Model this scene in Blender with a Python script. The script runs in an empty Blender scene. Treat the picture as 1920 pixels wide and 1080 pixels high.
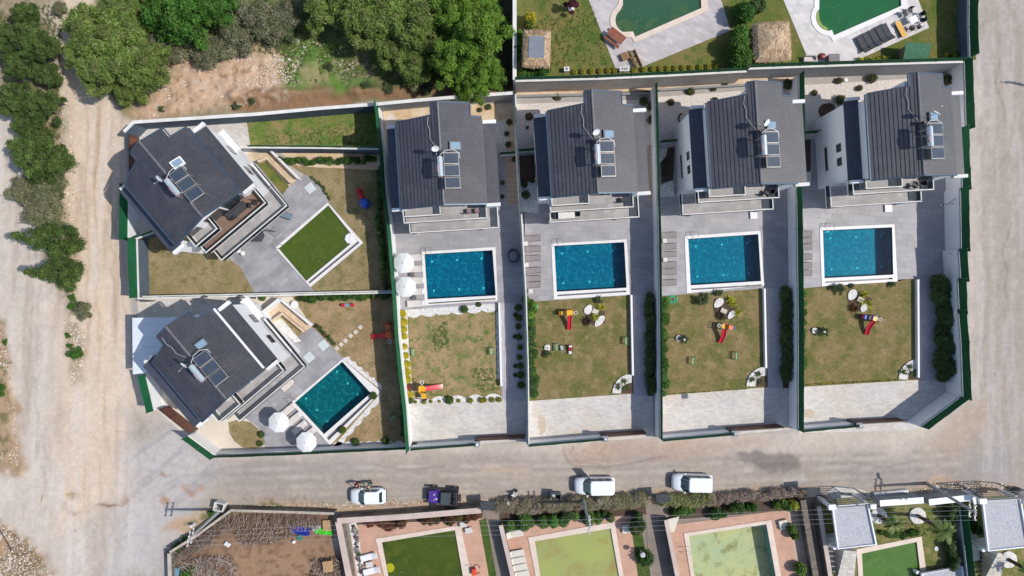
import bpy, math, random
import numpy as np
from mathutils import Vector, Matrix
from mathutils.geometry import tessellate_polygon
R=math.radians
random.seed(7); RNG=np.random.default_rng(7)
S=bpy.context.scene; COL=S.collection
H=74.24      # height of the drone above the road, metres
PX=.058      # metres per photo pixel on the road
def W(px,py,z=0):
    """photo pixel -> world x,y for a point at height z"""
    k=(H-z)/H*PX
    return ((px-960)*k,(540-py)*k)
# ---------------- camera, sky, sun, exposure ----------------
cam=bpy.data.cameras.new('camera'); camo=bpy.data.objects.new('camera',cam); COL.objects.link(camo)
camo.location=(0,0,H); cam.sensor_width=36; cam.lens=36*H/(1920*PX); cam.clip_start=.5; cam.clip_end=3000
S.camera=camo
SUN_EL=51; SUN_AZ=-5
world=bpy.data.worlds.new('World'); S.world=world; world.use_nodes=True
nt=world.node_tree; bg=nt.nodes['Background']
sky=nt.nodes.new('ShaderNodeTexSky'); sky.sky_type='NISHITA'; sky.sun_disc=False
sky.sun_elevation=R(SUN_EL); sky.sun_rotation=R(90-SUN_AZ)
nt.links.new(sky.outputs[0],bg.inputs[0]); bg.inputs[1].default_value=.15
sl=bpy.data.lights.new('sun','SUN'); sl.energy=3.95; sl.angle=R(.53); sl.color=(1,.955,.89)
so=bpy.data.objects.new('sun',sl); COL.objects.link(so); so.location=(60,-10,90)
tos=Vector((math.cos(R(SUN_EL))*math.cos(R(SUN_AZ)),math.cos(R(SUN_EL))*math.sin(R(SUN_AZ)),math.sin(R(SUN_EL))))
so.rotation_euler=tos.to_track_quat('Z','Y').to_euler()
S.view_settings.view_transform='Standard'; S.view_settings.look='None'; S.view_settings.exposure=-.02; S.view_settings.gamma=1
S.render.engine='CYCLES'; S.cycles.max_bounces=6; S.cycles.transparent_max_bounces=12
# ---------------- helpers ----------------
KC=1.12
def lin(v):
    v/=255; return v/12.92 if v<=.04045 else ((v+.055)/1.055)**2.4
def C(r,g,b,k=None):
    k=k or KC
    return (min(lin(r)/k,.9),min(lin(g)/k,.9),min(lin(b)/k,.9),1)
def nd(t,ty,**kw):
    n=t.nodes.new(ty)
    for k,v in kw.items():
        if k in n.inputs.keys(): n.inputs[k].default_value=v
        else: setattr(n,k,v)
    return n
MATS={}
def mat(name,c1,c2=None,sc=1.,lo=.35,hi=.65,fine=.12,fsc=18,rough=.85,metal=0,bump=0,tile=None,rows=None,attr=False,c3=None,sc3=.3,lo3=.52,hi3=.7,stain=None,spec=.5,trans=0,warp=0):
    if name in MATS: return MATS[name]
    m=bpy.data.materials.new(name); m.use_nodes=True; t=m.node_tree; L=t.links
    b=t.nodes['Principled BSDF']; b.inputs['Roughness'].default_value=rough; b.inputs['Metallic'].default_value=metal
    b.inputs['Specular IOR Level'].default_value=spec
    tc=nd(t,'ShaderNodeTexCoord'); co=tc.outputs['Object']
    def mix(f,a,bb,mode='MIX'):
        x=nd(t,'ShaderNodeMix',data_type='RGBA',blend_type=mode)
        for i,v in ((0,f),(6,a),(7,bb)):
            if hasattr(v,'links'): L.new(v,x.inputs[i])
            else: x.inputs[i].default_value=v
        return x.outputs[2]
    def noise(s,d=5,ro=.6,lo=.3,hi=.7):
        n=nd(t,'ShaderNodeTexNoise'); n.inputs['Scale'].default_value=s; n.inputs['Detail'].default_value=d; n.inputs['Roughness'].default_value=ro
        L.new(co,n.inputs['Vector'])
        r=nd(t,'ShaderNodeMapRange'); r.inputs[1].default_value=lo; r.inputs[2].default_value=hi
        L.new(n.outputs['Fac'],r.inputs[0]); return r.outputs[0]
    if attr:
        a=nd(t,'ShaderNodeAttribute'); a.attribute_name='Col'; col=a.outputs['Color']
        if c1: col=mix(1.,col,c1,'MULTIPLY')
    else: col=mix(noise(sc,6,.62,lo,hi),c1,c2 or c1)
    if c3: col=mix(noise(sc3,5,.65,lo3,hi3),col,c3)
    if tile:
        w,h,mc,rot,ms=tile
        br=nd(t,'ShaderNodeTexBrick'); mp=nd(t,'ShaderNodeMapping'); mp.inputs['Rotation'].default_value=(0,0,R(rot))
        L.new(co,mp.inputs[0]); L.new(mp.outputs[0],br.inputs[0])
        br.inputs['Scale'].default_value=1; br.inputs['Brick Width'].default_value=w; br.inputs['Row Height'].default_value=h
        br.inputs['Mortar Size'].default_value=ms; br.inputs['Mortar Smooth'].default_value=.3
        br.inputs['Color1'].default_value=(1,1,1,1); br.inputs['Color2'].default_value=(.8,.8,.8,1); br.inputs['Mortar'].default_value=(mc,mc,mc,1)
        col=mix(1.,col,br.outputs['Color'],'MULTIPLY')
    if rows:   # (spacing, direction degrees, darkness, width)
        sp,rot,dk,wd=rows
        mp=nd(t,'ShaderNodeMapping'); mp.inputs['Rotation'].default_value=(0,0,R(rot)); L.new(co,mp.inputs[0])
        sx=nd(t,'ShaderNodeSeparateXYZ'); L.new(mp.outputs[0],sx.inputs[0])
        d=nd(t,'ShaderNodeMath',operation='DIVIDE'); L.new(sx.outputs[0],d.inputs[0]); d.inputs[1].default_value=sp
        f=nd(t,'ShaderNodeMath',operation='FRACT'); L.new(d.outputs[0],f.inputs[0])
        g=nd(t,'ShaderNodeMath',operation='LESS_THAN'); L.new(f.outputs[0],g.inputs[0]); g.inputs[1].default_value=wd
        col=mix(g.outputs[0],col,mix(1.,col,(dk,dk,dk,1),'MULTIPLY'))
    if fine:
        f=noise(fsc,3,.7,.25,.75); r=nd(t,'ShaderNodeMapRange'); r.inputs[3].default_value=1-fine; r.inputs[4].default_value=1+fine
        L.new(f,r.inputs[0]); cc=nd(t,'ShaderNodeCombineColor')
        for i in range(3): L.new(r.outputs[0],cc.inputs[i])
        col=mix(1.,col,cc.outputs[0],'MULTIPLY')
    L.new(col,b.inputs['Base Color'])
    if bump:
        n=nd(t,'ShaderNodeTexNoise'); n.inputs['Scale'].default_value=fsc; n.inputs['Detail'].default_value=4; L.new(co,n.inputs['Vector'])
        bp=nd(t,'ShaderNodeBump'); bp.inputs['Strength'].default_value=min(1,bump); bp.inputs['Distance'].default_value=.04
        L.new(n.outputs['Fac'],bp.inputs['Height']); L.new(bp.outputs[0],b.inputs['Normal'])
    if trans:
        tr=nd(t,'ShaderNodeBsdfTranslucent'); L.new(col,tr.inputs[0]); ms=nd(t,'ShaderNodeMixShader'); ms.inputs[0].default_value=trans
        L.new(b.outputs[0],ms.inputs[1]); L.new(tr.outputs[0],ms.inputs[2]); L.new(ms.outputs[0],t.nodes['Material Output'].inputs[0])
    MATS[name]=m; return m
def watermat(name,tint,rough=.02,bsc=1.6,bst=.12):
    m=bpy.data.materials.new(name); m.use_nodes=True; t=m.node_tree; L=t.links; t.nodes.remove(t.nodes['Principled BSDF'])
    tc=nd(t,'ShaderNodeTexCoord'); n=nd(t,'ShaderNodeTexNoise'); n.inputs['Scale'].default_value=bsc; n.inputs['Detail'].default_value=3; n.inputs['Distortion'].default_value=.6
    L.new(tc.outputs['Object'],n.inputs['Vector']); bp=nd(t,'ShaderNodeBump'); bp.inputs['Strength'].default_value=bst; bp.inputs['Distance'].default_value=.05
    L.new(n.outputs['Fac'],bp.inputs['Height'])
    tr=nd(t,'ShaderNodeBsdfTransparent'); tr.inputs[0].default_value=tint
    gl=nd(t,'ShaderNodeBsdfGlossy'); gl.inputs['Roughness'].default_value=rough; gl.inputs[0].default_value=(1,1,1,1); L.new(bp.outputs[0],gl.inputs['Normal'])
    fr=nd(t,'ShaderNodeFresnel'); fr.inputs[0].default_value=1.33; L.new(bp.outputs[0],fr.inputs['Normal'])
    ms=nd(t,'ShaderNodeMixShader'); L.new(fr.outputs[0],ms.inputs[0]); L.new(tr.outputs[0],ms.inputs[1]); L.new(gl.outputs[0],ms.inputs[2])
    L.new(ms.outputs[0],t.nodes['Material Output'].inputs[0]); return m
def tag(o,label=None,cat=None,group=None,kind=None):
    if label:o['label']=label
    if cat:o['category']=cat
    if group:o['group']=group
    if kind:o['kind']=kind
    return o
def thing(name,label,cat,loc=(0,0,0),rz=0,group=None):
    o=bpy.data.objects.new(name,None); COL.objects.link(o); o.empty_display_size=.3
    if len(loc)==2: loc=(loc[0],loc[1],0)
    o.location=loc; o.rotation_euler=(0,0,R(rz)); o['_rz']=R(rz)
    return tag(o,label,cat,group)
class MB:
    def __init__(s): s.v=[]; s.f=[]
    def add(s,v,f):
        n=len(s.v); s.v+=[tuple(p) for p in v]; s.f+=[tuple(i+n for i in q) for q in f]; return s
    def box(s,cx,cy,cz,sx,sy,sz,rz=0,tx=0,ty=0):
        M=Matrix.Translation((cx,cy,cz))@Matrix.Rotation(R(rz),4,'Z')@Matrix.Rotation(R(ty),4,'Y')@Matrix.Rotation(R(tx),4,'X')
        v=[M@Vector((x*sx/2,y*sy/2,z*sz/2)) for x in(-1,1) for y in(-1,1) for z in(-1,1)]
        return s.add(v,[(0,1,3,2),(4,6,7,5),(0,4,5,1),(2,3,7,6),(0,2,6,4),(1,5,7,3)])
    def prism(s,poly,z0,z1,holes=()):
        """poly in xy between z0 and z1 (z1 may be a list per vertex)"""
        a=sum(poly[i-1][0]*poly[i][1]-poly[i][0]*poly[i-1][1] for i in range(len(poly)))
        if a<0: poly=poly[::-1]; z1=z1[::-1] if isinstance(z1,list) else z1
        loops=[list(poly)]
        for h in holes:
            a=sum(h[i-1][0]*h[i][1]-h[i][0]*h[i-1][1] for i in range(len(h)))
            loops.append(list(h[::-1]) if a>0 else list(h))
        flat=[p for l in loops for p in l]; n=len(flat)
        zt=z1 if isinstance(z1,list) else [z1]*n
        v=[(p[0],p[1],z0) for p in flat]+[(p[0],p[1],zt[i]) for i,p in enumerate(flat)]
        tri=tessellate_polygon([[Vector((p[0],p[1],0)) for p in l] for l in loops])
        f=[]
        for t in tri:
            A,B,D=[Vector((flat[i][0],flat[i][1])) for i in t]
            if (B-A).cross(D-A)<0: t=t[::-1]
            f.append(tuple(i+n for i in t)); f.append(tuple(t[::-1]))
        k=0
        for l in loops:
            m=len(l)
            for i in range(m):
                j=(i+1)%m; f.append((k+i,k+j,k+j+n,k+i+n))
            k+=m
        return s.add(v,f)
    def sheet(s,poly,z,holes=()):
        loops=[list(poly)]+[list(h) for h in holes]; flat=[p for l in loops for p in l]
        tri=tessellate_polygon([[Vector((p[0],p[1],0)) for p in l] for l in loops]); f=[]
        for t in tri:
            A,B,D=[Vector((flat[i][0],flat[i][1])) for i in t]
            f.append(tuple(t) if (B-A).cross(D-A)>0 else tuple(t[::-1]))
        return s.add([(p[0],p[1],z) for p in flat],f)
    def tube(s,p0,p1,r,n=8,r1=None):
        p0=Vector(p0);p1=Vector(p1);r1=r if r1 is None else r1;d=(p1-p0)
        if d.length<1e-6:return s
        q=d.to_track_quat('Z','Y'); v=[]
        for p,rr in((p0,r),(p1,r1)):
            for i in range(n): v.append(p+q@Vector((rr*math.cos(2*math.pi*i/n),rr*math.sin(2*math.pi*i/n),0)))
        f=[(i,(i+1)%n,(i+1)%n+n,i+n) for i in range(n)]+[tuple(range(n))[::-1],tuple(range(n,2*n))]
        return s.add(v,f)
    def path(s,pts,r,n=6):
        for a,b in zip(pts,pts[1:]): s.tube(a,b,r,n)
        return s
    def lathe(s,c,prof,n=16,sx=1,sy=1,seed=0,jit=0):
        """prof: list of (radius,z) bottom to top round point c"""
        v=[];rnd=random.Random(seed)
        for r,z in prof:
            for i in range(n):
                a=2*math.pi*i/n; rr=r*(1+rnd.uniform(-jit,jit)); v.append((c[0]+rr*sx*math.cos(a),c[1]+rr*sy*math.sin(a),c[2]+z))
        m=len(prof); f=[(k*n+i,k*n+(i+1)%n,(k+1)*n+(i+1)%n,(k+1)*n+i) for k in range(m-1) for i in range(n)]
        f+=[tuple(range(n))[::-1],tuple((m-1)*n+i for i in range(n))]
        return s.add(v,f)
    def quad(s,a,b,c,d): return s.add([a,b,c,d],[(0,1,2,3)])
    def build(s,name,m,parent=None,world=False,smooth=False,label=None,bevel=0):
        me=bpy.data.meshes.new(name)
        vs=s.v
        if parent is not None and world:
            iv=(Matrix.Translation(parent.location)@Matrix.Rotation(parent.get('_rz',0),4,'Z')).inverted()
            vs=[tuple(iv@Vector(p)) for p in vs]
        me.from_pydata(vs,[],s.f); me.update()
        if m: me.materials.append(m)
        if smooth: me.polygons.foreach_set('use_smooth',[True]*len(me.polygons))
        o=bpy.data.objects.new(name,me); COL.objects.link(o)
        if parent is not None: o.parent=parent
        if label:o['label']=label
        if bevel:
            b=o.modifiers.new('bevel','BEVEL'); b.width=bevel; b.segments=2; b.limit_method='ANGLE'
        return o
def kids(o): return [c for c in KIDS.get(o.name,[])] if False else list(o.children)
def copy_tree(o,parent=None,depth=0):
    c=o.copy(); COL.objects.link(c); c.parent=parent
    for ch in list(o.children): copy_tree(ch,c,depth+1)
    return c
def dup(o,loc,rz,label,group=None,cat=None,scale=None):
    if len(loc)==2: loc=(loc[0],loc[1],0)
    c=copy_tree(o); c.location=loc; c.rotation_euler=(0,0,R(rz)); c['label']=label
    if scale: c.scale=(scale,)*3 if not isinstance(scale,tuple) else scale
    if group:c['group']=group
    if cat:c['category']=cat
    return c
class Proto:
    """first use places the prototype itself, later uses copy it"""
    def __init__(s,o): s.o=o; s.n=0
    def put(s,loc,rz,label,group=None,scale=None):
        if len(loc)==2: loc=(loc[0],loc[1],0)
        s.n+=1
        if s.n==1:
            o=s.o; o.location=loc; o.rotation_euler=(0,0,R(rz)); o['label']=label
            if group:o['group']=group
            if scale:o.scale=(scale,)*3 if not isinstance(scale,tuple) else scale
            s.sc=o.scale.copy(); return o
        c=dup(s.o,loc,rz,label,group)
        c.scale=(1,1,1) if not scale else ((scale,)*3 if not isinstance(scale,tuple) else scale)
        return c
ORD=['first','second','third','fourth','fifth','sixth','seventh','eighth','ninth','tenth','eleventh','twelfth','thirteenth','fourteenth','fifteenth','sixteenth','seventeenth','eighteenth','nineteenth','twentieth']
def PW(pts,z=0): return [W(p[0],p[1],z) for p in pts]
def struct(name,pts,z,m,holes=(),label=None):
    o=MB().sheet(PW(pts,z),z,[PW(h,z) for h in holes]).build(name,m); o['kind']='structure'
    if label:o['label']=label
    return o
# ---- leaf clouds ----
def leafmesh(name,clumps,n,size,cols,mt,up=.5,elong=1.6,seed=1,bright=.25,parent=None,world=False,shell=.5,mixp=.65,soft=0):
    """clumps: (x,y,z,rx,ry,rz); cols: list of albedo colours; one mesh of small leaf faces"""
    g=np.random.default_rng(seed); cl=np.array(clumps,float); k=len(cl)
    w=(cl[:,3]*cl[:,4]); w=w/w.sum(); idx=g.choice(k,n,p=w)
    d=g.normal(size=(n,3)); d/=np.linalg.norm(d,axis=1)[:,None]
    rad=g.uniform(shell,1,n)**.6; rad*=g.uniform(.85,1.12,n)*(1+soft*g.exponential(.35,n))
    c=cl[idx,:3]+d*cl[idx,3:6]*rad[:,None]
    nrm=d*.6+g.normal(size=(n,3))*.55+np.array([0,0,up]); nrm/=np.linalg.norm(nrm,axis=1)[:,None]
    a=np.cross(nrm,g.normal(size=(n,3))); a/=np.linalg.norm(a,axis=1)[:,None]+1e-9; b=np.cross(nrm,a)
    sz=size*g.uniform(.6,1.35,n)[:,None]; a*=sz*elong*.5; b*=sz*.5
    v=np.stack([c-a,c-b*.8,c+a,c+b*.8],1).reshape(-1,3).astype(np.float32)
    if world and parent is not None:
        iv=np.array((Matrix.Translation(parent.location)@Matrix.Rotation(parent.get('_rz',0),4,'Z')).inverted()); v=(v@iv[:3,:3].T+iv[:3,3]).astype(np.float32)
    me=bpy.data.meshes.new(name); me.vertices.add(4*n); me.vertices.foreach_set('co',v.ravel())
    me.loops.add(4*n); me.loops.foreach_set('vertex_index',np.arange(4*n,dtype=np.int32))
    me.polygons.add(n); me.polygons.foreach_set('loop_start',np.arange(0,4*n,4,dtype=np.int32)); me.update(calc_edges=True)
    cb=g.uniform(1-bright,1+bright,k); ca=np.array([q[:3] for q in cols]); ci=g.integers(0,len(ca),k)
    mixi=np.where(g.random(n)<mixp,ci[idx],g.integers(0,len(ca),n))
    col=ca[mixi]*(cb[idx]*g.uniform(.75,1.25,n))[:,None]
    at=me.attributes.new('Col','FLOAT_COLOR','FACE'); at.data.foreach_set('color',np.concatenate([col,np.ones((n,1))],1).astype(np.float32).ravel())
    me.materials.append(mt); o=bpy.data.objects.new(name,me); COL.objects.link(o)
    if parent is not None:o.parent=parent
    return o
def blades(name,pts,L,wd,cols,mt,n_per,seed=1,parent=None,spread=1.,droop=.3):
    """rosettes of arching blades (grass tufts, fronds)"""
    rnd=random.Random(seed); m=MB(); fc=[]
    for (x,y,z) in pts:
        for i in range(n_per):
            a=rnd.uniform(0,2*math.pi); l=L*rnd.uniform(.6,1.1); e=rnd.uniform(.3,1.1)*spread; dx,dy=math.cos(a),math.sin(a); px_,py_=-dy*wd,dx*wd
            q=[]
            for k,t in enumerate((0,.35,.7,1)):
                r=l*t*math.sin(e); h=l*(t*math.cos(e)-droop*t*t*e); ww=(1,.9,.6,.1)[k]
                q+=[(x+dx*r-px_*ww,y+dy*r-py_*ww,z+h),(x+dx*r+px_*ww,y+dy*r+py_*ww,z+h)]
            m.add(q,[(0,1,3,2),(2,3,5,4),(4,5,7,6)]); c=rnd.choice(cols); k=rnd.uniform(.7,1.3); fc+=[(c[0]*k,c[1]*k,c[2]*k,1)]*3
    o=m.build(name,mt,parent); at=o.data.attributes.new('Col','FLOAT_COLOR','FACE'); at.data.foreach_set('color',np.array(fc,np.float32).ravel()); return o
# ---------------- numpy noise for the terrain sheet ----------------
def vnoise(x,y,sc,seed):
    x=x/sc; y=y/sc; xi=np.floor(x).astype(np.int64); yi=np.floor(y).astype(np.int64); fx=x-xi; fy=y-yi
    fx=fx*fx*(3-2*fx); fy=fy*fy*(3-2*fy)
    def h(a,b):
        n=(a*374761393+b*668265263+seed*974634777)&0xffffffff; n=((n^(n>>13))*1274126177)&0xffffffff; return ((n^(n>>16))&0xffff)/65535.
    return (h(xi,yi)*(1-fx)+h(xi+1,yi)*fx)*(1-fy)+(h(xi,yi+1)*(1-fx)+h(xi+1,yi+1)*fx)*fy
def fbm(x,y,sc,seed,o=4,g=.5):
    r=0;a=1;t=0
    for i in range(o): r=r+a*vnoise(x,y,sc,seed+i*17); t+=a; a*=g; sc*=.5
    return r/t
def sdist(x,y,poly):
    d=np.full(x.shape,1e9); ins=np.zeros(x.shape,bool); n=len(poly)
    for i in range(n):
        x0,y0=poly[i]; x1,y1=poly[(i+1)%n]; dx,dy=x1-x0,y1-y0; t=np.clip(((x-x0)*dx+(y-y0)*dy)/(dx*dx+dy*dy+1e-9),0,1)
        d=np.minimum(d,np.hypot(x-x0-t*dx,y-y0-t*dy))
        c=((y0>y)!=(y1>y)); 
        with np.errstate(divide='ignore',invalid='ignore'): xin=(x1-x0)*(y-y0)/((y1-y0) or 1e-9)+x0
        ins^=c&(x<xin)
    return np.where(ins,-d,d)
def sline(x,y,pts):
    d=np.full(x.shape,1e9)
    for (x0,y0),(x1,y1) in zip(pts,pts[1:]):
        dx,dy=x1-x0,y1-y0; t=np.clip(((x-x0)*dx+(y-y0)*dy)/(dx*dx+dy*dy+1e-9),0,1); d=np.minimum(d,np.hypot(x-x0-t*dx,y-y0-t*dy))
    return d
STEP=2.5
gx=np.arange(-200,2120+.1,STEP); gy=np.arange(-160,1240+.1,STEP); GX,GY=np.meshgrid(gx,gy)
wx=GX+(fbm(GX,GY,40,5)-.5)*34+(fbm(GX,GY,9,8)-.5)*8; wy=GY+(fbm(GX,GY,40,6)-.5)*34+(fbm(GX,GY,9,9)-.5)*8
def lc(r,g,b): return np.array(C(r,g,b)[:3])
GC=np.ones(GX.shape+(3,))*lc(206,193,180)
def paint(mask,c,amt=1.):
    global GC
    m=np.clip(mask*amt,0,1)[...,None]; GC=GC*(1-m)+np.asarray(c)*m
def area(poly,c,feather=8,amt=1.,warp=True):
    d=sdist(wx if warp else GX,wy if warp else GY,poly); paint(1/(1+np.exp(np.clip(d/feather*2,-30,30))),c,amt)
def streak(pts,w,c,amt=.5,tex=0):
    d=sline(GX+(fbm(GX,GY,30,31)-.5)*16,GY+(fbm(GX,GY,30,32)-.5)*8,pts); m=np.exp(-(d/w)**2)
    if tex: m=m*np.clip((fbm(GX,GY,tex,44)-.35)*4,0,1)
    paint(m,c,amt)
def spots(sc,seed,th,c,amt,mask=1,soft=8): paint(np.clip((fbm(GX,GY,sc,seed)-th)*soft,0,1)*mask,c,amt)
inside=lambda poly,f=10: 1/(1+np.exp(np.clip(sdist(wx,wy,poly)/f*2,-30,30)))
n1=fbm(GX,GY,120,1); n2=fbm(GX,GY,25,2); n3=fbm(GX,GY,6,3,3)
# dirt/asphalt roads
paint(np.clip((n1-.42)*5,0,1),lc(202,190,180),.7)
area([(-200,120),(20,150),(60,420),(110,560),(110,760),(60,1000),(-200,1240)],lc(208,196,182),30,.85)
area([(110,-160),(240,-160),(255,250),(250,600),(262,900),(120,1000),(110,560),(120,300)],lc(226,204,178),25,.9)
for x0,sd in((150,1),(168,2),(196,3),(215,4)):
    streak([(x0+8,180),(x0,330),(x0+6,450),(x0+8,640),(x0+20,900)],5,lc(222,205,190),.55)
    streak([(x0+16,200),(x0+9,330),(x0+15,450),(x0+18,640)],3,lc(186,152,124),.45)
area([(235,760),(420,850),(1840,850),(1850,960),(330,960),(300,1240),(180,1240),(210,960)],lc(174,162,150),14,.95)
area([(1822,-160),(2120,-160),(2120,1240),(1840,940),(1740,830),(1830,740)],lc(174,163,152),16,.95)
area([(1060,835),(1250,825),(1440,828),(1260,862),(1080,872)],lc(188,162,142),9,.75)
area([(1380,850),(1480,846),(1490,880),(1420,885)],lc(150,143,140),5,.6)
area([(420,865),(700,862),(700,885),(430,890)],lc(160,157,158),10,.5)
area([(1560,870),(1900,850),(1910,900),(1600,905)],lc(158,154,155),14,.5)
area([(1800,780),(1880,730),(1870,790),(1790,850),(1740,835)],lc(196,170,148),9,.5)
area([(1740,845),(1800,850),(1760,910),(1720,900)],lc(192,168,148),9,.35)
area([(240,850),(330,790),(420,870),(340,960),(300,1080),(200,1080)],lc(202,196,194),22,.75)
area([(100,790),(230,780),(240,930),(130,930)],lc(218,196,176),25,.6)
for (x,y,rx,ry,c) in[(350,913,14,8,(184,132,96)),(372,909,9,4,(188,138,104)),(310,940,10,7,(180,138,104)),(138,928,8,7,(170,140,100)),(144,958,12,6,(160,132,98)),(205,948,22,4,(142,112,85)),(226,938,6,12,(150,118,90)),(247,927,5,3,(180,120,80)),(80,942,2,11,(160,120,90)),(150,1003,4,3,(150,125,95)),(1110,1008,0,0,(0,0,0)),(310,893,8,6,(170,125,100)),(1760,905,40,8,(200,165,135)),(945,890,60,10,(196,176,155))]:
    if rx: paint(np.exp(-(((wx-x)/rx)**2+((wy-y)/ry)**2)**1.5),lc(*c),.85)
for y0,w_,c_,a_ in((876,3,(206,196,186),.45),(884,2,(150,140,132),.35),(893,4,(204,194,182),.4),(902,2.5,(152,142,134),.35),(912,3,(200,188,176),.4),(925,3,(206,190,172),.45),(868,2,(158,146,136),.3)):
    streak([(340,y0+8),(620,y0+1),(960,y0-3),(1300,y0-8),(1800,y0-22)],w_,lc(*c_),a_,22)
for x0,w_,c_,a_ in((1838,4,(206,196,186),.5),(1848,2,(150,140,134),.35),(1862,5,(202,194,186),.4),(1884,4,(160,150,142),.35),(1900,5,(204,196,188),.4)):
    streak([(x0,-20),(x0-4,300),(x0+2,560),(x0-6,760)],w_,lc(*c_),a_,22)
for pts in([(1360,858),(1392,862),(1420,872),(1466,870),(1500,876)],[(700,872),(760,880),(830,874)],[(1080,838),(1075,850),(1090,866),(1130,872)],[(1600,868),(1660,876),(1720,868)],[(1880,100),(1870,160),(1884,230)],[(1896,420),(1880,470),(1890,560)]): streak(pts,1.6,lc(124,114,108),.4)
for pts in([(20,300),(60,520),(50,760),(90,930),(180,1000)],[(34,300),(74,520),(64,760),(104,930),(190,990)],[(250,760),(280,860),(420,900),(620,905)],[(235,770),(262,880),(400,915)]): streak(pts,3,lc(168,158,150),.45,20)
streak([(1056,842),(1064,860),(1080,873),(1130,876),(1200,866),(1255,855)],2.2,lc(128,114,106),.5)
area([(1385,850),(1460,846),(1500,850),(1495,872),(1440,884),(1388,872)],lc(128,118,114),3,.7)
area([(1245,870),(1290,868),(1290,885),(1250,886)],lc(190,180,170),5,.4)
area([(1470,895),(1500,890),(1506,905),(1480,910)],lc(205,200,194),4,.6)
# fine long wheel streaks
a=fbm(GX/7,GY,14,71,3); paint(np.clip((a-.5)*5,0,1)*np.clip((GY-845)/10,0,1)*np.clip((955-GY)/10,0,1)*np.clip((GX-330)/80,0,1),lc(160,150,143),.38)
a=fbm(GX,GY/9,12,72,3); mk=np.clip((GX-1822)/12,0,1); paint(np.clip((a-.5)*5,0,1)*mk,lc(205,198,195),.5); paint(np.clip((a-.62)*6,0,1)*mk,lc(150,138,130),.4)
a=fbm(GX+GY*.05,GY/10,13,73,3); mk=np.clip((262-GX)/20,0,1)*np.clip((GY-150)/40,0,1); paint(np.clip((a-.52)*5,0,1)*mk,lc(222,212,204),.5); paint(np.clip((.42-a)*5,0,1)*mk,lc(170,146,128),.35)
a=fbm(GX*.6+GY*.8,(GX*.8-GY*.6)/8,9,74,3); mk=inside([(250,800),(330,800),(420,880),(330,960),(250,960)],20); paint(np.clip((a-.5)*6,0,1)*mk,lc(150,150,155),.4)
# wild land
forest=[(-200,-160),(960,-160),(964,172),(840,184),(430,214),(250,226),(225,215),(125,160),(128,-20),(112,30),(110,110),(30,140),(-200,120)]
wm=inside([(240,-160),(968,-160),(966,180),(700,196),(430,216),(250,228),(215,190),(150,120),(170,40)],9)
paint(wm,lc(100,108,60),1)
spots(60,12,.45,lc(92,114,54),.9,wm,6); spots(22,13,.5,lc(66,80,36),.7,wm,7); spots(14,14,.6,lc(150,132,110),.6,wm,9)
area([(300,90),(400,82),(520,90),(560,130),(556,185),(430,205),(250,228),(235,205),(290,160),(330,130)],lc(204,172,144),12,1)
area([(620,110),(690,105),(700,150),(660,165),(625,145)],lc(170,142,126),9,.8)
area([(540,75),(620,95),(640,140),(690,160),(690,178),(540,178),(520,110)],lc(100,138,58),12,1)
spots(12,15,.55,lc(170,160,130),.5,inside([(540,75),(690,95),(700,178),(540,178)],10),9)
area([(555,120),(610,120),(620,165),(570,168)],lc(178,150,120),9,.6)
area([(480,170),(700,176),(840,160),(960,158),(964,176),(700,192),(430,215),(420,190)],lc(158,122,94),6,.95)
area([(925,-160),(968,-160),(968,178),(935,175)],lc(60,56,45),6,.8)  # garden wall's shadow on the forest floor, painted into the ground colour
sm=inside([(300,85),(520,90),(560,185),(250,228)],12)
spots(7,16,.57,lc(222,205,188),.45,sm,10); spots(9,17,.6,lc(140,112,80),.6,sm,9)
# verge between the tracks on the left
vg=inside([(-60,-160),(118,-160),(118,0),(60,20),(110,60),(108,140),(112,300),(118,420),(135,470),(140,520),(130,590),(100,520),(70,430),(60,300),(20,200),(-40,150)],9)
paint(vg,lc(150,135,108),.9); spots(16,21,.5,lc(92,100,52),.7,vg,8)
area([(118,600),(150,610),(158,690),(135,720),(120,650)],lc(160,145,122),5,.7)
area([(-60,600),(8,600),(20,700),(45,860),(40,890),(-60,890)],lc(178,150,122),7,1); spots(10,23,.52,lc(115,115,72),.8,inside([(-60,600),(10,600),(28,760),(30,870),(-60,890)],5),9)
bl=inside([(-200,970),(0,975),(50,1010),(90,1060),(120,1100),(130,1240),(-200,1240)],6)
paint(bl,lc(172,140,110),1); spots(8,24,.52,lc(214,206,196),.9,bl,12); spots(14,25,.58,lc(112,118,66),.8,bl,9); paint(inside([(30,1050),(80,1050),(100,1100),(30,1100)],6),lc(150,125,92),.8)
# verge north of the lower lots
area([(318,975),(410,940),(430,944),(690,948),(960,935),(1220,930),(1500,918),(1560,930),(1900,908),(1960,925),(1960,1000),(300,1000)],lc(190,162,134),6,.95)
vm=inside([(330,985),(415,940),(540,946),(560,960),(420,962)],5); spots(10,26,.42,lc(98,110,55),.9,vm,8)
spots(5,27,.6,lc(150,118,90),.6,np.clip((GY-925)/10,0,1)*np.clip((GX-420)/20,0,1),9)
# inside the estate: compacted base (mostly covered by paving and lawns)
area([(234,240),(250,230),(964,176),(1400,140),(1822,120),(1815,745),(1728,800),(400,852),(300,770),(250,690)],lc(178,172,165),4,1,False)
# wood yard
wy_=[(315,1040),(430,955),(628,962),(640,1240),(318,1240)]
area(wy_,lc(128,104,84),5,1); area([(430,1010),(560,1010),(628,1000),(628,1240),(420,1240),(350,1060)],lc(164,132,106),14,.9)
spots(9,28,.52,lc(104,80,60),.5,inside(wy_,6),8)
area([(632,962),(1960,930),(1960,1240),(640,1240)],lc(150,140,128),3,1,False)
GC*=.9*(1+(n3-.5)*.22+(n2-.5)*.14)[...,None]
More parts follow.
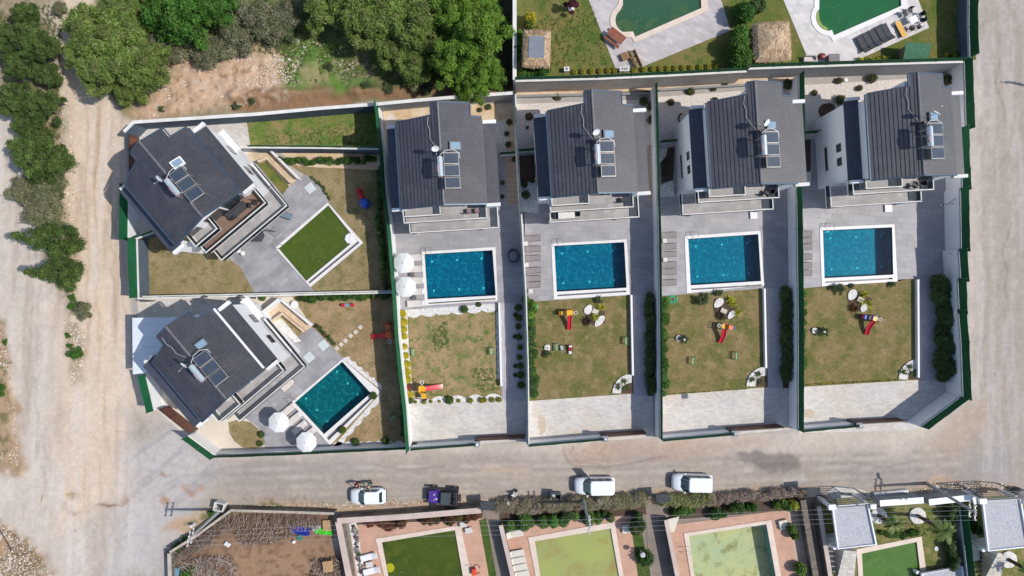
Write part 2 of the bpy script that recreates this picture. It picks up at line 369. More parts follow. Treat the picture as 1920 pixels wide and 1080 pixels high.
# heights
GZ=(fbm(GX,GY,26,50)-.5)*.10+(n3-.5)*.03
wild=np.clip(wm+vg+bl+inside([(-60,600),(20,700),(40,890),(-60,890)],6),0,1)
GZ+=wild*((fbm(GX,GY,45,51)-.4)*.8+(n2-.5)*.25)
GZ+=np.exp(-(sline(GX,GY,[(440,180),(700,172),(820,158)])/12)**2)*.7
GZ*=np.clip(sdist(GX,GY,[(228,240),(250,228),(964,172),(1400,130),(1835,110),(1830,750),(1728,806),(400,860),(290,775),(240,700)])/6,0,1)
flat=np.clip(1-(sdist(GX,GY,[(310,950),(1960,900),(1960,1240),(310,1240)])<4),0,1); GZ*=flat
GZ-=.02
POOLS=[]  # filled here so that the terrain opens under every basin
POOLQ={'A':[(614,380),(681,455),(582,538),(515.5,464.5)],'B':[(641.6,673.4),(714,734),(619,835),(545,755)],
 '2':[(790.4,472),(929,463),(933,563.6),(796.6,572.7)],'3':[(1033.7,457),(1174.9,448.5),(1181,552.7),(1038.4,561.3)],
 '4':[(1283.7,443),(1425.5,432.5),(1433,535),(1288,549.5)],'5':[(1537,426.7),(1677,420.4),(1683,527.8),(1541,536.7)],
 'C1':[(704,1010),(863,985),(890,1110),(727,1110)],'C2':[(990,1008),(1152,978),(1174,1110),(1010,1110)],'C3':[(1282,1000),(1446,975),(1470,1110),(1300,1110)],'C4':[(1606,1030),(1728,1006),(1742,1110),(1612,1110)]}
for q in POOLQ.values():
    GZ=np.where(sdist(GX,GY,q)<-3,-2.4,GZ)
ny,nx=GX.shape; n=nx*ny
co=np.stack([(GX-960)*PX,(540-GY)*PX,GZ],-1).reshape(-1,3)
ii=np.arange(n).reshape(ny,nx); q=np.stack([ii[1:,:-1],ii[1:,1:],ii[:-1,1:],ii[:-1,:-1]],-1).reshape(-1,4)
x0,x1=(gx[0]-960)*PX,(gx[-1]-960)*PX; y1,y0=(540-gy[0])*PX,(540-gy[-1])*PX; B=900
ex=np.array([(-B,-B,-.03),(B,-B,-.03),(B,B,-.03),(-B,B,-.03),(x0,y0,-.03),(x1,y0,-.03),(x1,y1,-.03),(x0,y1,-.03)])
co=np.concatenate([co,ex]); q=np.concatenate([q,np.array([(0,1,5,4),(1,2,6,5),(2,3,7,6),(3,0,4,7)])+n])
me=bpy.data.meshes.new('ground'); me.vertices.add(len(co)); me.vertices.foreach_set('co',co.astype(np.float32).ravel())
me.loops.add(len(q)*4); me.loops.foreach_set('vertex_index',q.astype(np.int32).ravel()); me.polygons.add(len(q)); me.polygons.foreach_set('loop_start',np.arange(0,len(q)*4,4,dtype=np.int32)); me.update(calc_edges=True)
at=me.attributes.new('Col','FLOAT_COLOR','POINT')
cc=np.ones((len(co),4),np.float32); cc[:n,:3]=GC.reshape(-1,3); cc[n:,:3]=lc(150,140,110); at.data.foreach_set('color',cc.ravel())
me.polygons.foreach_set('use_smooth',np.ones(len(q),bool))
me.materials.append(mat('ground_soil',None,attr=True,fine=.2,fsc=9,bump=.35,rough=.95,spec=.2))
g=bpy.data.objects.new('ground',me); COL.objects.link(g); g['kind']='structure'
# loose stones as one uncountable scatter
def stones(name,n,sampler,smin,smax,cols,seed):
    rnd=random.Random(seed); m=MB(); fc=[]
    for i in range(n):
        p=sampler(rnd); 
        if p is None: continue
        x,y=W(*p); s=rnd.uniform(smin,smax)**1; a=rnd.uniform(0,6.28); h=s*rnd.uniform(.35,.7)
        vv=[(x+s*rnd.uniform(.7,1.1)*math.cos(a+k*1.2566),y+s*rnd.uniform(.7,1.1)*math.sin(a+k*1.2566),-.05) for k in range(5)]
        vt=[(x+(v[0]-x)*.65,y+(v[1]-y)*.65,h) for v in vv]
        m.add(vv+vt,[(0,1,6,5),(1,2,7,6),(2,3,8,7),(3,4,9,8),(4,0,5,9),(5,6,7,8,9)]); c=rnd.choice(cols); fc+=[c]*6
    o=m.build(name,mat('stone_chips',None,attr=True,fine=.1,fsc=12)); at=o.data.attributes.new('Col','FLOAT_COLOR','FACE'); at.data.foreach_set('color',np.array(fc,np.float32).ravel()); o['kind']='stuff'; return o
def insamp(polys):
    def f(rnd):
        p=rnd.choice(polys)
        for _ in range(20):
            x=rnd.uniform(min(a[0] for a in p),max(a[0] for a in p)); y=rnd.uniform(min(a[1] for a in p),max(a[1] for a in p)); c=False
            for i in range(len(p)):
                (x0,y0),(x1,y1)=p[i-1],p[i]
                if (y0>y)!=(y1>y) and x<(x1-x0)*(y-y0)/(y1-y0)+x0: c=not c
            if c: return (x,y)
    return f
pale=[C(225,212,196),C(205,188,168),C(190,165,138),C(235,230,222),C(160,135,112)]
o=stones('loose_stones',7500,insamp([[(300,90),(520,90),(556,185),(430,205),(250,226),(290,160)],[(300,120),(540,100),(556,185),(320,215)],[(540,70),(700,100),(700,175),(540,175)]]),.02,.12,pale,3); tag(o,'pale stones scattered over the sandy slope above the villas','stones')
o=stones('loose_stones',2000,insamp([[(0,990),(50,1015),(95,1075),(95,1090),(-5,1090)],[(0,980),(40,1010),(70,1090),(0,1090)]]),.02,.12,pale+[C(150,128,104),C(130,112,90),C(170,150,128),C(160,140,116),C(140,120,96)],4); tag(o,'white rubble heaped in the bottom left corner beside the road','rubble')
o=stones('loose_stones',1200,insamp([[(-5,600),(10,640),(28,760),(35,880),(-5,890)]]),.03,.11,pale+[C(150,128,104)],5); tag(o,'stones and rubble strip along the left edge of the road','stones')
o=stones('loose_stones',1800,insamp([[(440,946),(700,940),(950,930),(955,938),(700,950),(440,956)],[(1240,925),(1500,915),(1500,920),(1240,932)],[(1560,925),(1900,905),(1900,915),(1560,930)],[(1540,925),(1562,925),(1560,940),(1540,940)],[(1740,905),(1840,905),(1840,920),(1740,925)]]),.03,.12,pale,6); tag(o,'stones along the verge between the road and the lower gardens','stones')
o=stones('loose_stones',600,insamp([[(112,150),(130,200),(150,420),(150,520),(125,560),(120,420)],[(118,600),(158,612),(158,690),(135,720)]]),.03,.13,pale,8); tag(o,'stones along the bushy strip between the two dirt tracks','stones')
# ---------------- surfaces ----------------
def lawnm(name,a,b,c,s=.5,amt=.5):
    return mat(name,a,b,sc=s,lo=.38,hi=.6,c3=c,sc3=s*2.6,lo3=.48,hi3=.66,fine=.36,fsc=6,bump=.5,rough=.95,spec=.15)
DRY=lawnm('lawn_dry',C(168,142,108),C(142,128,88),C(92,114,56),.45)
GREENDRY=lawnm('lawn_green',C(136,118,82),C(102,104,56),C(146,128,92),.35)
DIRTLAWN=lawnm('lawn_tan',C(158,140,106),C(140,126,90),C(118,112,70),.3)
LUSH=lawnm('lawn_lush',C(100,108,52),C(124,114,68),C(78,100,42),.3)
DECK=mat('deck_tiles',C(176,172,174),C(162,158,162),sc=.35,fine=.07,fsc=4,tile=(1.2,.6,.72,3.5,.02),rough=.6)
DECKA=mat('deck_tiles_angled',C(176,174,176),C(150,148,152),sc=.5,fine=.08,fsc=4,tile=(1.2,.6,.72,-40,.022),rough=.6)
PAV=mat('block_paving',C(222,216,208),C(206,200,194),sc=.4,fine=.1,fsc=6,tile=(.42,.21,.84,3.5,.02),rough=.85,c3=C(214,196,176),sc3=.16)
CONC=mat('concrete_yard',C(222,210,192),C(200,190,176),sc=.3,fine=.08,fsc=5,rough=.9)
PATH=mat('path_pavers',C(206,200,204),C(190,184,190),sc=.6,fine=.1,fsc=6,tile=(.4,.2,.6,90,.03),rough=.85)
GRAV=mat('white_gravel',C(226,216,208),C(196,186,178),sc=6,fine=.28,fsc=10,bump=.7,rough=.95)
PEB=mat('white_pebbles',C(236,232,226),C(196,194,190),sc=4,fine=.22,fsc=9,bump=.8,rough=.9)
SOIL=mat('planting_soil',C(96,76,62),C(74,58,48),sc=2,fine=.25,fsc=8,bump=.5,rough=.95)
BEIGE=mat('beige_stone',C(222,200,172),C(204,180,152),sc=1,fine=.06,tile=(.6,.6,.82,-40,.015),rough=.7)
WOOD=mat('deck_boards',C(206,164,140),C(190,148,126),sc=.8,fine=.08,fsc=5,rows=(.2,90,.78,.14),rough=.8)
WOODB=mat('walkway_boards',C(190,166,146),C(170,148,130),sc=1,fine=.1,rows=(.55,93.5,.55,.1),rough=.8)
DRIVE=mat('old_drive',C(150,134,122),C(128,118,108),sc=.7,fine=.15,fsc=6,bump=.3,rough=.9)
SANDY=mat('planter_sand',C(222,204,176),C(206,176,140),sc=.6,c3=C(196,156,112),sc3=.5,fine=.15,rough=.95,bump=.4)
ZL,ZP,ZD,ZG=.03,.022,.045,.036
# lot A
struct('driveway',[(250,232),(462,222),(472,280),(480,560),(262,552),(240,450)],ZP,PAV)
struct('lawn',[(462,224),(707,206),(716,280),(470,278)],ZL,lawnm('lawn_upper',C(150,134,92),C(104,124,60),C(84,118,46),.42))
struct('soil_bed',[(522,284),(720,284),(728,320),(560,312)],ZL+.006,SANDY)
struct('lawn',[(262,445),(300,430),(480,420),(480,549),(262,556)],ZL,DIRTLAWN)
struct('lawn',[(540,308),(724,312),(738,430),(748,548),(586,548),(584,538),(682,456),(617,380),(600,345)],ZL,DIRTLAWN)
struct('pool_deck',[(395,455),(470,300),(540,345),(574,327),(600,345),(617,379),(600,392),(516,464.5),(560,510),(592,550),(477,549),(450,500),(432,487)],ZD,DECKA)
# lot B
struct('yard',[(258,560),(560,556),(600,610),(500,690),(480,790),(500,846),(404,852),(345,815),(290,765),(262,700)],ZP,CONC)
struct('yard',[(270,562),(450,560),(480,600),(300,600)],ZP+.008,PAV)
struct('dry_lawn',[(428,792),(445,787),(470,792),(483,803),(494,822),(496,834),(478,841),(455,839),(440,828),(430,812)],ZL,DIRTLAWN)
struct('lawn',[(548,556),(752,548),(762,838),(610,842),(618,836),(715,735),(642,672),(584,611)],ZL,lawnm('lawn_brown',C(168,144,112),C(148,126,92),C(124,114,74),.3))
struct('pool_deck',[(440,770),(495,640),(560,600),(584,611),(643,671),(641.6,673.4),(545,755),(619,835),(612,842),(502,844),(494,822),(483,800)],ZD,DECKA)
# lots 2-5
def lotgrounds(k,deck,lawn,lawnmat,drive,path,strip,holes=True):
    q=POOLQ[k]
    struct('pool_deck',deck,ZD,DECK,[q]); struct('lawn',lawn,ZL,lawnmat); struct('driveway',drive,ZP,PAV)
    struct('path',path,ZG+.004,PATH)
lotgrounds('2',[(724,290),(972,286),(984,420),(986,566),(936,569),(744,582),(738,420)],[(764,572),(934,560),(940,750),(773,756)],DRY,[(764,755),(986,744),(986,826),(768,842)],[(938,566),(972,564),(976,752),(942,752)],None)
lotgrounds('3',[(974,286),(1226,280),(1232,420),(1233,552),(1190,553),(990,566),(982,420)],[(990,560),(1186,548),(1190,738),(992,752)],GREENDRY,[(990,744),(1224,734),(1226,820),(992,836)],[(1185,552),(1211,550),(1214,742),(1188,742)],None)
lotgrounds('4',[(1232,276),(1486,264),(1488,420),(1489,538),(1440,540),(1240,555),(1236,420)],[(1240,548),(1436,536),(1440,726),(1240,742)],GREENDRY,[(1238,736),(1478,722),(1482,806),(1240,826)],[(1437,540),(1466,538),(1468,728),(1440,728)],None)
lotgrounds('5',[(1496,262),(1764,250),(1776,420),(1768,520),(1700,523),(1500,541),(1496,420)],[(1497,534),(1722,522),(1724,712),(1497,726)],GREENDRY,[(1495,718),(1790,706),(1790,760),(1720,806),(1497,812)],[(1723,523),(1757,520),(1760,714),(1725,714)],None)
struct('planting_strip',[(973,562),(988,562),(989,746),(976,752)],ZG,mat('strip_pebbles',C(190,188,190),C(160,158,160),sc=3,fine=.2,bump=.5))
struct('planting_strip',[(1211,550),(1226,548),(1228,742),(1214,742)],ZG,SOIL); struct('planting_strip',[(1466,538),(1486,536),(1486,728),(1468,728)],ZG,SOIL)
struct('planting_strip',[(1757,520),(1776,518),(1786,716),(1760,716)],ZG,SOIL)
struct('gravel_garden',[(718,205),(966,192),(972,290),(724,294)],ZP,SANDY)
struct('gravel_garden',[(905,238),(950,222),(952,288),(905,290)],ZP+.008,GRAV); 
struct('gravel_garden',[(722,222),(732,212),(745,226),(752,244),(724,248)],ZP+.009,GRAV)
struct('gravel_garden',[(968,195),(1228,186),(1232,282),(972,290)],ZP,GRAV); struct('gravel_garden',[(1234,182),(1496,162),(1500,268),(1236,280)],ZP,GRAV)
struct('gravel_garden',[(1498,160),(1790,142),(1776,256),(1498,266)],ZP,GRAV)
# dark beds beside the villas
struct('soil_bed',[(974,292),(1008,290),(1008,330),(985,345),(974,340)],ZD+.008,SOIL); struct('gravel_bed',[(976,340),(1000,320),(1010,350),(1010,400),(978,396)],ZD+.006,PEB)
struct('soil_bed',[(1238,278),(1265,276),(1262,345),(1240,350)],ZD+.008,SOIL); 
struct('gravel_bed',[(1236,350),(1245,343),(1262,338),(1264,368),(1236,370)],ZD+.014,PEB); struct('gravel_bed',[(1236,278),(1252,276),(1248,295),(1236,306)],ZD+.014,PEB)
struct('soil_bed',[(1504,262),(1520,262),(1520,322),(1506,322)],ZD+.008,SOIL); struct('gravel_bed',[(1504,320),(1521,320),(1520,346),(1504,346)],ZD+.008,PEB)
struct('walkway',[(946,296),(972,294),(976,382),(952,384)],ZD+.012,WOODB); struct('walkway',[(1215,272),(1226,272),(1228,372),(1217,372)],ZD+.012,WOODB)
# west and south gravel borders of lot 2
def scallop(name,base,top,amp,n,z,m,label=None):
    """band from a straight line to a wavy one"""
    (x0,y0),(x1,y1)=base;(a0,b0),(a1,b1)=top; pts=[(x0,y0),(x1,y1)]; L=math.hypot(a1-a0,b1-b0); nx_,ny_=(b0-b1)/L,(a1-a0)/L
    for i in range(n*8+1):
        t=1-i/(n*8); w=amp*abs(math.sin(t*n*math.pi))
        pts.append((a0+(a1-a0)*t+nx_*w,b0+(b1-b0)*t+ny_*w))
    o=struct(name,pts,z,m); return o
scallop('pebble_border',((745,581),(932,568)),((762,592),(932,580)),5,6,ZL+.01,PEB)
scallop('pebble_border',((768,757),(941,750)),((773,752),(941,744)),-7,5,ZL+.01,PEB)
struct('pebble_border',[(747,580),(764,580),(766,640),(770,690),(776,752),(768,764),(758,700),(750,630)],ZL+.012,PEB)
scallop('pebble_border',((938,580),(941,716)),((931,585),(934,714)),2,9,ZL+.012,PEB)
scallop('pebble_border',((641,672),(716,732)),((655,668),(714,718)),4,5,ZL+.012,PEB)
scallop('pebble_border',((714,736),(624,838)),((712,748),(634,836)),-4,5,ZL+.012,PEB)
scallop('pebble_border',((618,842),(760,840)),((625,832),(758,830)),-4,7,ZL+.012,PEB)
struct('gravel_bed',[(521,600),(528,597),(560,634),(565,640),(552,642),(540,630),(528,618)],ZD+.02,PEB)
struct('garden_bed',[(481,306),(499,299),(544,345),(530,366)],ZD+.016,LUSH)
struct('ramp',[(462,292),(476,279),(492,278),(506,285),(560,334),(543,350),(498,303),(482,300),(466,304)],ZD+.02,BEIGE)
struct('ramp',[(486,600),(520,566),(532,572),(586,612),(570,622),(532,588),(520,588),(496,608)],ZD+.02,BEIGE)
struct('garden_bed',[(524,594),(536,590),(569,621),(560,632)],ZD+.014,DIRTLAWN)
# wet/rust stain and manhole on the driveways
for (x,y,rx,ry,nm) in[(1016,795,9,22,'stain'),(1516,776,14,9,'stain')]:
    pts=[(x+rx*math.cos(a)*random.uniform(.7,1.1),y+ry*math.sin(a)*random.uniform(.7,1.1)) for a in np.linspace(0,6.28,14)[:-1]]
    struct('stained_paving',pts,ZP+.006,mat('rust_paving',C(214,188,156),C(204,194,182),sc=1.5,fine=.12,tile=(.42,.21,.7,3.5,.03)))
o=MB().box(*W(1284,742),.05,.62,.62,.05,3.5).build('manhole_cover',mat('dark_iron',C(88,90,96),rough=.6)); tag(o,'square dark manhole cover in the paved drive of the third upright villa','manhole cover')
# upper neighbours stand on a higher terrace
ZU=2.3
ZN=ZU+.03
def arc(cx,cy,r,a0,a1,n=14): return [(cx+r*math.cos(R(a0+(a1-a0)*i/n)),cy+r*math.sin(R(a0+(a1-a0)*i/n))) for i in range(n+1)]
D1w=[(1167,-58),(1168,9)]+arc(1178,38,24,240,115)[1:]+[(1187,59),(1191,69),(1315,15),(1312,-58)]
D1c=[(1159,-59),(1160,6)]+arc(1177,38,33,240,112)[1:]+[(1184,70),(1190,80),(1328,20),(1322,-59)]
D2w=[(1537,-58),(1536,18)]+arc(1556,32,26,215,95)[1:]+[(1560,56),(1564,66),(1690,11),(1686,-58)]
D2c=[(1527,-59),(1527,14)]+arc(1556,32,35,215,95)[1:]+[(1558,70),(1562,78),(1702,14),(1696,-59)]
struct('lawn',[(962,-62),(1420,-62),(1420,137),(962,152)],ZU,LUSH,[D1c])
struct('lawn',[(1420,-62),(1830,-62),(1830,112),(1420,128)],ZU+.004,LUSH,[D2c])
struct('pool_deck',[(1095,-62),(1104,0),(1155,131),(1193,130),(1370,57),(1352,0),(1340,-62)],ZN,mat('deck_upper',C(204,196,194),C(190,184,184),sc=.5,fine=.06,tile=(.8,.4,.85,25,.015)),[D1c])
struct('pool_deck',[(1460,-62),(1469,0),(1512,103),(1530,118),(1600,116),(1742,52),(1722,0),(1710,-62)],ZN+.006,mat('deck_upper_pale',C(226,220,216),C(212,206,204),sc=.5,fine=.05,tile=(.8,.4,.88,25,.015)),[D2c])
# lower gardens
struct('terrace',[(655,985),(905,965),(936,1110),(670,1110)],ZP,WOOD,[POOLQ['C1']]); struct('terrace',[(940,985),(1182,965),(1215,1110),(965,1110)],ZP,WOOD,[POOLQ['C2']])
struct('terrace',[(1256,985),(1478,955),(1506,1110),(1270,1110)],ZP,WOOD,[POOLQ['C3']])
struct('grass_strip',[(898,975),(912,972),(936,1110),(922,1110)],ZL,lawnm('lawn_deep',C(70,92,40),C(84,98,50),C(60,84,34),.5)); struct('grass_strip',[(1182,975),(1198,970),(1226,1110),(1200,1110)],ZL,MATS['lawn_deep'])
struct('path',[(1477,960),(1504,958),(1530,1110),(1500,1110)],ZL,mat('pale_path',C(206,178,158),C(190,164,146),fine=.1))
struct('drive',[(908,960),(936,955),(962,1110),(930,1110)],ZP,DRIVE); struct('drive',[(1208,948),(1246,942),(1268,1110),(1222,1110)],ZP,DRIVE); struct('drive',[(1502,935),(1532,930),(1556,1110),(1526,1110)],ZP,DRIVE)
struct('garden_bed',[(655,972),(905,957),(905,972),(655,985)],ZL+.01,SOIL); struct('garden_bed',[(935,955),(1210,942),(1212,964),(938,985)],ZL+.01,SOIL); struct('garden_bed',[(1250,944),(1500,928),(1504,955),(1255,975)],ZL+.01,SOIL)
struct('gravel_bed',[(654,982),(668,980),(690,1110),(675,1110)],ZL+.014,PEB)
struct('lawn',[(1538,935),(1960,930),(1960,1110),(1560,1110)],ZL,lawnm('lawn_patchy',C(146,132,92),C(108,112,60),C(84,104,44),.5),[POOLQ['C4']])
struct('forecourt',[(1546,925),(1566,912),(1595,913),(1640,925),(1655,935),(1550,940)],ZP,mat('pale_concrete',C(206,202,194),C(190,186,178),fine=.1))
# ---------------- pools ----------------
COPE=mat('pool_coping',C(236,232,228),C(222,220,218),sc=1,fine=.04,rough=.5)
COPB=mat('pool_coping_beige',C(226,208,192),C(210,192,176),sc=1,fine=.06,rough=.6)
def poolfloor():
    m=bpy.data.materials.new('pool_tiles_ripple_light'); m.use_nodes=True; t=m.node_tree; L=t.links; b=t.nodes['Principled BSDF']; b.inputs['Roughness'].default_value=.5
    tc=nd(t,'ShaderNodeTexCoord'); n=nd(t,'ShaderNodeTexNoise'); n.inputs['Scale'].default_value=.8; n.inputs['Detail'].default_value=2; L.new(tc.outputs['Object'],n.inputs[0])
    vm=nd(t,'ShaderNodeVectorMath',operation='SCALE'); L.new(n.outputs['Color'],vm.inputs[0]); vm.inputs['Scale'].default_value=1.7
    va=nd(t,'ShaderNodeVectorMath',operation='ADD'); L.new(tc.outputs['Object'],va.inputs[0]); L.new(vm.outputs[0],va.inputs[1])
    w=nd(t,'ShaderNodeTexVoronoi',feature='DISTANCE_TO_EDGE'); w.inputs['Scale'].default_value=1.25; L.new(va.outputs[0],w.inputs['Vector'])  # warped cell edges: pale ripple light painted into the tile colour
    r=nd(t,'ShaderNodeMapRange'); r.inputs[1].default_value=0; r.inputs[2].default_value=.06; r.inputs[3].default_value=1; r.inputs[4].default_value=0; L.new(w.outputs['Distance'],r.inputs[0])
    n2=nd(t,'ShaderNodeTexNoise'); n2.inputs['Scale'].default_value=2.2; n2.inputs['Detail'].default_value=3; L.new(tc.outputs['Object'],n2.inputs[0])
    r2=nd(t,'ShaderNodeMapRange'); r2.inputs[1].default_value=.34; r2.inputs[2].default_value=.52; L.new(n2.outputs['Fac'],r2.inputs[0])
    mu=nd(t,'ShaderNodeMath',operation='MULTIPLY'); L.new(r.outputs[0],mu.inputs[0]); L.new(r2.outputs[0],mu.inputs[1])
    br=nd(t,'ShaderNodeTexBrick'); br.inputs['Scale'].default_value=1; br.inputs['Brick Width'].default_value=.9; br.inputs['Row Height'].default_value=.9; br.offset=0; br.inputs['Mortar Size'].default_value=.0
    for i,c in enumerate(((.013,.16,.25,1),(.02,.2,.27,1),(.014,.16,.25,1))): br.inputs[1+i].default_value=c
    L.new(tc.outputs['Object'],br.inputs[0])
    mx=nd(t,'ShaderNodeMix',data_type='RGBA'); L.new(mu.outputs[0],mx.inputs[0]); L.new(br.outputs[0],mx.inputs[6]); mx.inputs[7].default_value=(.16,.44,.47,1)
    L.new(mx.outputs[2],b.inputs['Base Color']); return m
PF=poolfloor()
WTEAL=watermat('water_teal',(.22,.74,.84,1)); 
def murky(name,a,b,c,sc=.5,rough=.08,spec=.5): return mat(name,a,b,sc=sc*.6,c3=c,sc3=sc*.9,fine=.03,fsc=2,rough=rough,spec=spec)
def lerp2(a,b,t): return (a[0]+(b[0]-a[0])*t,a[1]+(b[1]-a[1])*t)
def quadpt(q,u,v): return lerp2(lerp2(q[0],q[1],u),lerp2(q[3],q[2],u),v)
def pool(k,outer,water,label,kind='teal',z=0,cope=COPE,channel=None,wm=None,floor_m=None,depth=1.35,lights=True,ladder=None,group='swimming pools of the villas'):
    c=W(sum(p[0] for p in outer)/len(outer),sum(p[1] for p in outer)/len(outer),z)
    t=thing('swimming_pool',label,'pool',(c[0],c[1],z),0,group)
    zc=z+.1; O=PW(outer,zc); I=PW(water,zc); holes=[I]
    if channel: holes.append(PW(channel,zc))
    MB().prism(O,z-.25,zc,holes).build('coping',cope,t,world=True,bevel=0)
    m=MB(); n=len(I)
    lp=[(p[0],p[1],zc-.01) for p in I]; lb=[(p[0],p[1],z-depth) for p in I]
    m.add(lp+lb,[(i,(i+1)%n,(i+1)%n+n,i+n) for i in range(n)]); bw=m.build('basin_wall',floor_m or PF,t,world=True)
    if kind=='teal':
        if k=='C3': bw.data.materials[0]=mat('teal_basin_wall',C(104,164,186),C(90,150,174),fine=.05)
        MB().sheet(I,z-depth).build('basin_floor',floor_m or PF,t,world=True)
    MB().sheet(I,z-.06).build('water',wm or WTEAL,t,world=True)
    if channel:
        ch=PW(channel,zc); MB().sheet(ch,z-.2).build('overflow_channel',mat('channel_dark',C(110,108,116),rough=.4),t,world=True)
    if kind!='teal':
        rnd=random.Random(len(label)); m=MB()
        for i in range(26):
            u,v=rnd.random()**(.5 if i%2 else 1),rnd.random()
            if 0.04<u<.96 and .04<v<.96:
                p=quadpt(water,u,v) if len(water)==4 else (sum(q[0] for q in water)/len(water)+(u-.5)*80,sum(q[1] for q in water)/len(water)+(v-.5)*50)
                x,y=W(*p,z-.05); a=rnd.uniform(0,6.28); l=rnd.uniform(.03,.09); m.add([(x+l*math.cos(a),y+l*math.sin(a),z-.052),(x-l*.4*math.sin(a),y+l*.4*math.cos(a),z-.05),(x-l*math.cos(a),y-l*math.sin(a),z-.052),(x+l*.4*math.sin(a),y-l*.4*math.cos(a),z-.05)],[(0,1,2,3)])
        o=m.build('floating_leaves',mat('leaf_litter',C(170,170,90),C(120,110,60),sc=2,fine=.2),t,world=True); o['kind']='stuff'
    if lights:
        lm=mat('pool_lamp_glass',(.9,.95,.95,1),rough=.2)
        for u in(.1,.47,.83):
            for v in(.17,.82):
                p=quadpt(water,u,v); x,y=W(*p,-depth); MB().lathe((x,y,z-depth+.005),[(.13,0),(.13,.03),(.08,.05)],10).build('pool_light',lm,t,world=True)
        p=quadpt(water,.86,.1); x,y=W(*p,-depth); MB().box(x,y,z-depth+.02,.35,.5,.03,3.5).build('floor_drain',mat('drain_pale',C(120,200,200),rough=.5),t,world=True)
    if ladder:
        (x,y),a=ladder; x,y=W(x,y,z); m=MB(); ca,sa=math.cos(R(a)),math.sin(R(a))
        for s in(-.28,.28):
            f=lambda d,h:(x+ca*s-sa*d,y+sa*s+ca*d,z+h)
            m.path([f(.45,.05),f(.45,.75),f(.1,.9),f(-.35,.7),f(-.4,-.6)],.022)
        m.build('ladder_rail',mat('steel',(.55,.56,.58,1),rough=.25,metal=1),t,world=True)
        m=MB(); 
        for h in(-.25,-.5): m.box(x+sa*.42,y-ca*.42,z+h,.5,.09,.03,a)
        m.build('ladder_step',MATS['steel'],t,world=True)
    return t
def shrink(q,dl,dt,dr,db):
    n=lambda u,v:quadpt(q,u,v); return [n(dl,dt),n(1-dr,dt),n(1-dr,1-db),n(dl,1-db)]
WA=[(615.5,385),(667,449),(574,527),(522.5,466)]
GA=murky('algae_water',C(80,98,28),C(70,88,24),C(94,106,36),.5)
pool('A',POOLQ['A'],WA,'pool of dark green algae water beside the upper left angled villa','murky',wm=GA,lights=False,channel=[(671,452),(674,455),(580,532),(577,529)],floor_m=mat('algae_wall',C(74,84,48),C(90,98,60)),ladder=((523,459),50))
WGRN=watermat('water_green_teal',(.26,.72,.68,1))
pool('B',POOLQ['B'],[(641.6,678),(695,737),(607.5,814),(552.6,755)],'angled blue-green pool beside the lower left villa',wm=WGRN,channel=[(701,738),(704.5,741),(615.5,826),(611.5,821)],ladder=((549,748),50))
pool('2',POOLQ['2'],[(796,476.6),(923.4,469),(929.5,554),(801.6,561)],'blue pool with two white parasols on its left side',channel=[(803,567.5),(929,559),(929,561.5),(803,570)],ladder=((804,473),3.5))
pool('3',POOLQ['3'],[(1039.4,461),(1170.4,454),(1174.9,539.5),(1044,547)],'blue pool of the second upright villa, the one with the dining table on its balcony',channel=[(1045,552.5),(1174,544.5),(1174,547.5),(1045,555.5)],ladder=((1050,456),3.5))
pool('4',POOLQ['4'],[(1290.4,448),(1421.8,439),(1427,527),(1295,535)],'blue pool of the third upright villa, between the other two right-hand pools',channel=[(1296,541),(1428,533),(1428,536),(1296,544)],ladder=((1301,443),3.5))
pool('5',POOLQ['5'],[(1543,432),(1672.7,426),(1675,515),(1546,521.6)],'rightmost blue pool, beside the shaded terrace along the outer wall',channel=[(1547,527.5),(1674,520.5),(1674,523.5),(1547,530.5)],ladder=((1553,427),3.5))
g2='pools of the neighbouring gardens'
pool('D1',D1c,D1w,'grey-green pool with a rounded end at the top, left of the thatched roofs','murky',z=ZU,cope=COPB,wm=murky('dull_green_water',C(56,96,68),C(48,84,60),C(84,108,56),.3),lights=False,group=g2,floor_m=mat('dull_wall',C(90,110,90)))
pool('D2',D2c,D2w,'bright green pool with curved pale steps at the top right','murky',z=ZU,wm=murky('emerald_water',C(34,100,56),C(30,92,50),C(40,108,62),.3),lights=False,group=g2,floor_m=mat('dull_wall',C(90,110,90)))
o=MB().sheet(PW([(1536,19)]+arc(1556,32,25,215,95)[1:]+[(1552,52),(1542,46),(1537,36),(1536,28)],ZU),ZU-.04).build('entry_steps',mat('step_algae',C(150,166,84),C(132,150,76),rows=(.5,25,.75,.12)))
o.parent=bpy.data.objects['swimming_pool.007']; o.location=-Vector(o.parent.location)
pool('C1',POOLQ['C1'],[(716,1017),(853,994),(873,1110),(734,1110)],'olive green pool in the leftmost lower garden','murky',cope=COPB,wm=murky('olive_water',C(78,92,18),C(58,76,16),C(92,98,26),.3),lights=False,group=g2,floor_m=MATS['algae_wall'])
x,y=W(731,1065); MB().lathe((x,y,-.05),[(.5,0),(.5,.004),(.3,.006)],16).build('pool_light',mat('yellow_lamp',C(170,170,20),rough=.3),bpy.data.objects['swimming_pool.008'],world=True)
pool('C2',POOLQ['C2'],[(1003,1015),(1145,991),(1166,1110),(1018,1110)],'pale green stagnant pool in the middle lower garden','murky',cope=COPB,wm=murky('pea_water',C(166,170,92),C(154,160,104),C(158,140,80),.4),lights=False,group=g2,floor_m=MATS['algae_wall'])
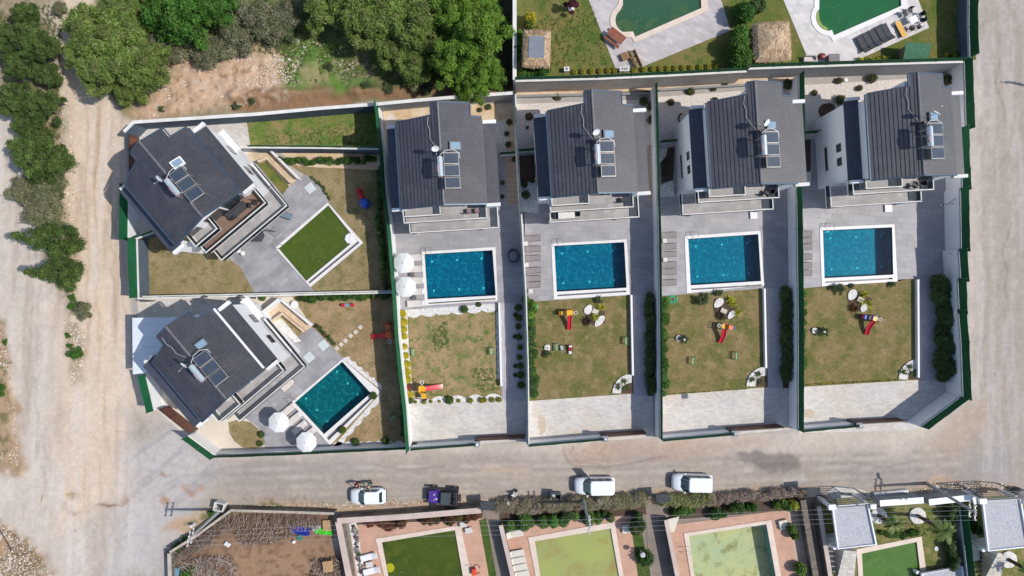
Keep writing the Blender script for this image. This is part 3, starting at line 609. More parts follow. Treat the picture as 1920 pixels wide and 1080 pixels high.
pool('C3',POOLQ['C3'],[(1292,1005),(1437,983),(1460,1110),(1306,1110)],'half empty pool with pale floor and teal wall in the right lower garden','teal',cope=COPB,wm=watermat('water_thin',(.92,.97,.9,1),.03,2,.08),lights=False,group=g2,floor_m=mat('stained_floor',C(196,196,138),C(164,186,158),sc=.35,c3=C(150,140,84),sc3=.8,fine=.15,fsc=4,k=None) if False else mat('stained_floor',C(206,200,150),C(184,194,166),sc=.35,c3=C(150,140,84),sc3=.8,fine=.15,fsc=4),depth=1.5,ladder=((1288,1030),95))
pool('C4',POOLQ['C4'],[(1616,1038),(1719,1016),(1730,1110),(1620,1110)],'small grass green pool among the palms at the bottom right','murky',cope=COPB,wm=murky('grass_water',C(72,110,36),C(88,124,52),C(60,94,26),.35),lights=False,group=g2,floor_m=MATS['algae_wall'])
# ---------------- walls and fences ----------------
WHITE=mat('white_plaster',C(246,246,248),C(240,240,242),sc=.6,fine=.03)
CAPM=mat('wall_cap',C(232,230,226),C(214,212,208),sc=.8,fine=.06)
SLATE=mat('slate_plaster',C(88,104,118),C(78,92,106),sc=.5,fine=.06)
GREY=mat('grey_plaster',C(150,150,150),C(136,138,140),sc=.5,fine=.08)
STAINC=mat('stained_concrete',C(186,176,166),C(158,150,144),sc=.6,c3=C(186,154,124),sc3=.35,fine=.12,rows=(.5,3,.85,.12))
GREENF=mat('green_mesh',C(30,106,66),C(24,90,56),sc=.4,fine=.12,fsc=14,rough=.8,spec=.2)
GREEND=mat('green_mesh_dark',C(38,98,62),C(30,84,52),sc=.4,fine=.12,fsc=14,rough=.8,spec=.2)
POSTM=mat('fence_post',C(60,96,80),rough=.5)
YCAP=mat('weathered_cap',C(196,184,170),C(160,150,138),sc=2,fine=.15)
PINK=mat('pink_stone_cap',C(206,186,176),C(190,170,160),sc=.8,fine=.08)
STONEW=mat('rubble_stone_wall',C(150,138,122),C(112,104,94),sc=3,fine=.25,fsc=6,tile=(.4,.22,.55,0,.05),bump=.4)
GATEM=mat('brown_gate',C(126,78,60),C(108,66,52),sc=1,fine=.05,rows=(.14,0,.7,.2),rough=.6)
def offs(pts,d):
    out=[];n=len(pts)
    for i in range(n):
        a=Vector(pts[max(i-1,0)]);b=Vector(pts[i]);c=Vector(pts[min(i+1,n-1)])
        d1=(b-a).normalized() if i>0 else (c-b).normalized(); d2=(c-b).normalized() if i<n-1 else d1
        nn=Vector((-(d1+d2).y,(d1+d2).x)).normalized(); k=1/max(.5,nn.dot(Vector((-d1.y,d1.x))))
        out.append((b.x+nn.x*d*k,b.y+nn.y*d*k))
    return out
def bwall(label,pts,hw,hf=0,zb=0,t=.24,wm=WHITE,cm=CAPM,fm=None,post=2.4,name='boundary_wall',cat='wall',group='boundary walls of the estate',cap=True,lampn=0,zf=None,bottom=-.1):
    zt=zb+hw; P=PW(pts,zt); c=P[0]; T=thing(name,label,cat,(c[0],c[1],zb),0,group)
    l,r=offs(P,t/2),offs(P,-t/2); MB().prism(l+r[::-1],zb+bottom,zt-.06 if cap else zt).build('wall',wm,T,world=True)
    if cap:
        l,r=offs(P,t/2+.05),offs(P,-t/2-.05); MB().prism(l+r[::-1],zt-.06,zt).build('cap',cm,T,world=True)
    if hf:
        rnd=random.Random(len(label)); fm=fm or GREENF
        for a,b in zip(P,P[1:]):
            L=math.hypot(b[0]-a[0],b[1]-a[1]); n=max(1,round(L/post)); dx,dy=(b[0]-a[0])/L,(b[1]-a[1])/L; rz=math.degrees(math.atan2(dy,dx))
            for i in range(n):
                s0,s1=i*L/n,(i+1)*L/n; h=hf*rnd.uniform(.97,1.03); m=MB(); K=6; w=rnd.uniform(-.03,.05); q=[]
                for k in range(K+1):
                    s=s0+.03+(s1-s0-.06)*k/K; o=w*math.sin(k/K*math.pi); sag=-.05*math.sin(k/K*math.pi)
                    for (dz,oo) in((.03,0),(h*.5,o),(h+sag,o*.4)):
                        q.append((a[0]+dx*s-dy*oo,a[1]+dy*s+dx*oo,zt+dz))
                f=[]
                for k in range(K):
                    for j in range(2): f.append((k*3+j,(k+1)*3+j,(k+1)*3+j+1,k*3+j+1))
                nq=len(q); q+= [(x-dy*.02,y+dx*.02,z) for x,y,z in q]; f+=[tuple(x+nq for x in reversed(ff)) for ff in f]
                # rims close the two skins
                f+=[(k*3+2,(k+1)*3+2,(k+1)*3+2+nq,k*3+2+nq) for k in range(K)]
                m.add(q,f).build('fence_panel',fm,T,world=True)
                MB().tube((a[0]+dx*s0,a[1]+dy*s0,zt),(a[0]+dx*s0,a[1]+dy*s0,zt+hf+.06),.035).build('post',POSTM,T,world=True)
            MB().tube((b[0],b[1],zt),(b[0],b[1],zt+hf+.06),.035).build('post',POSTM,T,world=True)
    return T
def gate(label,pts,h,zb=0,m=GATEM,name='sliding_gate',group='brown sliding gates',panels=3):
    P=PW(pts,zb+h); T=thing(name,label,'gate',(P[0][0],P[0][1],zb),0,group)
    a,b=P[0],P[-1]; L=math.hypot(b[0]-a[0],b[1]-a[1]); dx,dy=(b[0]-a[0])/L,(b[1]-a[1])/L; rz=math.degrees(math.atan2(dy,dx)); 
    for i in range(panels):
        s=(i+.5)*L/panels; x,y=a[0]+dx*s,a[1]+dy*s; mb=MB()
        ns=9
        for k in range(ns): mb.box(x,y,zb+.12+(h-.2)*(k+.5)/ns,L/panels-.08,.05,(h-.2)/ns*.86,rz)
        mb.build('gate_panel',m,T,world=True)
    mb=MB(); mb.box((a[0]+b[0])/2,(a[1]+b[1])/2,zb+h,L,.09,.07,rz); mb.box((a[0]+b[0])/2,(a[1]+b[1])/2,zb+.06,L,.09,.07,rz)
    for i in range(panels+1): s=i*L/panels; mb.box(a[0]+dx*s,a[1]+dy*s,zb+h/2,.09,.1,h,rz)
    mb.build('gate_frame',mat('gate_frame_dark',C(70,52,46),rough=.5),T,world=True); return T
bwall('slate wall with pale cap along the top of the upper left garden',[(232,247),(250,229),(480,214),(600,203),(707,195)],2.7,wm=SLATE)
bwall('grey wall with pale cap behind the first upright villa, pines hanging over it',[(708,195),(770,189),(840,183),(963,174)],2.6,wm=GREY)
gate('brown board gate at the top left corner by the dirt track',[(242,252),(243,345)],1.9)
bwall('green screened wall left of the upper left villa, upper stretch',[(240,348),(239,450)],2.0,1.6)
bwall('green screened wall left of the upper left lawn, below the jog',[(255,448),(258,558)],2.2,1.6,wm=SLATE)
bwall('short green fenced wall running from the jog to the corner of the upper left villa',[(241,451),(290,434),(300,430)],1.8,.7,wm=SLATE)
bwall('green fence and pale cap between the long upper lawn and the slide lawn',[(468,275),(600,276),(714,278)],2.7,.8,wm=SLATE,fm=GREEND)
bwall('long wall with green mesh fence between the two angled villas and the first upright villa',[(708,197),(718,282),(723,360),(733,440),(743,560),(747,630),(753,690),(761,760),(767,843)],1.7,2.2)
bwall('thin wall with green rail between the two left lots',[(258,558),(480,553),(744,547)],1.5,.35,fm=GREEND,wm=WHITE)
gate('small brown gate between the green fence and the white canopy',[(262,565),(274,565)],1.8,panels=1)
bwall('green screened wall below the white canopy',[(272,702),(288,770)],2.0,1.5)
gate('brown slatted gate on the slanted side at the lower left corner',[(298,768),(354,812)],2.1)
bwall('green screened wall on the slanted side left of the bottom road',[(352,818),(404,856)],2.0,1.4)
bwall('green fenced wall along the road below the lower left villa',[(404,854),(560,848),(766,838)],1.7,1.2,fm=GREEND)
bwall('thin green fenced wall between the first and second upright villas',[(965,176),(969,282),(976,400),(985,560),(989,700),(990,833)],1.9,1.0,fm=GREEND)
bwall('white wall with green fence between the second and third upright villas',[(1228,160),(1231,288),(1235,430),(1237,600),(1238,822)],2.2,1.2,fm=GREEND)
bwall('white wall with green fence between the third and rightmost villas',[(1498,140),(1499,262),(1493,300),(1495,430),(1497,600),(1497,806)],2.2,1.4,fm=GREEND)
for i,(seg,w) in enumerate([([(1808,112),(1812,244)],'beside the roof of the rightmost villa, topmost stretch'),([(1801,240),(1805,358)],'beside the lower half of the rightmost roof'),([(1801,353),(1803,472)],'level with the top of the rightmost pool'),([(1798,467),(1802,528)],'shortest stretch, level with the bottom of the rightmost pool'),([(1796,522),(1799,588)],'beside the upper shade bushes'),([(1797,580),(1802,640),(1806,747)],'lowest stretch, beside the paved drive')]):
    bwall('white right-hand wall with green screen, '+w,seg,2.6,1.35,fm=GREEND)
bwall('slanted white wall with green screen at the lower right corner',[(1802,744),(1727,800)],2.5,1.35,fm=GREEND)
for (a,b,g0,g1,w) in[((771,841),(893,832),(893,826),(984,822),'first upright'),((992,834),(1133,822),(1136,819),(1212,814),'second upright'),((1241,824),(1376,812),(1380,808),(1470,802),'third upright'),((1499,807),(1610,797),(1614,795),(1700,790),'rightmost')]:
    bwall('low pale wall with green fence along the road in front of the %s villa'%w,[a,b],1.7,1.0,fm=GREEND)
    gate('brown sliding gate on the road side of the %s villa'%w,[g0,g1],1.9)
    x,y=W(b[0]+1,b[1]+1,2.2); t=thing('gate_pillar','dark gate pillar with lamp beside the road gate of the %s villa'%w,'gate pillar',(x,y,0),3,'gate pillars')
    MB().box(0,0,1.1,.5,.5,2.2).build('pillar',mat('dark_pillar',C(78,72,76),C(64,60,64),fine=.1),t); MB().box(0,0,2.25,.62,.62,.1).build('pillar_cap',GREY,t); MB().lathe((0,0,2.3),[(.08,0),(.14,.1),(.14,.25),(.05,.3)],10).build('lamp',mat('lamp_glass',(.7,.75,.8,1),rough=.2),t)
# retaining walls of the upper gardens
bwall('long stained concrete retaining wall with posts above the second and third villas',[(966,150),(1120,146),(1250,140),(1400,132)],4.3,1.0,wm=STAINC,fm=GREEND,post=3,t=.3)
bwall('tall grey retaining wall with green fence above the two rightmost villas',[(1402,127),(1600,120),(1806,114)],3.7,1.1,wm=GREY,fm=GREEND,post=3,t=.3)
bwall('pale wall at the left edge of the upper garden, next to the shaded pines',[(965,-60),(965,60),(965,150)],3.6,0,wm=WHITE,t=.3)
bwall('green screened wall beside the top right garden and the asphalt road',[(1818,-60),(1817,50),(1819,108)],3.9,1.4,wm=SLATE,fm=GREEND,t=.3)
bwall('low planter wall of the second upright villa under the retaining wall',[(969,180),(1230,174)],.45,wm=GREY,cap=False)
bwall('low planter wall of the third upright villa under the retaining wall',[(1236,168),(1405,158),(1492,156)],.45,wm=GREY,cap=False)
o=struct('planter_soil',[(966,160),(1230,150),(1500,135),(1492,156),(1236,169),(969,181)],.35,SANDY)
for (a,b,w) in[((972,284),(1008,282),'left of the second upright villa'),((938,290),(970,288),'right of the first upright villa'),((1236,268),(1285,264),'left of the third upright villa'),((1499,252),(1555,247),'left of the rightmost villa')]:
    bwall('short cross fence in green mesh '+w,[a,b],.5,1.3,fm=GREEND,group='cross fences')
# low kerb walls beside the paths
for k,pts in(('first upright',[(936,568),(940,724)]),('second upright',[(1184,553),(1187,704)]),('third upright',[(1434,541),(1437,690)]),('rightmost',[(1722,524),(1723,708)])):
    bwall('low white edge wall between lawn and path of the %s villa'%k,pts,.55,wm=WHITE,group='path edge walls',t=.2,cap=False,name='edge_wall')
# lower street walls
bwall('low stone wall with pink cap above the leftmost lower pool',[(632,977),(757,969),(760,969),(902,957)],1.6,wm=STONEW,cm=PINK,t=.5,group='lower street walls')
bwall('pink capped wall between the wood yard and the leftmost lower pool',[(634,978),(646,1040),(660,1110)],1.5,wm=STONEW,cm=PINK,t=.55,group='lower street walls')
bwall('narrow stone wall along the top of the wood yard',[(432,957),(626,963)],1.3,wm=STONEW,cm=YCAP,t=.16,group='lower street walls')
bwall('slanted stone wall at the upper left of the wood yard',[(432,958),(372,1002),(318,1036)],1.3,wm=STONEW,cm=YCAP,t=.16,group='lower street walls')
bwall('low wall down the left side of the wood yard',[(317,1038),(319,1110)],1.3,wm=STONEW,cm=YCAP,t=.3,group='lower street walls')
for pts,w in(([(939,985),(968,1110)],'left of the middle lower pool'),([(1249,975),(1276,1110)],'left of the half empty pool'),([(1536,950),(1562,1110)],'between the stone drive and the flat roofed building')):
    bwall('pink capped garden wall '+w,pts,1.5,wm=STONEW,cm=PINK,t=.35,group='lower street walls')
bwall('rubble stone wall with pale top at the right end of the middle hedges',[(1506,938),(1535,1110)],1.2,wm=STONEW,t=.6,cap=False,group='lower street walls')
bwall('white capped street wall left of the palms',[(1650,944),(1732,938)],2.0,wm=GREY,cm=WHITE,t=.55,group='lower street walls'); bwall('white capped street wall right of the palms, under the leaning pole',[(1742,942),(1822,933)],2.0,wm=GREY,cm=WHITE,t=.55,group='lower street walls')
bwall('low planter kerb beside the road in front of the palms, left one',[(1640,927),(1704,921)],.4,wm=CAPM,t=.3,group='planter kerbs',cap=False,name='kerb',cat='kerb'); bwall('low planter kerb beside the road, under the leaning pole',[(1762,926),(1830,922)],.4,wm=CAPM,t=.3,group='planter kerbs',cap=False,name='kerb',cat='kerb')
bwall('dark green mesh fence right of the palm garden',[(1800,950),(1818,1110)],1.0,1.3,wm=GREY,fm=GREEND,group='lower street walls')
# ---------------- villas ----------------
ROOFL=mat('roof_tiles_courses',C(77,78,87),C(66,67,76),sc=.8,c3=C(88,88,94),sc3=.35,fine=.12,fsc=7,rows=(.354,0,.4,.1),tile=(.5,.22,.86,90,.02),rough=.55)  # dark rows paint in the step shadows of the tile courses
ROOFR=mat('roof_tiles_ribs',C(76,77,84),C(66,67,74),sc=.8,c3=C(85,85,91),sc3=.35,tile=(.3,.36,.94,0,.02),fine=.09,fsc=7,rows=(.26,90,.78,.3),rough=.5)
TRIM=mat('gutter_sky_tint',C(88,106,124),C(76,94,112),sc=2,fine=.05,rough=.3,metal=.4)  # dark grey trim with the sky's blue reflection put into its base colour
RIDGE=mat('ridge_cap',C(124,120,124),C(100,98,104),sc=3,fine=.1,rough=.6)
GLASS=mat('window_glass',(.03,.05,.06,1),rough=.06,spec=.9,fine=0)
BRONZE=mat('brown_frame',C(110,84,76),rough=.5)
TINT=None
def glassmat():
    m=bpy.data.materials.new('tinted_glass'); m.use_nodes=True; t=m.node_tree; L=t.links; t.nodes.remove(t.nodes['Principled BSDF'])
    a=nd(t,'ShaderNodeBsdfTransparent'); a.inputs[0].default_value=(.34,.38,.40,1); b=nd(t,'ShaderNodeBsdfGlossy'); b.inputs[1].default_value=.05
    x=nd(t,'ShaderNodeMixShader'); x.inputs[0].default_value=.08; L.new(a.outputs[0],x.inputs[1]); L.new(b.outputs[0],x.inputs[2]); L.new(x.outputs[0],t.nodes['Material Output'].inputs[0]); return m
TINT=glassmat()
FLOORM=mat('balcony_tiles',C(186,182,180),C(170,166,166),sc=.8,fine=.06,tile=(.6,.6,.8,0,.02),rough=.7)
FLOORW=mat('balcony_boards',C(142,116,102),C(128,102,88),sc=1,rows=(.15,90,.75,.15),fine=.08)
SOLARG=mat('solar_glass',C(70,80,92),C(60,70,84),sc=1,rows=(.12,0,.8,.12),rough=.15,spec=.8,fine=.04)
ALU=mat('aluminium',C(196,192,184),rough=.35,metal=.3)
TANKM=mat('tank_steel',C(205,215,220),C(190,202,208),sc=2,rough=.25,metal=.35,fine=.03)
def slope(T,name,m,eu,ez,ru,rz,vf,n,label=None,top=0):
    """stepped tile courses from eave eu/ez up to ridge ru/rz; vf(u)->(v0,v1)"""
    mb=MB()
    for i in range(n):
        ua=eu+(ru-eu)*i/n; ub=eu+(ru-eu)*(i+1)/n; za=ez+(rz-ez)*i/n+.055; zb=ez+(rz-ez)*(i+1)/n+.01; v0,v1=vf((ua+ub)/2)
        zl=ez+(rz-ez)*i/n-.08
        q=[(ua,v0,za),(ub,v0,zb),(ub,v1,zb),(ua,v1,za),(ua,v0,zl),(ub,v0,zl+(zb-za)),(ub,v1,zl+(zb-za)),(ua,v1,zl)]
        f=[(0,1,2,3),(0,4,5,1),(2,6,7,3),(3,7,4,0),(1,5,6,2),(4,7,6,5)]
        if ru<eu: f=[x[::-1] for x in f]
        mb.add(q,f)
    return mb.build(name,m,T,label=label)
def win(T,x,y,z,w,h,axis,name='window',rz=0,frame=BRONZE,d=.06):
    """axis 'x' faces +-x, 'y' faces +-y"""
    f=MB(); g=MB()
    if axis=='x':
        f.box(x,y,z+h/2,d,w,.08).box(x,y,z-h/2,d,w,.08).box(x,y-w/2,z,d,.08,h).box(x,y+w/2,z,d,.08,h).box(x,y,z,d,.05,h); g.box(x,y,z,d*.5,w-.08,h-.08)
    else:
        f.box(x,y,z+h/2,w,d,.08).box(x,y,z-h/2,w,d,.08).box(x-w/2,y,z,.08,d,h).box(x+w/2,y,z,.08,d,h).box(x,y,z,.05,d,h); g.box(x,y,z,w-.08,d*.5,h-.08)
    o=f.build(name,frame,T); g.build('pane',GLASS,o); return o
def balcony(T,u0,u1,v0,v1,z,h=.95,side_l=True,side_r=True,floor=FLOORM,glass_r=0):
    """v0 outer (south) edge; tile floor, parapet with white cap"""
    b=MB().box((u0+u1)/2,(v0+v1)/2,z-.12,u1-u0,v1-v0,.24).build('balcony',WHITE,T)
    MB().box((u0+u1)/2,(v0+v1)/2,z+.012,u1-u0-.1,v1-v0-.1,.024).build('floor_tiles',floor,b)
    m=MB(); c=MB(); t=.1
    def run(x0,y0,x1,y1):
        m.box((x0+x1)/2,(y0+y1)/2,z+h/2,abs(x1-x0)+.04,abs(y1-y0)+.04,h); c.box((x0+x1)/2,(y0+y1)/2,z+h+.02,abs(x1-x0)+t,abs(y1-y0)+t,.06)
    run(u0,v0,u1,v0); 
    if side_l: run(u0,v0+.15,u0,v1-.02)
    if side_r: run(u1,v0+.15,u1,v1-.02)
    m.build('balustrade_glass',TINT,b); c.build('handrail',CAPM,b); return b
def villa(key,label,rot,variant):
    ox,oy=W(*{'A':(379,406),'B':(424,747.5),'2':(832,383),'3':(1121,361),'4':(1427,344),'5':(1732,328)}[key],10.3)
    T=thing('villa',label,'villa',(ox,oy,0),rot,'grey roofed villas of the estate')
    EL,ER,RZ=8.9,8.9,10.3
    if key in 'AB': b0,b1,vt,bt,lt=-1.42,2.3,8.0,9.25,(7.75,8.25)
    else: b0,b1,vt,bt,lt=-.72,2.9,8.3,9.55,(8.2,8.45)
    UL,UR=-4.25,3.98; WS=5.25
    if key=='A': UL,lt,bt=-4.1,(7.55,8.1),9.1
    if key=='B': UL,lt,bt,vt=-3.75,(7.25,7.7),8.75,7.7
    # walls
    foot=[(UL+.06,.35),(UR-.35,.35),(UR-.35,vt-.35),(b1-.3,vt-.35),(b1-.3,bt-.3),(b0+.3,bt-.3),(b0+.3,vt-.35),(UL+.06,vt-.5)]
    MB().prism(foot,0,8.85).build('wall',WHITE,T)
    g=MB()
    for v in(.42,vt-.45):
        g.add([(UL+.35,v,8.8),(UR-.4,v,8.8),(0,v,10.15),(UL+.35,v+.1,8.8),(UR-.4,v+.1,8.8),(0,v+.1,10.15)],[(0,1,2),(5,4,3),(0,3,4,1),(1,4,5,2),(2,5,3,0)])
    g.build('gable',WHITE,T)
    MB().box((-5.28+UL+.3)/2,4.2,3.45,UL+.3+5.28,7.4,6.9).build('west_wing_wall',WHITE,T)
    MB().box((UR-.35+WS-.15)/2,(vt)/2-.2,3.72,WS-.15-UR+.35,vt-.8,7.44).build('east_wing_wall',WHITE,T)
    # roofs
    slope(T,'roof_slope',ROOFL,UL,EL,0,RZ,lambda u:(0,bt) if u>b0 else (0,lt[0]+(lt[1]-lt[0])*(u-UL)/(b0-UL)),12)
    slope(T,'roof_slope',ROOFR,UR,ER,0,RZ,lambda u:(0,bt) if u<b1 else (0,vt),11)
    MB().tube((0,-.03,RZ+.03),(0,bt+.03,RZ+.03),.11,8).build('ridge_cap',RIDGE,T)
    if key in '45' or key in '23': wz0,wz1=7.0,7.35
    else: wz0,wz1=7.35,7.75
    slope(T,'lower_roof',mat('roof_wing',C(78,82,94),C(66,70,82),sc=1,fine=.08,rows=(.36,0,.6,.1),rough=.5),-5.45,wz0,UL+.08,wz1,lambda u:(.3,8.1),4)
    ez=8.15 if key in 'AB' else 8.45
    slope(T,'lower_roof',ROOFR,WS,ez-.35,UR-.1,ez,lambda u:(0,vt-.55),4)
    # trim and gutters, fascia round the eaves
    tr=MB(); 
    tr.box(UL-.04,lt[0]/2,EL+.0,.12,lt[0],.2); tr.box((UL+b0)/2,(lt[0]+lt[1])/2+.04,(EL+RZ-.2)/2,math.hypot(b0-UL,lt[1]-lt[0]),.1,.2,math.degrees(math.atan2(lt[1]-lt[0],b0-UL)),0,-math.degrees(math.atan2(1.2,4.2))) 
    def sl(u0,z0,u1,z1,v,w=.12):
        a=math.degrees(math.atan2(z1-z0,u1-u0)); tr.box((u0+u1)/2,v,(z0+z1)/2-.02,math.hypot(u1-u0,z1-z0),w,.22,0,0,-a)
    zl=lambda u: EL+(RZ-EL)*(u-UL)/(-UL) if u<0 else RZ-(RZ-ER)*u/UR
    sl(UL,EL,0,RZ,-.05); sl(0,RZ,UR,ER,-.05); sl(b0,zl(b0),0,RZ,bt+.05); sl(0,RZ,b1,zl(b1),bt+.05); sl(b1,zl(b1),UR,ER,vt+.05)
    tr.box(b0-.04,(bt+lt[1])/2,zl(b0)-.02,.1,bt-lt[1],.2); tr.box(b1+.04,(bt+vt)/2,zl(b1)-.02,.1,bt-vt,.2)
    tr.build('gutter',TRIM,T)
    if key in 'AB': MB().box(UR+.06,vt*.5,ER-.05,.16,vt-.3,.22).build('fascia',TRIM if key=='A' else WHITE,T)
    else: MB().box(UR+.02,vt*.5,ER-.1,.08,vt-.3,.12).build('fascia',RIDGE,T)
    # white parapet ends of the wings
    MB().box((UL+.3-5.4)/2,.12,7.2,1.35,.3,.6).build('parapet',WHITE,T); MB().box((UL+.3-5.4)/2,8.25,7.2,1.3,.28,.55).build('parapet',CAPM,T)
    MB().box((UR+WS)/2,-.1,ez-.1,WS-UR+.1,.32,.5).build('parapet',CAPM,T); MB().box((UR+WS)/2+.1,vt-.4,ez-.1,WS-UR,.32,.45).build('parapet',WHITE,T)
    # windows on the side wings, slit window, doors to the balconies
    for (y,z,w,h) in((3.9,5.2,.75,.9),(2.5,5.2,.75,.9),(3.3,2.4,2.4,.45)): win(T,-5.3,y,z,w,h,'x')
    win(T,WS-.13,5.2,5.0,.9,1.1,'x'); win(T,WS-.13,2.5,5.0,.9,1.1,'x'); win(T,UR+.02,2.0,8.3,2.2,.35,'x') 
    for z in(1.2,4.3,7.2):
        for x in(-2.6,.2,2.4): win(T,x,.33,z,1.9,2.1,'y','balcony_door')
    win(T,.8,bt-.28,5.2,1.2,1.2,'y'); win(T,-2.8,vt-.38,5.2,1.,1.,'y')
    # balconies
    if variant=='west': bl=[(-5.87,3.41,-1.88,3.1),(-5.0,2.9,-1.05,6.05),(-4.2,-.7,-.68,6.98)]
    elif variant=='east': bl=[(-4.2,4.9,-1.93,3.1),(-4.3,3.85,-1.18,6.05),(-4.2,-.6,-.68,6.98)]
    else: bl=[(-3.1,5.65,-2.4 if key=='A' else -1.75,3.1),(-2.9,4.72,-1.75 if key=='A' else -1.05,6.05),(-3.0,-.3,-.95,6.98)]
    (a,b,c,z)=bl[0]; balcony(T,a,b,c,.35,z,side_l=variant!='x'); (a,b,c,z)=bl[1]; balcony(T,a,b,c,.35,z,floor=FLOORW if key=='A' else FLOORM); (a,b,c,z)=bl[2]; balcony(T,a,b,c,.33,z)
    if key in 'AB':  # gallery wrapping the east side
        L=3.16 if key=='A' else 4.6
        bb=MB().box(5.4,L/2+.2,2.98,.5,L-.3,.24).build('gallery',WHITE,T); MB().box(5.38,L/2+.25,3.12,.45,L-.4,.02).build('floor_tiles',FLOORM,bb)
        MB().box(5.65,L/2+.2,3.6,.1,L-.25,.95).build('balustrade_glass',TINT,bb); MB().box(5.65,L/2+.2,4.1,.18,L-.2,.06).build('handrail',CAPM,bb)
        if True:
            y0=L; MB().box(5.15,vt-1.3,3.4,.95,2.6,.5).build('side_canopy',WHITE,T)
    else:
        for x in(-4.0,3.2): MB().box(x,-1.6,1.5,.35,.35,3.0).build('column',WHITE,T)
    # ground steps to the terrace
    MB().box(0,-.3,.12,7.5,1.4,.2).build('plinth',GREY,T)
    # skylight
    y=5.45; sx=1.35 
    f=MB().box(sx,y,RZ-.34,1.15,.85,.34,0,0,math.degrees(math.atan2(1.4,3.98))).build('skylight',WHITE if key in 'A' else mat('sky_frame',C(80,86,92),rough=.4),T); MB().box(sx+.06,y,RZ-.16,.9,.62,.03,0,0,19.4).build('pane',mat('skylight_glass',C(134,158,178),rough=.12,spec=.9,fine=.02),f)
    return T
VL={'A':('large charcoal roofed villa set diagonally, upper left, with white framed skylight',40,'diag'),'B':('diagonal charcoal roofed villa at the lower left beside the white canopy',40,'diag'),
 '2':('upright charcoal roofed villa nearest the diagonal pair, above the pool with two parasols',3.5,'east'),'3':('upright charcoal roofed villa in the middle, with a dining table on its balcony',3.5,'east'),
 '4':('upright charcoal roofed villa, second from the right edge, narrow white side wall showing',3.5,'west'),'5':('rightmost charcoal roofed villa with white side wall and windows in view',3.5,'west')}
VT={k:villa(k,*v) for k,v in VL.items()}
def vp(k,u,v,z):
    T=VT[k]; a=T['_rz']; return (T.location.x+u*math.cos(a)-v*math.sin(a),T.location.y+u*math.sin(a)+v*math.cos(a),z)
# solar heater (origin on the ridge line)
def solar():
    T=thing('solar_water_heater','x','solar heater')
    MB().tube((0,-.02,1.25),(0,1.75,1.25),.27,16).build('tank',TANKM,T,smooth=False); m=MB()
    for y in(-.04,1.77): m.tube((0,y-.04,1.25),(0,y+.04,1.25),.22,14)
    m.tube((-.16,1.0,1.37),(-.16,.3,1.37),.14,8); m.build('tank_end',mat('tank_red',C(150,60,66),C(190,190,196),sc=6,rough=.4),T)
    for i in range(3):
        y=-1.15+i*1.13; p=MB().box(1.0,y+.56,.62,1.42,1.02,.09,0,0,14).build('solar_panel',ALU,T); MB().box(1.015,y+.56,.672,1.35,.96,.02,0,0,14).build('collector_glass',SOLARG,p)
    m=MB()
    for y in(-1.1,.05,1.15,2.2): m.path([(.3,y,.8),(1.7,y,.44),(1.7,y,-.5)],.018).tube((.3,y,.8),(.25,y,-.08),.018)
    for y in(.1,1.6): m.tube((-.3,y,1.0),(-.3,y,-.1),.03).tube((-.3,y,1.0),(.35,y,.98),.03).tube((.3,y,.8),(-.3,y,-.05),.02)
    m.build('stand',ALU,T); MB().path([(0,2.0,.9),(.5,2.45,.6),(1.2,2.5,.5),(1.75,2.2,.35),(1.8,1.7,.3)],.035).build('pipe',mat('white_pipe',C(200,205,210),rough=.4),T)
    MB().box(.05,2.35,.4,.3,.25,.5).build('expansion_box',mat('dark_box',C(60,50,54),rough=.5),T); return T
SP=Proto(solar()); SG='solar heaters on the villa roofs'
SL={'A':'solar heater with three panels beside the white framed skylight on the upper diagonal roof','B':'solar heater on the lower left diagonal roof','2':'solar heater on the roof nearest the diagonal villas, above the two parasols','3':'solar heater on the middle upright roof above the balcony dining table','4':'solar heater on the roof second from the right','5':'solar heater on the rightmost roof'}
for k in VL:
    p=vp(k,0,2.45,10.35); SP.put(p,VL[k][1],SL[k],SG)
def dish():
    T=thing('satellite_dish','x','satellite dish'); m=MB(); n=16; v=[];
    M=Matrix.Rotation(R(55),4,'X')
    for r,z in((.0,-.09),(.2,-.06),(.36,0)):
        for i in range(n): v.append(M@Vector((r*math.cos(2*math.pi*i/n)*(1 if r else 1e-3),r*math.sin(2*math.pi*i/n)*(1.0),z)))
    f=[(k*n+i,k*n+(i+1)%n,(k+1)*n+(i+1)%n,(k+1)*n+i) for k in range(2) for i in range(n)]
    v=[p+Vector((0,0,1.7)) for p in v]; nv=len(v); v+=[p+Vector((0,.02,-.03)) for p in v]; f+=[tuple(x+nv for x in q[::-1]) for q in f]
    m.add(v,f).build('reflector',mat('dish_white',C(232,234,236),rough=.4),T)
    MB().tube((0,0,0),(0,.05,1.65),.03).tube((0,.0,1.3),(0,.06,1.65),.025).build('mast',ALU,T); MB().tube((0,-.1,1.5),(0,-.55,1.95),.015).box(0,-.57,1.98,.08,.1,.08).build('feed_arm',ALU,T); return T
DP=Proto(dish())
for k,(u,v,rz,w) in {'A':(-.35,4.6,-70,'above the tank on the upper diagonal roof'),'B':(-.35,4.6,-70,'above the tank on the lower left diagonal roof'),'2':(-.3,4.9,10,'on the roof nearest the diagonal villas'),'3':(0,5.3,20,'on the middle upright roof'),'4':(.3,5.3,40,'on the roof second from the right'),'5':(.6,5.4,150,'on the rightmost roof')}.items():
    DP.put(vp(k,u,v,10.2 if k in '2345' else 10.15),VL[k][1]+rz,'small white satellite dish '+w,'satellite dishes')
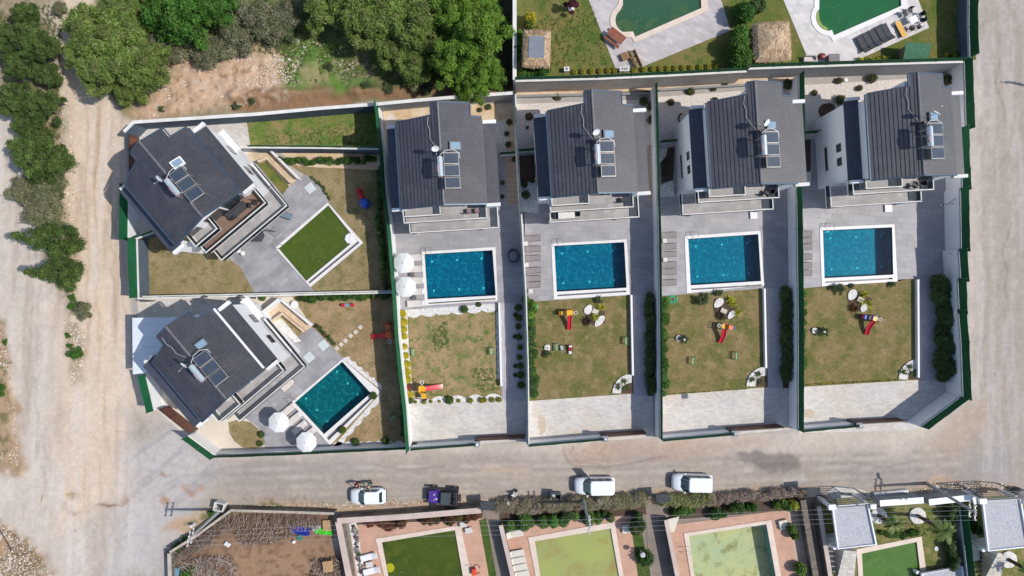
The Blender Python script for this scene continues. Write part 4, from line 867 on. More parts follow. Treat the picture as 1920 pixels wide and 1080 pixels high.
for k in '2345B':
    pts=[vp(k,-1.0,8.3,10.15),vp(k,-1.1,7.6,10.1),vp(k,-.9,7.0,10.12),vp(k,-.95,6.3,10.1),vp(k,-.5,5.5,10.25),vp(k,-.15,5.0,10.3)]
    tag(MB().path(pts,.022,5).build('roof_cable',mat('pale_cable',C(190,188,186),rough=.6)),{'2':'pale cable over the roof nearest the diagonal villas','3':'pale cable over the middle upright roof','4':'pale cable over the roof second from the right','5':'pale cable over the rightmost roof','B':'pale cable over the lower left diagonal roof'}[k],'cable','cables over the roofs')
# garden walls next to the diagonal villas, canopy
bwall('beige parapet wall around the small sunken garden of the upper left villa',[(483,303),(500,296),(546,343)],.8,wm=BEIGE,cm=BEIGE,t=.15,group='ramp walls'); bwall('white rail wall on the outer side of the upper left ramp',[(506,281),(559,334)],.9,wm=WHITE,t=.15,group='ramp walls')
bwall('white rail wall on the outer side of the lower left ramp',[(528,563),(584,610)],.9,wm=WHITE,t=.15,group='ramp walls'); bwall('beige parapet around the small sunken garden of the lower left villa',[(502,608),(529,588),(570,622)],.8,wm=BEIGE,cm=BEIGE,t=.15,group='ramp walls')
bwall('slanted white screen wall above the lower left ramp',[(484,592),(523,561)],1.6,wm=WHITE,t=.2,group='ramp walls')
T=thing('carport_canopy','flat white corrugated canopy beside the lower left villa, over the dirt road edge','canopy',(*W(300,645,0),0))
CAN=mat('white_sheet_roof',C(226,232,236),C(214,222,228),sc=.8,rows=(.78,90,.8,.06),fine=.03,rough=.5)
MB().prism(PW([(248,596),(365,594),(330,650),(298,696),(249,702)],3.1),2.98,3.1).build('canopy_roof',CAN,T,world=True)
m=MB()
for p in[(252,600),(253,697),(290,690),(320,600)]: x,y=W(*p,3); m.tube((x,y,0),(x,y,2.98),.06)
m.build('post',ALU,T,world=True)
# flat roofed buildings in the lower right
def flatb(label,pts,z,pergola=None):
    c=W(*pts[0],z); T=thing('flat_roofed_building',label,'building',(c[0],c[1],0),0,'flat roofed buildings')
    P=PW(pts,z)
    for p in P: MB().box(p[0]*.995,p[1],(z-.3)/2,.3,.3,z-.3,4).build('column',WHITE,T,world=True)
    q=[P[3],P[2],(P[2][0]-.02,P[2][1]+.25),(P[3][0]-.02,P[3][1]+.25)]; MB().prism(q,0,z-.3).build('wall',WHITE,T,world=True)
    cx=sum(p[0] for p in P)/len(P); cy=sum(p[1] for p in P)/len(P); I=[(cx+(p[0]-cx)*.93,cy+(p[1]-cy)*.96) for p in P]
    MB().prism(P,z-.3,z,[I]).build('parapet',WHITE,T,world=True); MB().prism(I,z-.32,z-.22).build('roof',mat('roof_gravel',C(190,190,194),C(168,168,174),sc=5,fine=.22,fsc=7,bump=.5),T,world=True)
    if pergola:
        MB().box(*W(pts[0][0]-1,pts[0][1]+1,z),z+.05,.75,.55,.35,4).box(*W(pts[1][0]+8,pts[1][1]+6,z),z+.05,.6,.5,.35,4).build('pillar_cap',WHITE,T,world=True)
        a,b,cc,d=PW(pergola,z+.1); m=MB()
        for i in range(5):
            p0=lerp2(a,d,i/4); p1=lerp2(b,cc,i/4); m.tube((*p0,z+.12),(*p1,z+.12),.045,6)
        for p0,p1 in((a,d),(b,cc),(lerp2(a,b,.5),lerp2(d,cc,.5))): m.tube((*p0,z+.1),(*p1,z+.1),.05,6)
        for p in(a,b): m.tube((*p,0),(*p,z+.1),.06,6)
        m.build('pergola',mat('dark_steel',C(52,58,66),rough=.5),T,world=True)
    return T
flatb('flat grey gravel roof with white parapet left of the palms, pergola in front',[(1560,949),(1628,943),(1645,1022),(1571,1030)],2.9,[(1553,936),(1627,931),(1648,945),(1572,951)])
flatb('flat grey gravel roof with white parapet at the bottom right corner',[(1842,938),(1915,934),(1931,1026),(1853,1034)],2.9,[(1832,925),(1906,921),(1924,934),(1850,938)])
flatb('low white side building behind the small grass green pool',[(1728,1076),(1806,1062),(1812,1110),(1732,1110)],1.0)
def stair(label,pts,z0,z1,n):
    """stepped stone stair along a quad, fanning"""
    c=W(*pts[0]); T=thing('stone_stair',label,'stairs',(*c,0),0,'white stone stairs'); 
    for i in range(n):
        a,b=i/n,(i+1)/n; q=PW([lerp2(pts[0],pts[3],a),lerp2(pts[1],pts[2],a),lerp2(pts[1],pts[2],b),lerp2(pts[0],pts[3],b)],z0+(z1-z0)*(1-b)); MB().prism(q,0,z0+(z1-z0)*(1-a)).build('step',mat('white_stone',C(226,220,210),C(206,198,188),sc=2,tile=(.35,.3,.6,0,.03),fine=.12),T,world=True)
stair('white tiled stair below the left flat roof',[(1580,1030),(1604,1032),(1598,1090),(1566,1090)],.3,2.6,8)
stair('white tiled stair below the bottom right flat roof',[(1868,1035),(1884,1040),(1870,1090),(1842,1085)],.3,2.6,8)
for p,w in(([(1549,1003),(1566,1000),(1570,1078),(1552,1078)],'left of the first tiled stair'),([(1812,1005),(1832,1000),(1838,1050),(1815,1055)],'between the green fence and the bottom right building')):
    tag(MB().prism(PW(p,.3),0,.3).build('paved_landing',mat('pale_concrete',C(206,202,194))),'pale raised landing '+w,'landing','pale landings')
# ---------------- garden furniture and toys ----------------
FAB=mat('taupe_sling',C(142,134,132),C(130,123,122),sc=2,rough=.8,fine=.06); FABW=mat('pale_cushion',C(222,212,206),C(206,196,190),sc=2,fine=.05); DARKM=mat('dark_metal',C(60,60,66),rough=.5)
WPL=mat('white_plastic',C(238,238,238),C(226,226,226),sc=2,rough=.4,fine=.03)
def lounger(fab,frm,head=.3,pil=None):
    T=thing('sun_lounger','x','sun lounger'); m=MB()
    m.box(.3,-.31,.3,1.3,.05,.06).box(.3,.31,.3,1.3,.05,.06).box(-.62,-.31,.3+head*.28,.62,.05,.06,0,0,math.degrees(math.atan2(head*.6,.6))).box(-.62,.31,.3+head*.28,.62,.05,.06,0,0,math.degrees(math.atan2(head*.6,.6))); m.build('frame',frm,T)
    MB().box(.3,0,.34,1.28,.58,.07).build('seat',fab,T,bevel=.02)
    MB().box(-.64,0,.36+head*.3,.62,.62,.07,0,0,math.degrees(math.atan2(head*.6,.6))).build('backrest',fab,T,bevel=.02)
    if pil: MB().box(-.8,0,.42+head*.42,.2,.5,.08,0,0,math.degrees(math.atan2(head*.6,.6))).build('pillow',pil,T,bevel=.02)
    for x in(-.3,.85):
        for y in(-.3,.3): MB().box(x,y,.15,.05,.05,.3).build('leg',frm,T)
    return T
def table(mt,w=.45,h=.42):
    T=thing('side_table','x','side table'); MB().box(0,0,h,w,w,.04).build('table_top',mt,T,bevel=.01)
    for x in(-1,1):
        for y in(-1,1): MB().box(x*w*.42,y*w*.42,h/2,.04,.04,h).build('leg',mt,T)
    return T
L1=Proto(lounger(FAB,DARKM,.12,mat('brown_pillow',C(120,110,108)))); L2=Proto(lounger(FABW,WPL,.1,WPL)); L3=Proto(lounger(mat('black_sling',C(74,76,80),C(62,64,68),fine=.08),DARKM,.5)); L4=Proto(lounger(mat('cream_sling',C(214,210,196),C(204,198,184),fine=.05),WPL,.5)); L5=Proto(lounger(FAB,DARKM,.02)); L6=Proto(lounger(WPL,WPL,.35))
TB=Proto(table(mat('dark_table',C(98,94,96),rough=.6))); TW=Proto(table(mat('pale_table',C(206,200,196))))
def o_(i): return ORD[i]
for i,y in enumerate((483,504,526,547,569)): L2.put((*W(779 if i<4 else 780,y,.3),ZD),183.5,'pale sun lounger, %s from the top left of the two-parasol pool'%o_(i),'loungers at the parasols')
for i,(y,p) in enumerate(((447,L5),(467,L1),(484,L1),(507,L5),(522.5,L5),(534,L5))): p.put((*W(997.5,y,.3),ZD),3.5,'taupe sun lounger, %s from the top left of the second upright villa\'s pool'%o_(i),'taupe loungers')
for i,y in enumerate((441,462,477,496.5,510,530)): L1.put((*W(1252,y,.3),ZD),3.5,'taupe sun lounger, %s from the top left of the third upright villa\'s pool'%o_(i),'taupe loungers')
for i,y in enumerate((439,451.5,463.5,482,498,512)): L5.put((*W(1506,y,.3),ZD),3.5,'taupe sun lounger partly under the fence, %s from the top beside the rightmost pool'%o_(i),'taupe loungers')
for x,y,w in((773,515,'between the two white parasols'),(777,558,'below the lower white parasol beside the loungers')): TB.put((*W(x,y,.3),ZD),3.5,'small brownish side table '+w,'side tables')
for x,y,w in((986,457,'topmost left of the second upright villa\'s pool'),(987,497,'middle one left of the second upright villa\'s pool'),(995,546,'lowest one left of the second upright villa\'s pool'),(1246,451.5,'between first and second lounger left of the third pool'),(1247,487,'between third and fourth lounger left of the third pool')): TW.put((*W(x,y,.3),ZD),3.5,'small pale side table, '+w,'side tables')
for i,(x,y) in enumerate(((541,768),(552,785),(562,801),(578,814))): L2.put((*W(x,y,.3),ZD),220,'pale lounger at the lower left diagonal pool, %s from the top'%o_(i),'loungers at the diagonal pool')
# parasols
def parasol(r=1.12,h=2.45):
    T=thing('parasol','x','parasol'); m=MB(); n=8
    v=[(0,0,h+.38)]+[(r*math.cos(2*math.pi*(i+.5)/n),r*math.sin(2*math.pi*(i+.5)/n),h) for i in range(n)]+[(r*.5*math.cos(2*math.pi*(i+.5)/n),r*.5*math.sin(2*math.pi*(i+.5)/n),h+.22) for i in range(n)]
    v+=[(x,y,z-.03) for x,y,z in v[1:9]]
    f=[(0,9+i,9+(i+1)%n) for i in range(n)]+[(9+i,1+i,1+(i+1)%n,9+(i+1)%n) for i in range(n)]+[(1+i,17+i,17+(i+1)%n,1+(i+1)%n) for i in range(n)]
    m.add(v,f).build('canopy',mat('white_canvas',C(245,245,245),C(238,238,240),sc=1,fine=.02,trans=.15),T); m=MB()
    for i in range(n): a=2*math.pi*(i+.5)/n; m.tube((.05*math.cos(a),.05*math.sin(a),h+.3),(r*.96*math.cos(a),r*.96*math.sin(a),h-.03),.015,5)
    m.build('rib',ALU,T); MB().tube((0,0,0),(0,0,h+.46),.03).build('pole',ALU,T); MB().lathe((0,0,0),[(.3,0),(.3,.08),(.1,.12)],14).build('base',GREY,T); MB().lathe((0,0,h+.38),[(.05,0),(.06,.05),(.02,.1)],8).build('finial',WPL,T); return T
PP=Proto(parasol())
for x,y,w in((757.5,493,'upper of the two beside the first upright villa pool'),(761,538,'lower of the two beside the first upright villa pool'),(522.5,792,'left of the diagonal blue pool, the upper one'),(574.5,829,'below the diagonal blue pool by the road wall')): PP.put((*W(x,y,2.5),ZD),3,'white octagonal parasol, '+w,'white parasols')
# dark cantilever parasol in the garden of the upper left villa
T=thing('cantilever_parasol','dark folded cantilever parasol on the terrace of the upper left villa','parasol',(*W(497,445,0),ZD),-40)
MB().prism([(-.6,-.5),(.1,-.75),(.75,-.2),(.6,.5),(-.1,.8),(-.65,.3)],2.3,[2.1,2.1,2.15,2.2,2.1,2.15]).lathe((0,0,2.15),[(.3,0),(.15,.25),(.02,.4)],8).build('canopy',mat('charcoal_canvas',C(70,66,74),fine=.08),T); MB().tube((.5,1.2,0),(.5,1.2,2.8),.05).tube((.5,1.2,2.8),(0,0,2.6),.04).build('arm',DARKM,T); MB().box(.5,1.2,.08,.9,.9,.16).build('base',GREY,T)
dd=Proto(lounger(mat('grey_sling',C(120,136,148),C(104,118,130)),DARKM,.6)); dd.put((*W(531,402,.3),ZD),-20,'blue-grey lounger chair by the balcony edge of the upper left villa','chair'); dd.o['category']='lounger'
# floating cover, stools
T=thing('pool_float','white octagonal float in the right corner of the dark green pool','pool float',(*W(656,447,.1),.0),10); MB().lathe((0,0,.0),[(.55,0),(.6,.08),(.5,.14)],8).build('float_body',WPL,T,); MB().lathe((.05,0,.14),[(.18,0),(.12,.06)],8).build('handle',WPL,T)
def stool(r=.26): 
    T=thing('round_stool','x','stool'); MB().lathe((0,0,.4),[(r*.9,0),(r,.03),(r*.95,.06)],14).build('seat',WPL,T)
    for i in range(3): a=i*2.09; MB().tube((r*.6*math.cos(a),r*.6*math.sin(a),.4),(r*.8*math.cos(a),r*.8*math.sin(a),0),.02).build('leg',ALU,T)
    return T
ST=Proto(stool())
for x,y,w in((448,470,'left one below the balcony of the upper left villa'),(456,475,'right one below the balcony of the upper left villa')): ST.put((*W(x,y,.4),ZD),0,'small round white stool, '+w,'white stools')
ST.put((*W(553,571,.4),0),0,'round white table at the corner hedge of the lower left lawn','white stools',(1.6,1.6,1.2))
# daybed, pale hatches, mats
T=thing('daybed','white rounded daybed beside the balcony of the lower left villa','daybed',(*W(540,722,.2),ZD),42); MB().prism([(-.8,-.3),(.5,-.35),(.8,-.1),(.8,.15),(.5,.35),(-.8,.3)],.12,.35).build('mattress',FABW,T,bevel=.05); MB().prism([(-.85,-.35),(.55,-.4),(.87,-.1),(.87,.17),(.55,.4),(-.85,.35)],0,.14).build('base',GREY,T)
for x,y,a,w in((607,647,40,'upper right'),(580,670,40,'lower left'),(582,353,40,'upper terrace, alone'),): tag(MB().box(*W(x,y),ZD+.03,.95,.95,.05,a).build('pale_hatch',mat('pale_hatch',C(206,214,214),C(196,204,206))),'square pale hatch cover set in the grey diagonal terrace, '+w,'hatch','square hatches')
for x,y,w in((1412,404,'below the balcony of the third upright villa'),(1664,391,'below the balcony of the rightmost villa')): tag(MB().box(*W(x,y),ZD+.1,.75,.75,.2,3.5).build('white_step_box',WPL),'square white box step '+w,'step','white steps')
for k,(x,y) in enumerate(((632,653),(640,645.5),(648,638.5),(658,629.5),(667,622.5),(676,613.5))): tag(MB().box(*W(x,y),ZL+.03,.42,.42,.05,45).build('stepping_stone',mat('step_stone',C(214,204,190),C(200,190,176))),'square pale stepping stone, %s from the pool end in the row across the brown lawn'%o_(k),'stepping stone','stepping stones')
# wicker egg chair
T=thing('egg_chair','grey wicker round chair against the right fence beside the two-parasol pool','chair',(*W(963,480,.5),ZD),10)
WK=mat('grey_wicker',C(108,110,120),C(84,86,94),sc=6,tile=(.12,.12,.6,0,.02),fine=.15); m=MB(); n=18
for k in range(4):
    a0=k*.38; pts=[(.62*math.cos(a)*math.cos(a0)**.3,.75*math.sin(a),.45+.6*math.sin(a0)) for a in np.linspace(-2.6,2.6,14)]; m.path(pts,.045)
for a in np.linspace(-2.6,2.6,12): m.path([(.62*math.cos(a),.75*math.sin(a),.3),(.6*math.cos(a),.72*math.sin(a),.8),(.42*math.cos(a),.5*math.sin(a),1.1)],.025)
m.lathe((0,0,.3),[(.6,0),(.62,.05)],16,1,1.2); m.build('shell',WK,T); MB().lathe((0,0,.36),[(.48,0),(.5,.12),(.4,.16)],14,1,1.2).build('cushion',mat('grey_cushion',C(150,152,162)),T); MB().lathe((0,0,0),[(.4,0),(.38,.3)],12).build('base',DARKM,T)
# balcony dining set (second upright villa)
T=thing('dining_table','dining table under a white patterned cloth on the middle villa\'s lower balcony','table',vp('3',-2.5,-1.2,3.12),3.5); MB().box(0,0,.75,1.7,.85,.04).build('table_top',mat('patterned_cloth',C(236,234,230),C(226,222,220),sc=3,c3=C(180,120,110),sc3=9,fine=.05),T)
for x in(-.75,.75):
    for y in(-.35,.35): MB().box(x,y,.37,.06,.06,.74).build('leg',DARKM,T)
def chair(mt):
    T=thing('chair','x','chair'); MB().box(0,0,.45,.46,.46,.06).build('seat',mt,T,bevel=.02); MB().box(-.22,0,.72,.06,.46,.5).build('backrest',mt,T,bevel=.02)
    for x in(-.2,.2):
        for y in(-.2,.2): MB().box(x,y,.22,.04,.04,.44).build('leg',DARKM,T)
    return T
CH=Proto(chair(mat('black_chair',C(52,54,60),rough=.6))); CG='black chairs on the balconies'
for k,u,v,z,a,w in(('3',-3.55,-1.2,3.12,3.5,'left of the dining table on the middle villa\'s lower balcony'),('3',-1.35,-1.2,3.12,183,'right of the dining table on the middle villa\'s lower balcony'),('3',2.9,-.4,6.07,100,'right end of the upper balcony of the middle villa'),('3',-1.2,-.2,6.07,200,'left part of the upper balcony of the middle villa'),
  ('A',1.3,-.6,6.07,80,'middle of the upper balcony of the upper left villa'),('A',3.2,-.7,6.07,130,'right end of the upper balcony of the upper left villa'),('A',3.9,-.9,6.07,210,'corner of the upper balcony of the upper left villa'),('4',1.9,-.5,6.07,60,'right end of the upper balcony, roof second from the right'),('4',2.4,-.3,6.07,160,'beside another black chair, upper balcony, roof second from the right'),('5',1.3,-.5,6.07,60,'upper balcony of the rightmost villa, left one'),('5',2.1,-.4,6.07,200,'upper balcony of the rightmost villa, right one')): CH.put(vp(k,u,v,z),a+(40 if k=='A' else 0),'black chair, '+w,CG)
CR=Proto(chair(mat('red_brown_chair',C(130,80,80),C(160,150,150),sc=5)))
for u,w in((2.1,'left one'),(2.9,'right one')): CR.put(vp('2',u,-.35,6.07),100,'dark red chair on the balcony above the two-parasol terrace, '+w,'red chairs')
for k,u,v,w in(('A',1.9,-.35,'under the eaves of the upper left villa'),):
    T=thing('sofa','long dark sofa on the boarded balcony '+w,'sofa',vp(k,u,v,6.07),40); MB().box(0,0,.25,2.2,.7,.4).build('seat',mat('dark_sofa',C(66,66,70)),T,bevel=.04); MB().box(0,.3,.5,2.2,.15,.5).build('backrest',MATS['dark_sofa'],T,bevel=.04)
# climbing playsets
RED=mat('red_plastic',C(214,36,58),C(200,30,50),sc=2,fine=.03,rough=.35); YEL=mat('yellow_plastic',C(232,176,40),rough=.4,fine=.03); BLU=mat('blue_plastic',C(40,90,190),rough=.4,fine=.03); ORA=mat('orange_plastic',C(232,120,40),rough=.4,fine=.03)
def slide_mesh(L,h,w,curve=0):
    m=MB(); n=12; v=[]
    for i in range(n+1):
        t=i/n; y=-L*t; z=.12+(h-.12)*(1-t)**1.15+(.0); x=curve*math.sin(t*math.pi)
        for (dx,dz) in((-w/2,.16),(-w/2+.05,.16),(-w/2+.08,0),(w/2-.08,0),(w/2-.05,.16),(w/2,.16),(w/2,-.05),(-w/2,-.05)): v.append((x+dx,y,z+dz))
    f=[(i*8+j,i*8+(j+1)%8,(i+1)*8+(j+1)%8,(i+1)*8+j) for i in range(n) for j in range(8)]+[tuple(range(8))[::-1],tuple(n*8+j for j in range(8))]
    return m.add(v,f)
def playset(col=(YEL,BLU,ORA),mirror=1,curve=0):
    T=thing('climbing_playset','x','playset'); slide_mesh(1.75,1.15,.5,curve).build('slide',RED,T)
    MB().box(0,.35,1.12,.75,.7,.08).build('platform',col[2],T,bevel=.01)
    m=MB()
    for x in(-.36,.36):
        for y in(.03,.68): m.tube((x,y,0),(x,y,1.75),.05)
    m.build('tower_post',col[1],T)
    MB().box(0,.68,1.4,.72,.06,.45).box(-.37*mirror,.35,1.4,.05,.6,.4).build('side_panel',col[0],T,bevel=.01)
    MB().box(-.8*mirror,.3,.95,.5,.5,.07).box(-1.05*mirror,.3,.5,.06,.5,.95).build('climbing_wall',col[0],T,bevel=.01)
    m=MB(); n=14
    for i in range(n):
        a,b=2*math.pi*i/n,2*math.pi*(i+1)/n; c=(.72*mirror,.35,1.2); m.tube((c[0]+.2*math.cos(a),c[1]+.2*math.sin(a),c[2]),(c[0]+.2*math.cos(b),c[1]+.2*math.sin(b),c[2]),.035)
    m.tube((.38*mirror,.35,1.2),(.52*mirror,.35,1.2),.03).build('hoop',WPL,T); m=MB()
    for z in(.25,.5,.75,1.0): m.box(-1.25*mirror,.3,z,.06,.46,.05)
    m.box(-1.28*mirror,.08,.55,.05,.05,1.1).box(-1.28*mirror,.52,.55,.05,.05,1.1).build('ladder',col[1],T)
    return T
q=playset((YEL,ORA,YEL)); tag(q,'red slide playset with yellow panels on the second upright villa\'s lawn','playset','climbing playsets'); q.scale=(.88,)*3; q.location=(*W(1068,592,.8),ZL)
q=playset((ORA,BLU,YEL),-1,.12); tag(q,'red slide playset with blue and orange panels on the third upright villa\'s lawn','playset','climbing playsets'); q.scale=(.88,)*3; q.location=(*W(1357,617,.8),ZL); q.rotation_euler.z=R(-8)
q=playset((BLU,mat('dark_red_plastic',C(150,30,60)),YEL),1,-.15); tag(q,'red slide playset with blue panels on the rightmost lawn','playset','climbing playsets'); q.scale=(.88,)*3; q.location=(*W(1636,602,.8),ZL); q.rotation_euler.z=R(-12)
q=playset((YEL,DARKM,YEL),1,0); tag(q,'bright red slide playset in the lower left corner of the dry lawn','playset','climbing playsets'); q.location=(*W(799,728,.8),ZL); q.rotation_euler.z=R(95)
q=playset((ORA,RED,ORA),1,0); tag(q,'red slide playset with orange panels on the brown lawn of the lower left villa','playset','climbing playsets'); q.location=(*W(724,628,.8),ZL); q.rotation_euler.z=R(-82)
T=thing('tube_slide','blue play tower with a red tube slide on the upper left villa\'s lawn','playset',(*W(683,378,.8),ZL),208); m=MB(); v=[];n=12
pts=[Vector((0,-.2-1.3*t,1.0-.75*t)) for t in np.linspace(0,1,9)]
for a,b in zip(pts,pts[1:]): m.tube(a,b,.3,12)
m.build('tube',RED,T); MB().lathe((0,.25,0),[(.48,0),(.5,.9),(.55,1.2),(.5,1.5),(.35,1.75),(.05,1.9)],10).build('tower',BLU,T); m=MB()
for i in range(5): a=i*1.256; m.tube((.55*math.cos(a),.25+.55*math.sin(a),0),(.55*math.cos(a),.25+.55*math.sin(a),1.3),.04)
m.build('post',mat('sky_blue_plastic',C(90,150,210)),T)
T=thing('toy_seesaw','red and grey rocking seesaw under the hedge of the lower left lawn','seesaw',(*W(652,572,.3),ZL),2); [MB().lathe((sx_,0,.1),[(.12,0),(.22,.15),(.16,.4)],10).build('seat',RED,T) for sx_ in(-.5,.5)]; MB().box(0,0,.25,.9,.32,.1).build('beam',mat('grey_blue_plastic',C(120,150,160)),T)
# small goals
def goal():
    T=thing('toy_goal','x','toy goal'); m=MB(); w,d,h=.38,.22,.6
    for y in(-w,w): m.path([(-d,y,0),(-d*.2,y,h),(d,y,h),(d,y,0)],.028)
    m.tube((d,-w,h),(d,w,h),.03).tube((-d,-w,0),(-d,w,0),.03).tube((-d*.2,-w,h),(-d*.2,w,h),.03).build('frame',mat('green_plastic',C(30,130,96),rough=.4),T)
    MB().add([(d*.3,-w*.9,h-.02),(d*.8,-w*.9,h-.02),(d*.8,w*.9,h-.02),(d*.3,w*.9,h-.02),(d*.3,-w*.9,h-.05),(d*.8,-w*.9,h-.05),(d*.8,w*.9,h-.05),(d*.3,w*.9,h-.05)],[(0,1,2,3),(7,6,5,4),(0,4,5,1),(1,5,6,2),(2,6,7,3),(3,7,4,0)]).build('net',mat('pale_green_net',C(170,190,130),fine=.2,fsc=40),T); return T
GP=Proto(goal())
for x,y,a,w in((773.5,660,0,'beside the yellow bushes at the left of the dry lawn'),(923.5,659,180,'at the right edge of the dry lawn'),(736,781,-50,'in the shade at the lower right of the brown lawn'),(1042,651,0,'left part of the second upright villa\'s lawn, next to the toys'),(1175.5,639,180,'right edge of the second upright villa\'s lawn'),(1300.5,677,175,'left part of the third upright villa\'s lawn'),(1378,667,0,'right part of the third upright villa\'s lawn')): GP.put((*W(x,y,.4),ZL),a,'small green toy goal, '+w,'small green toy goals')
T=thing('toy_pram','small silver toy pram on the second upright villa\'s lawn','toy pram',(*W(1053,652,.3),ZL),20); m=MB()
for x in(-.18,.18):
    for y in(-.2,.2): m.lathe((x,y,.02),[(.07,0),(.09,.05),(.07,.1)],8)
m.build('wheel',DARKM,T); MB().box(0,0,.3,.32,.5,.22).build('basket',mat('silver_fabric',C(170,175,182)),T,bevel=.04); MB().path([(-.15,-.2,.35),(-.15,-.45,.6),(.15,-.45,.6),(.15,-.2,.35)],.02).build('handle',ALU,T)
T=thing('toy_rocker','red and white ride-on rocker toy beside the silver pram','rocker',(*W(1069,655,.3),ZL),0); MB().box(0,.15,.25,.42,.65,.3).build('body',mat('dark_red_toy',C(150,40,48)),T,bevel=.06); MB().box(0,.35,.5,.3,.2,.25).box(0,-.35,.2,.3,.3,.2).build('white_trim',WPL,T,bevel=.03); MB().box(-.18,0,.05,.05,.9,.08).box(.18,0,.05,.05,.9,.08).build('runner',DARKM,T)
# round white stumps, hoses
for x,y,w in((1026,652,'left part of the second upright villa\'s lawn'),(1273,634,'left part of the third upright villa\'s lawn'),(1528,620,'left part of the rightmost lawn')):
    T=thing('round_planter','round white stone ring '+w,'planter',(*W(x,y,.2),ZL),0,'round white planters'); MB().lathe((0,0,0),[(.34,0),(.36,.15),(.32,.22)],18,jit=.05,seed=int(x)).build('rim',PEB,T); MB().tube((0,0,0),(.05,.0,2.2),.04).build('lamp_pole',DARKM,T); MB().lathe((.05,0,2.2),[(.04,0),(.12,.08),(.1,.2),(.03,.24)],10).build('lamp',WPL,T)
for x,y,r,w in((1001,575,.4,'beside the hedge top of the second upright villa\'s lawn'),(1261,561,.55,'beside the hedge top of the third upright villa\'s lawn')):
    m=MB(); rnd=random.Random(int(x))
    for k in range(9):
        rr=r*rnd.uniform(.5,1); ox,oy=rnd.uniform(-.1,.1),rnd.uniform(-.1,.1); c=W(x,y); P=[(c[0]+ox+rr*math.cos(a),c[1]+oy+rr*.8*math.sin(a),ZL+.03+k*.012) for a in np.linspace(0,6.28,16)]; m.path(P,.02,5)
    tag(m.build('garden_hose',mat('turquoise_hose',C(60,190,140),rough=.4)),'coiled turquoise garden hose '+w,'hose','coiled hoses')
# wall lamps on the right wall & benches left over: outdoor shower post and AC
for x,y,w in((1790,468,'upper'),(1812,390,'top')): pass
for x,y,z,w in((1062,131,ZU,'left of the row of yellow shrubs'),(1166,131,ZU,'left of the pair at the deck tip'),(1174,131,ZU,'right of the pair at the deck tip')):
    T=thing('outdoor_unit','white outdoor air unit by the wall, '+w,'ac unit',(*W(x,y,z+.3),z),3,'white outdoor units'); MB().box(0,0,.35,.55,.45,.6).build('casing',WPL,T,bevel=.02); MB().lathe((0,0,.65),[(.17,0),(.17,.02)],14).build('fan_grille',GREY,T)
# thatched gazebos
TH=mat('thatch',C(206,180,148),C(170,144,116),sc=4,fine=.3,fsc=10,bump=.8)
def thatch(label,cx,cy,w,d,rz,center):
    z=ZU; T=thing('thatched_gazebo',label,'gazebo',(*W(cx,cy,z+2.4),z),rz,'thatched gazebos'); rnd=random.Random(int(cx)); m=MB(); n=40
    if center: prof=[(1.0,2.2),(.92,2.5),(.55,2.85)]
    else: prof=[(1.0,2.1),(.8,2.6),(.3,3.1),(.05,3.25)]
    def rect(t,k): 
        a=2*math.pi*t; c,s=math.cos(a),math.sin(a); q=1/max(abs(c),abs(s))**.92; return (c*q*w/2*k,s*q*d/2*k)
    v=[];
    for k,zz in prof:
        for i in range(n): x,y=rect(i/n,k*(1+rnd.uniform(-.025,.025))); v.append((x,y,zz+rnd.uniform(-.03,.03)))
    L=len(prof); f=[(k*n+i,k*n+(i+1)%n,(k+1)*n+(i+1)%n,(k+1)*n+i) for k in range(L-1) for i in range(n)]+[tuple((L-1)*n+i for i in range(n))]
    m.add(v,f).build('thatch_roof',TH,T)
    rs=[];
    if center: MB().prism([rect(i/n,.56) for i in range(n)],2.8,2.9).build('roof_sheet',mat('grey_sheet',C(132,138,146),C(120,126,136),fine=.05,rough=.4),T)
    for x in(-1,1):
        for y in(-1,1): MB().tube((x*w*.4,y*d*.4,0),(x*w*.4,y*d*.4,2.2),.07).build('post',mat('brown_post',C(120,90,66)),T)
    # loose straw along the edges
    m=MB()
    for i in range(420):
        t=rnd.random(); k=rnd.uniform(.45 if not center else .6,1.0); x,y=rect(t,k); zz=np.interp(k,[p[0] for p in prof[::-1]],[p[1] for p in prof[::-1]])+.03; x2,y2=rect(t+rnd.uniform(-.01,.01),k+rnd.uniform(.05,.12)); m.tube((x,y,zz+.03),(x2,y2,zz-.06),.018,3)
    o=m.build('straw',mat('straw',C(214,184,148),C(170,138,106),sc=8),T); o['kind']='stuff'
thatch('thatched gazebo with a grey sheet in the middle at the top left garden corner',1006,91,2.9,3.9,-2,True)
thatch('larger thatched gazebo with a plain straw roof at the top, between the two gardens',1449,77,3.9,4.1,3,False)
# upper garden furniture
WD=mat('reddish_wood',C(150,92,70),C(128,74,56),sc=2,rows=(.12,90,.7,.15),fine=.1); WD2=mat('tan_wood',C(158,120,84),C(134,98,66),sc=2,rows=(.12,90,.7,.15),fine=.1)
T=thing('picnic_table','reddish wooden table with benches on the top deck','table',(*W(1154,69,ZU+.7),ZN),-38); MB().box(0,0,.74,1.9,.7,.06).build('table_top',WD,T)
for y in(-.6,.6): b=MB().box(0,y,.44,1.9,.28,.05).build('bench',WD,T)
for x in(-.7,.7): MB().box(x,0,.36,.08,1.3,.06).box(x,-.25,.36,.07,.07,.72).box(x,.25,.36,.07,.07,.72).build('trestle',WD,T)
T=thing('corner_sofa','L-shaped tan wooden garden sofa with cushions near the deck tip','sofa',(*W(1190,110,ZU+.4),ZN),-65); MB().box(.1,0,.3,1.9,.7,.3).box(-.65,-.75,.3,.7,.9,.3).build('frame',WD2,T); MB().box(.1,.3,.6,1.9,.1,.4).build('backrest',WD2,T)
for x in(-.5,.15,.75): MB().box(x,0,.5,.5,.5,.12).build('cushion',mat('olive_cushion',C(150,130,90),C(120,110,84),sc=5),T,bevel=.04)
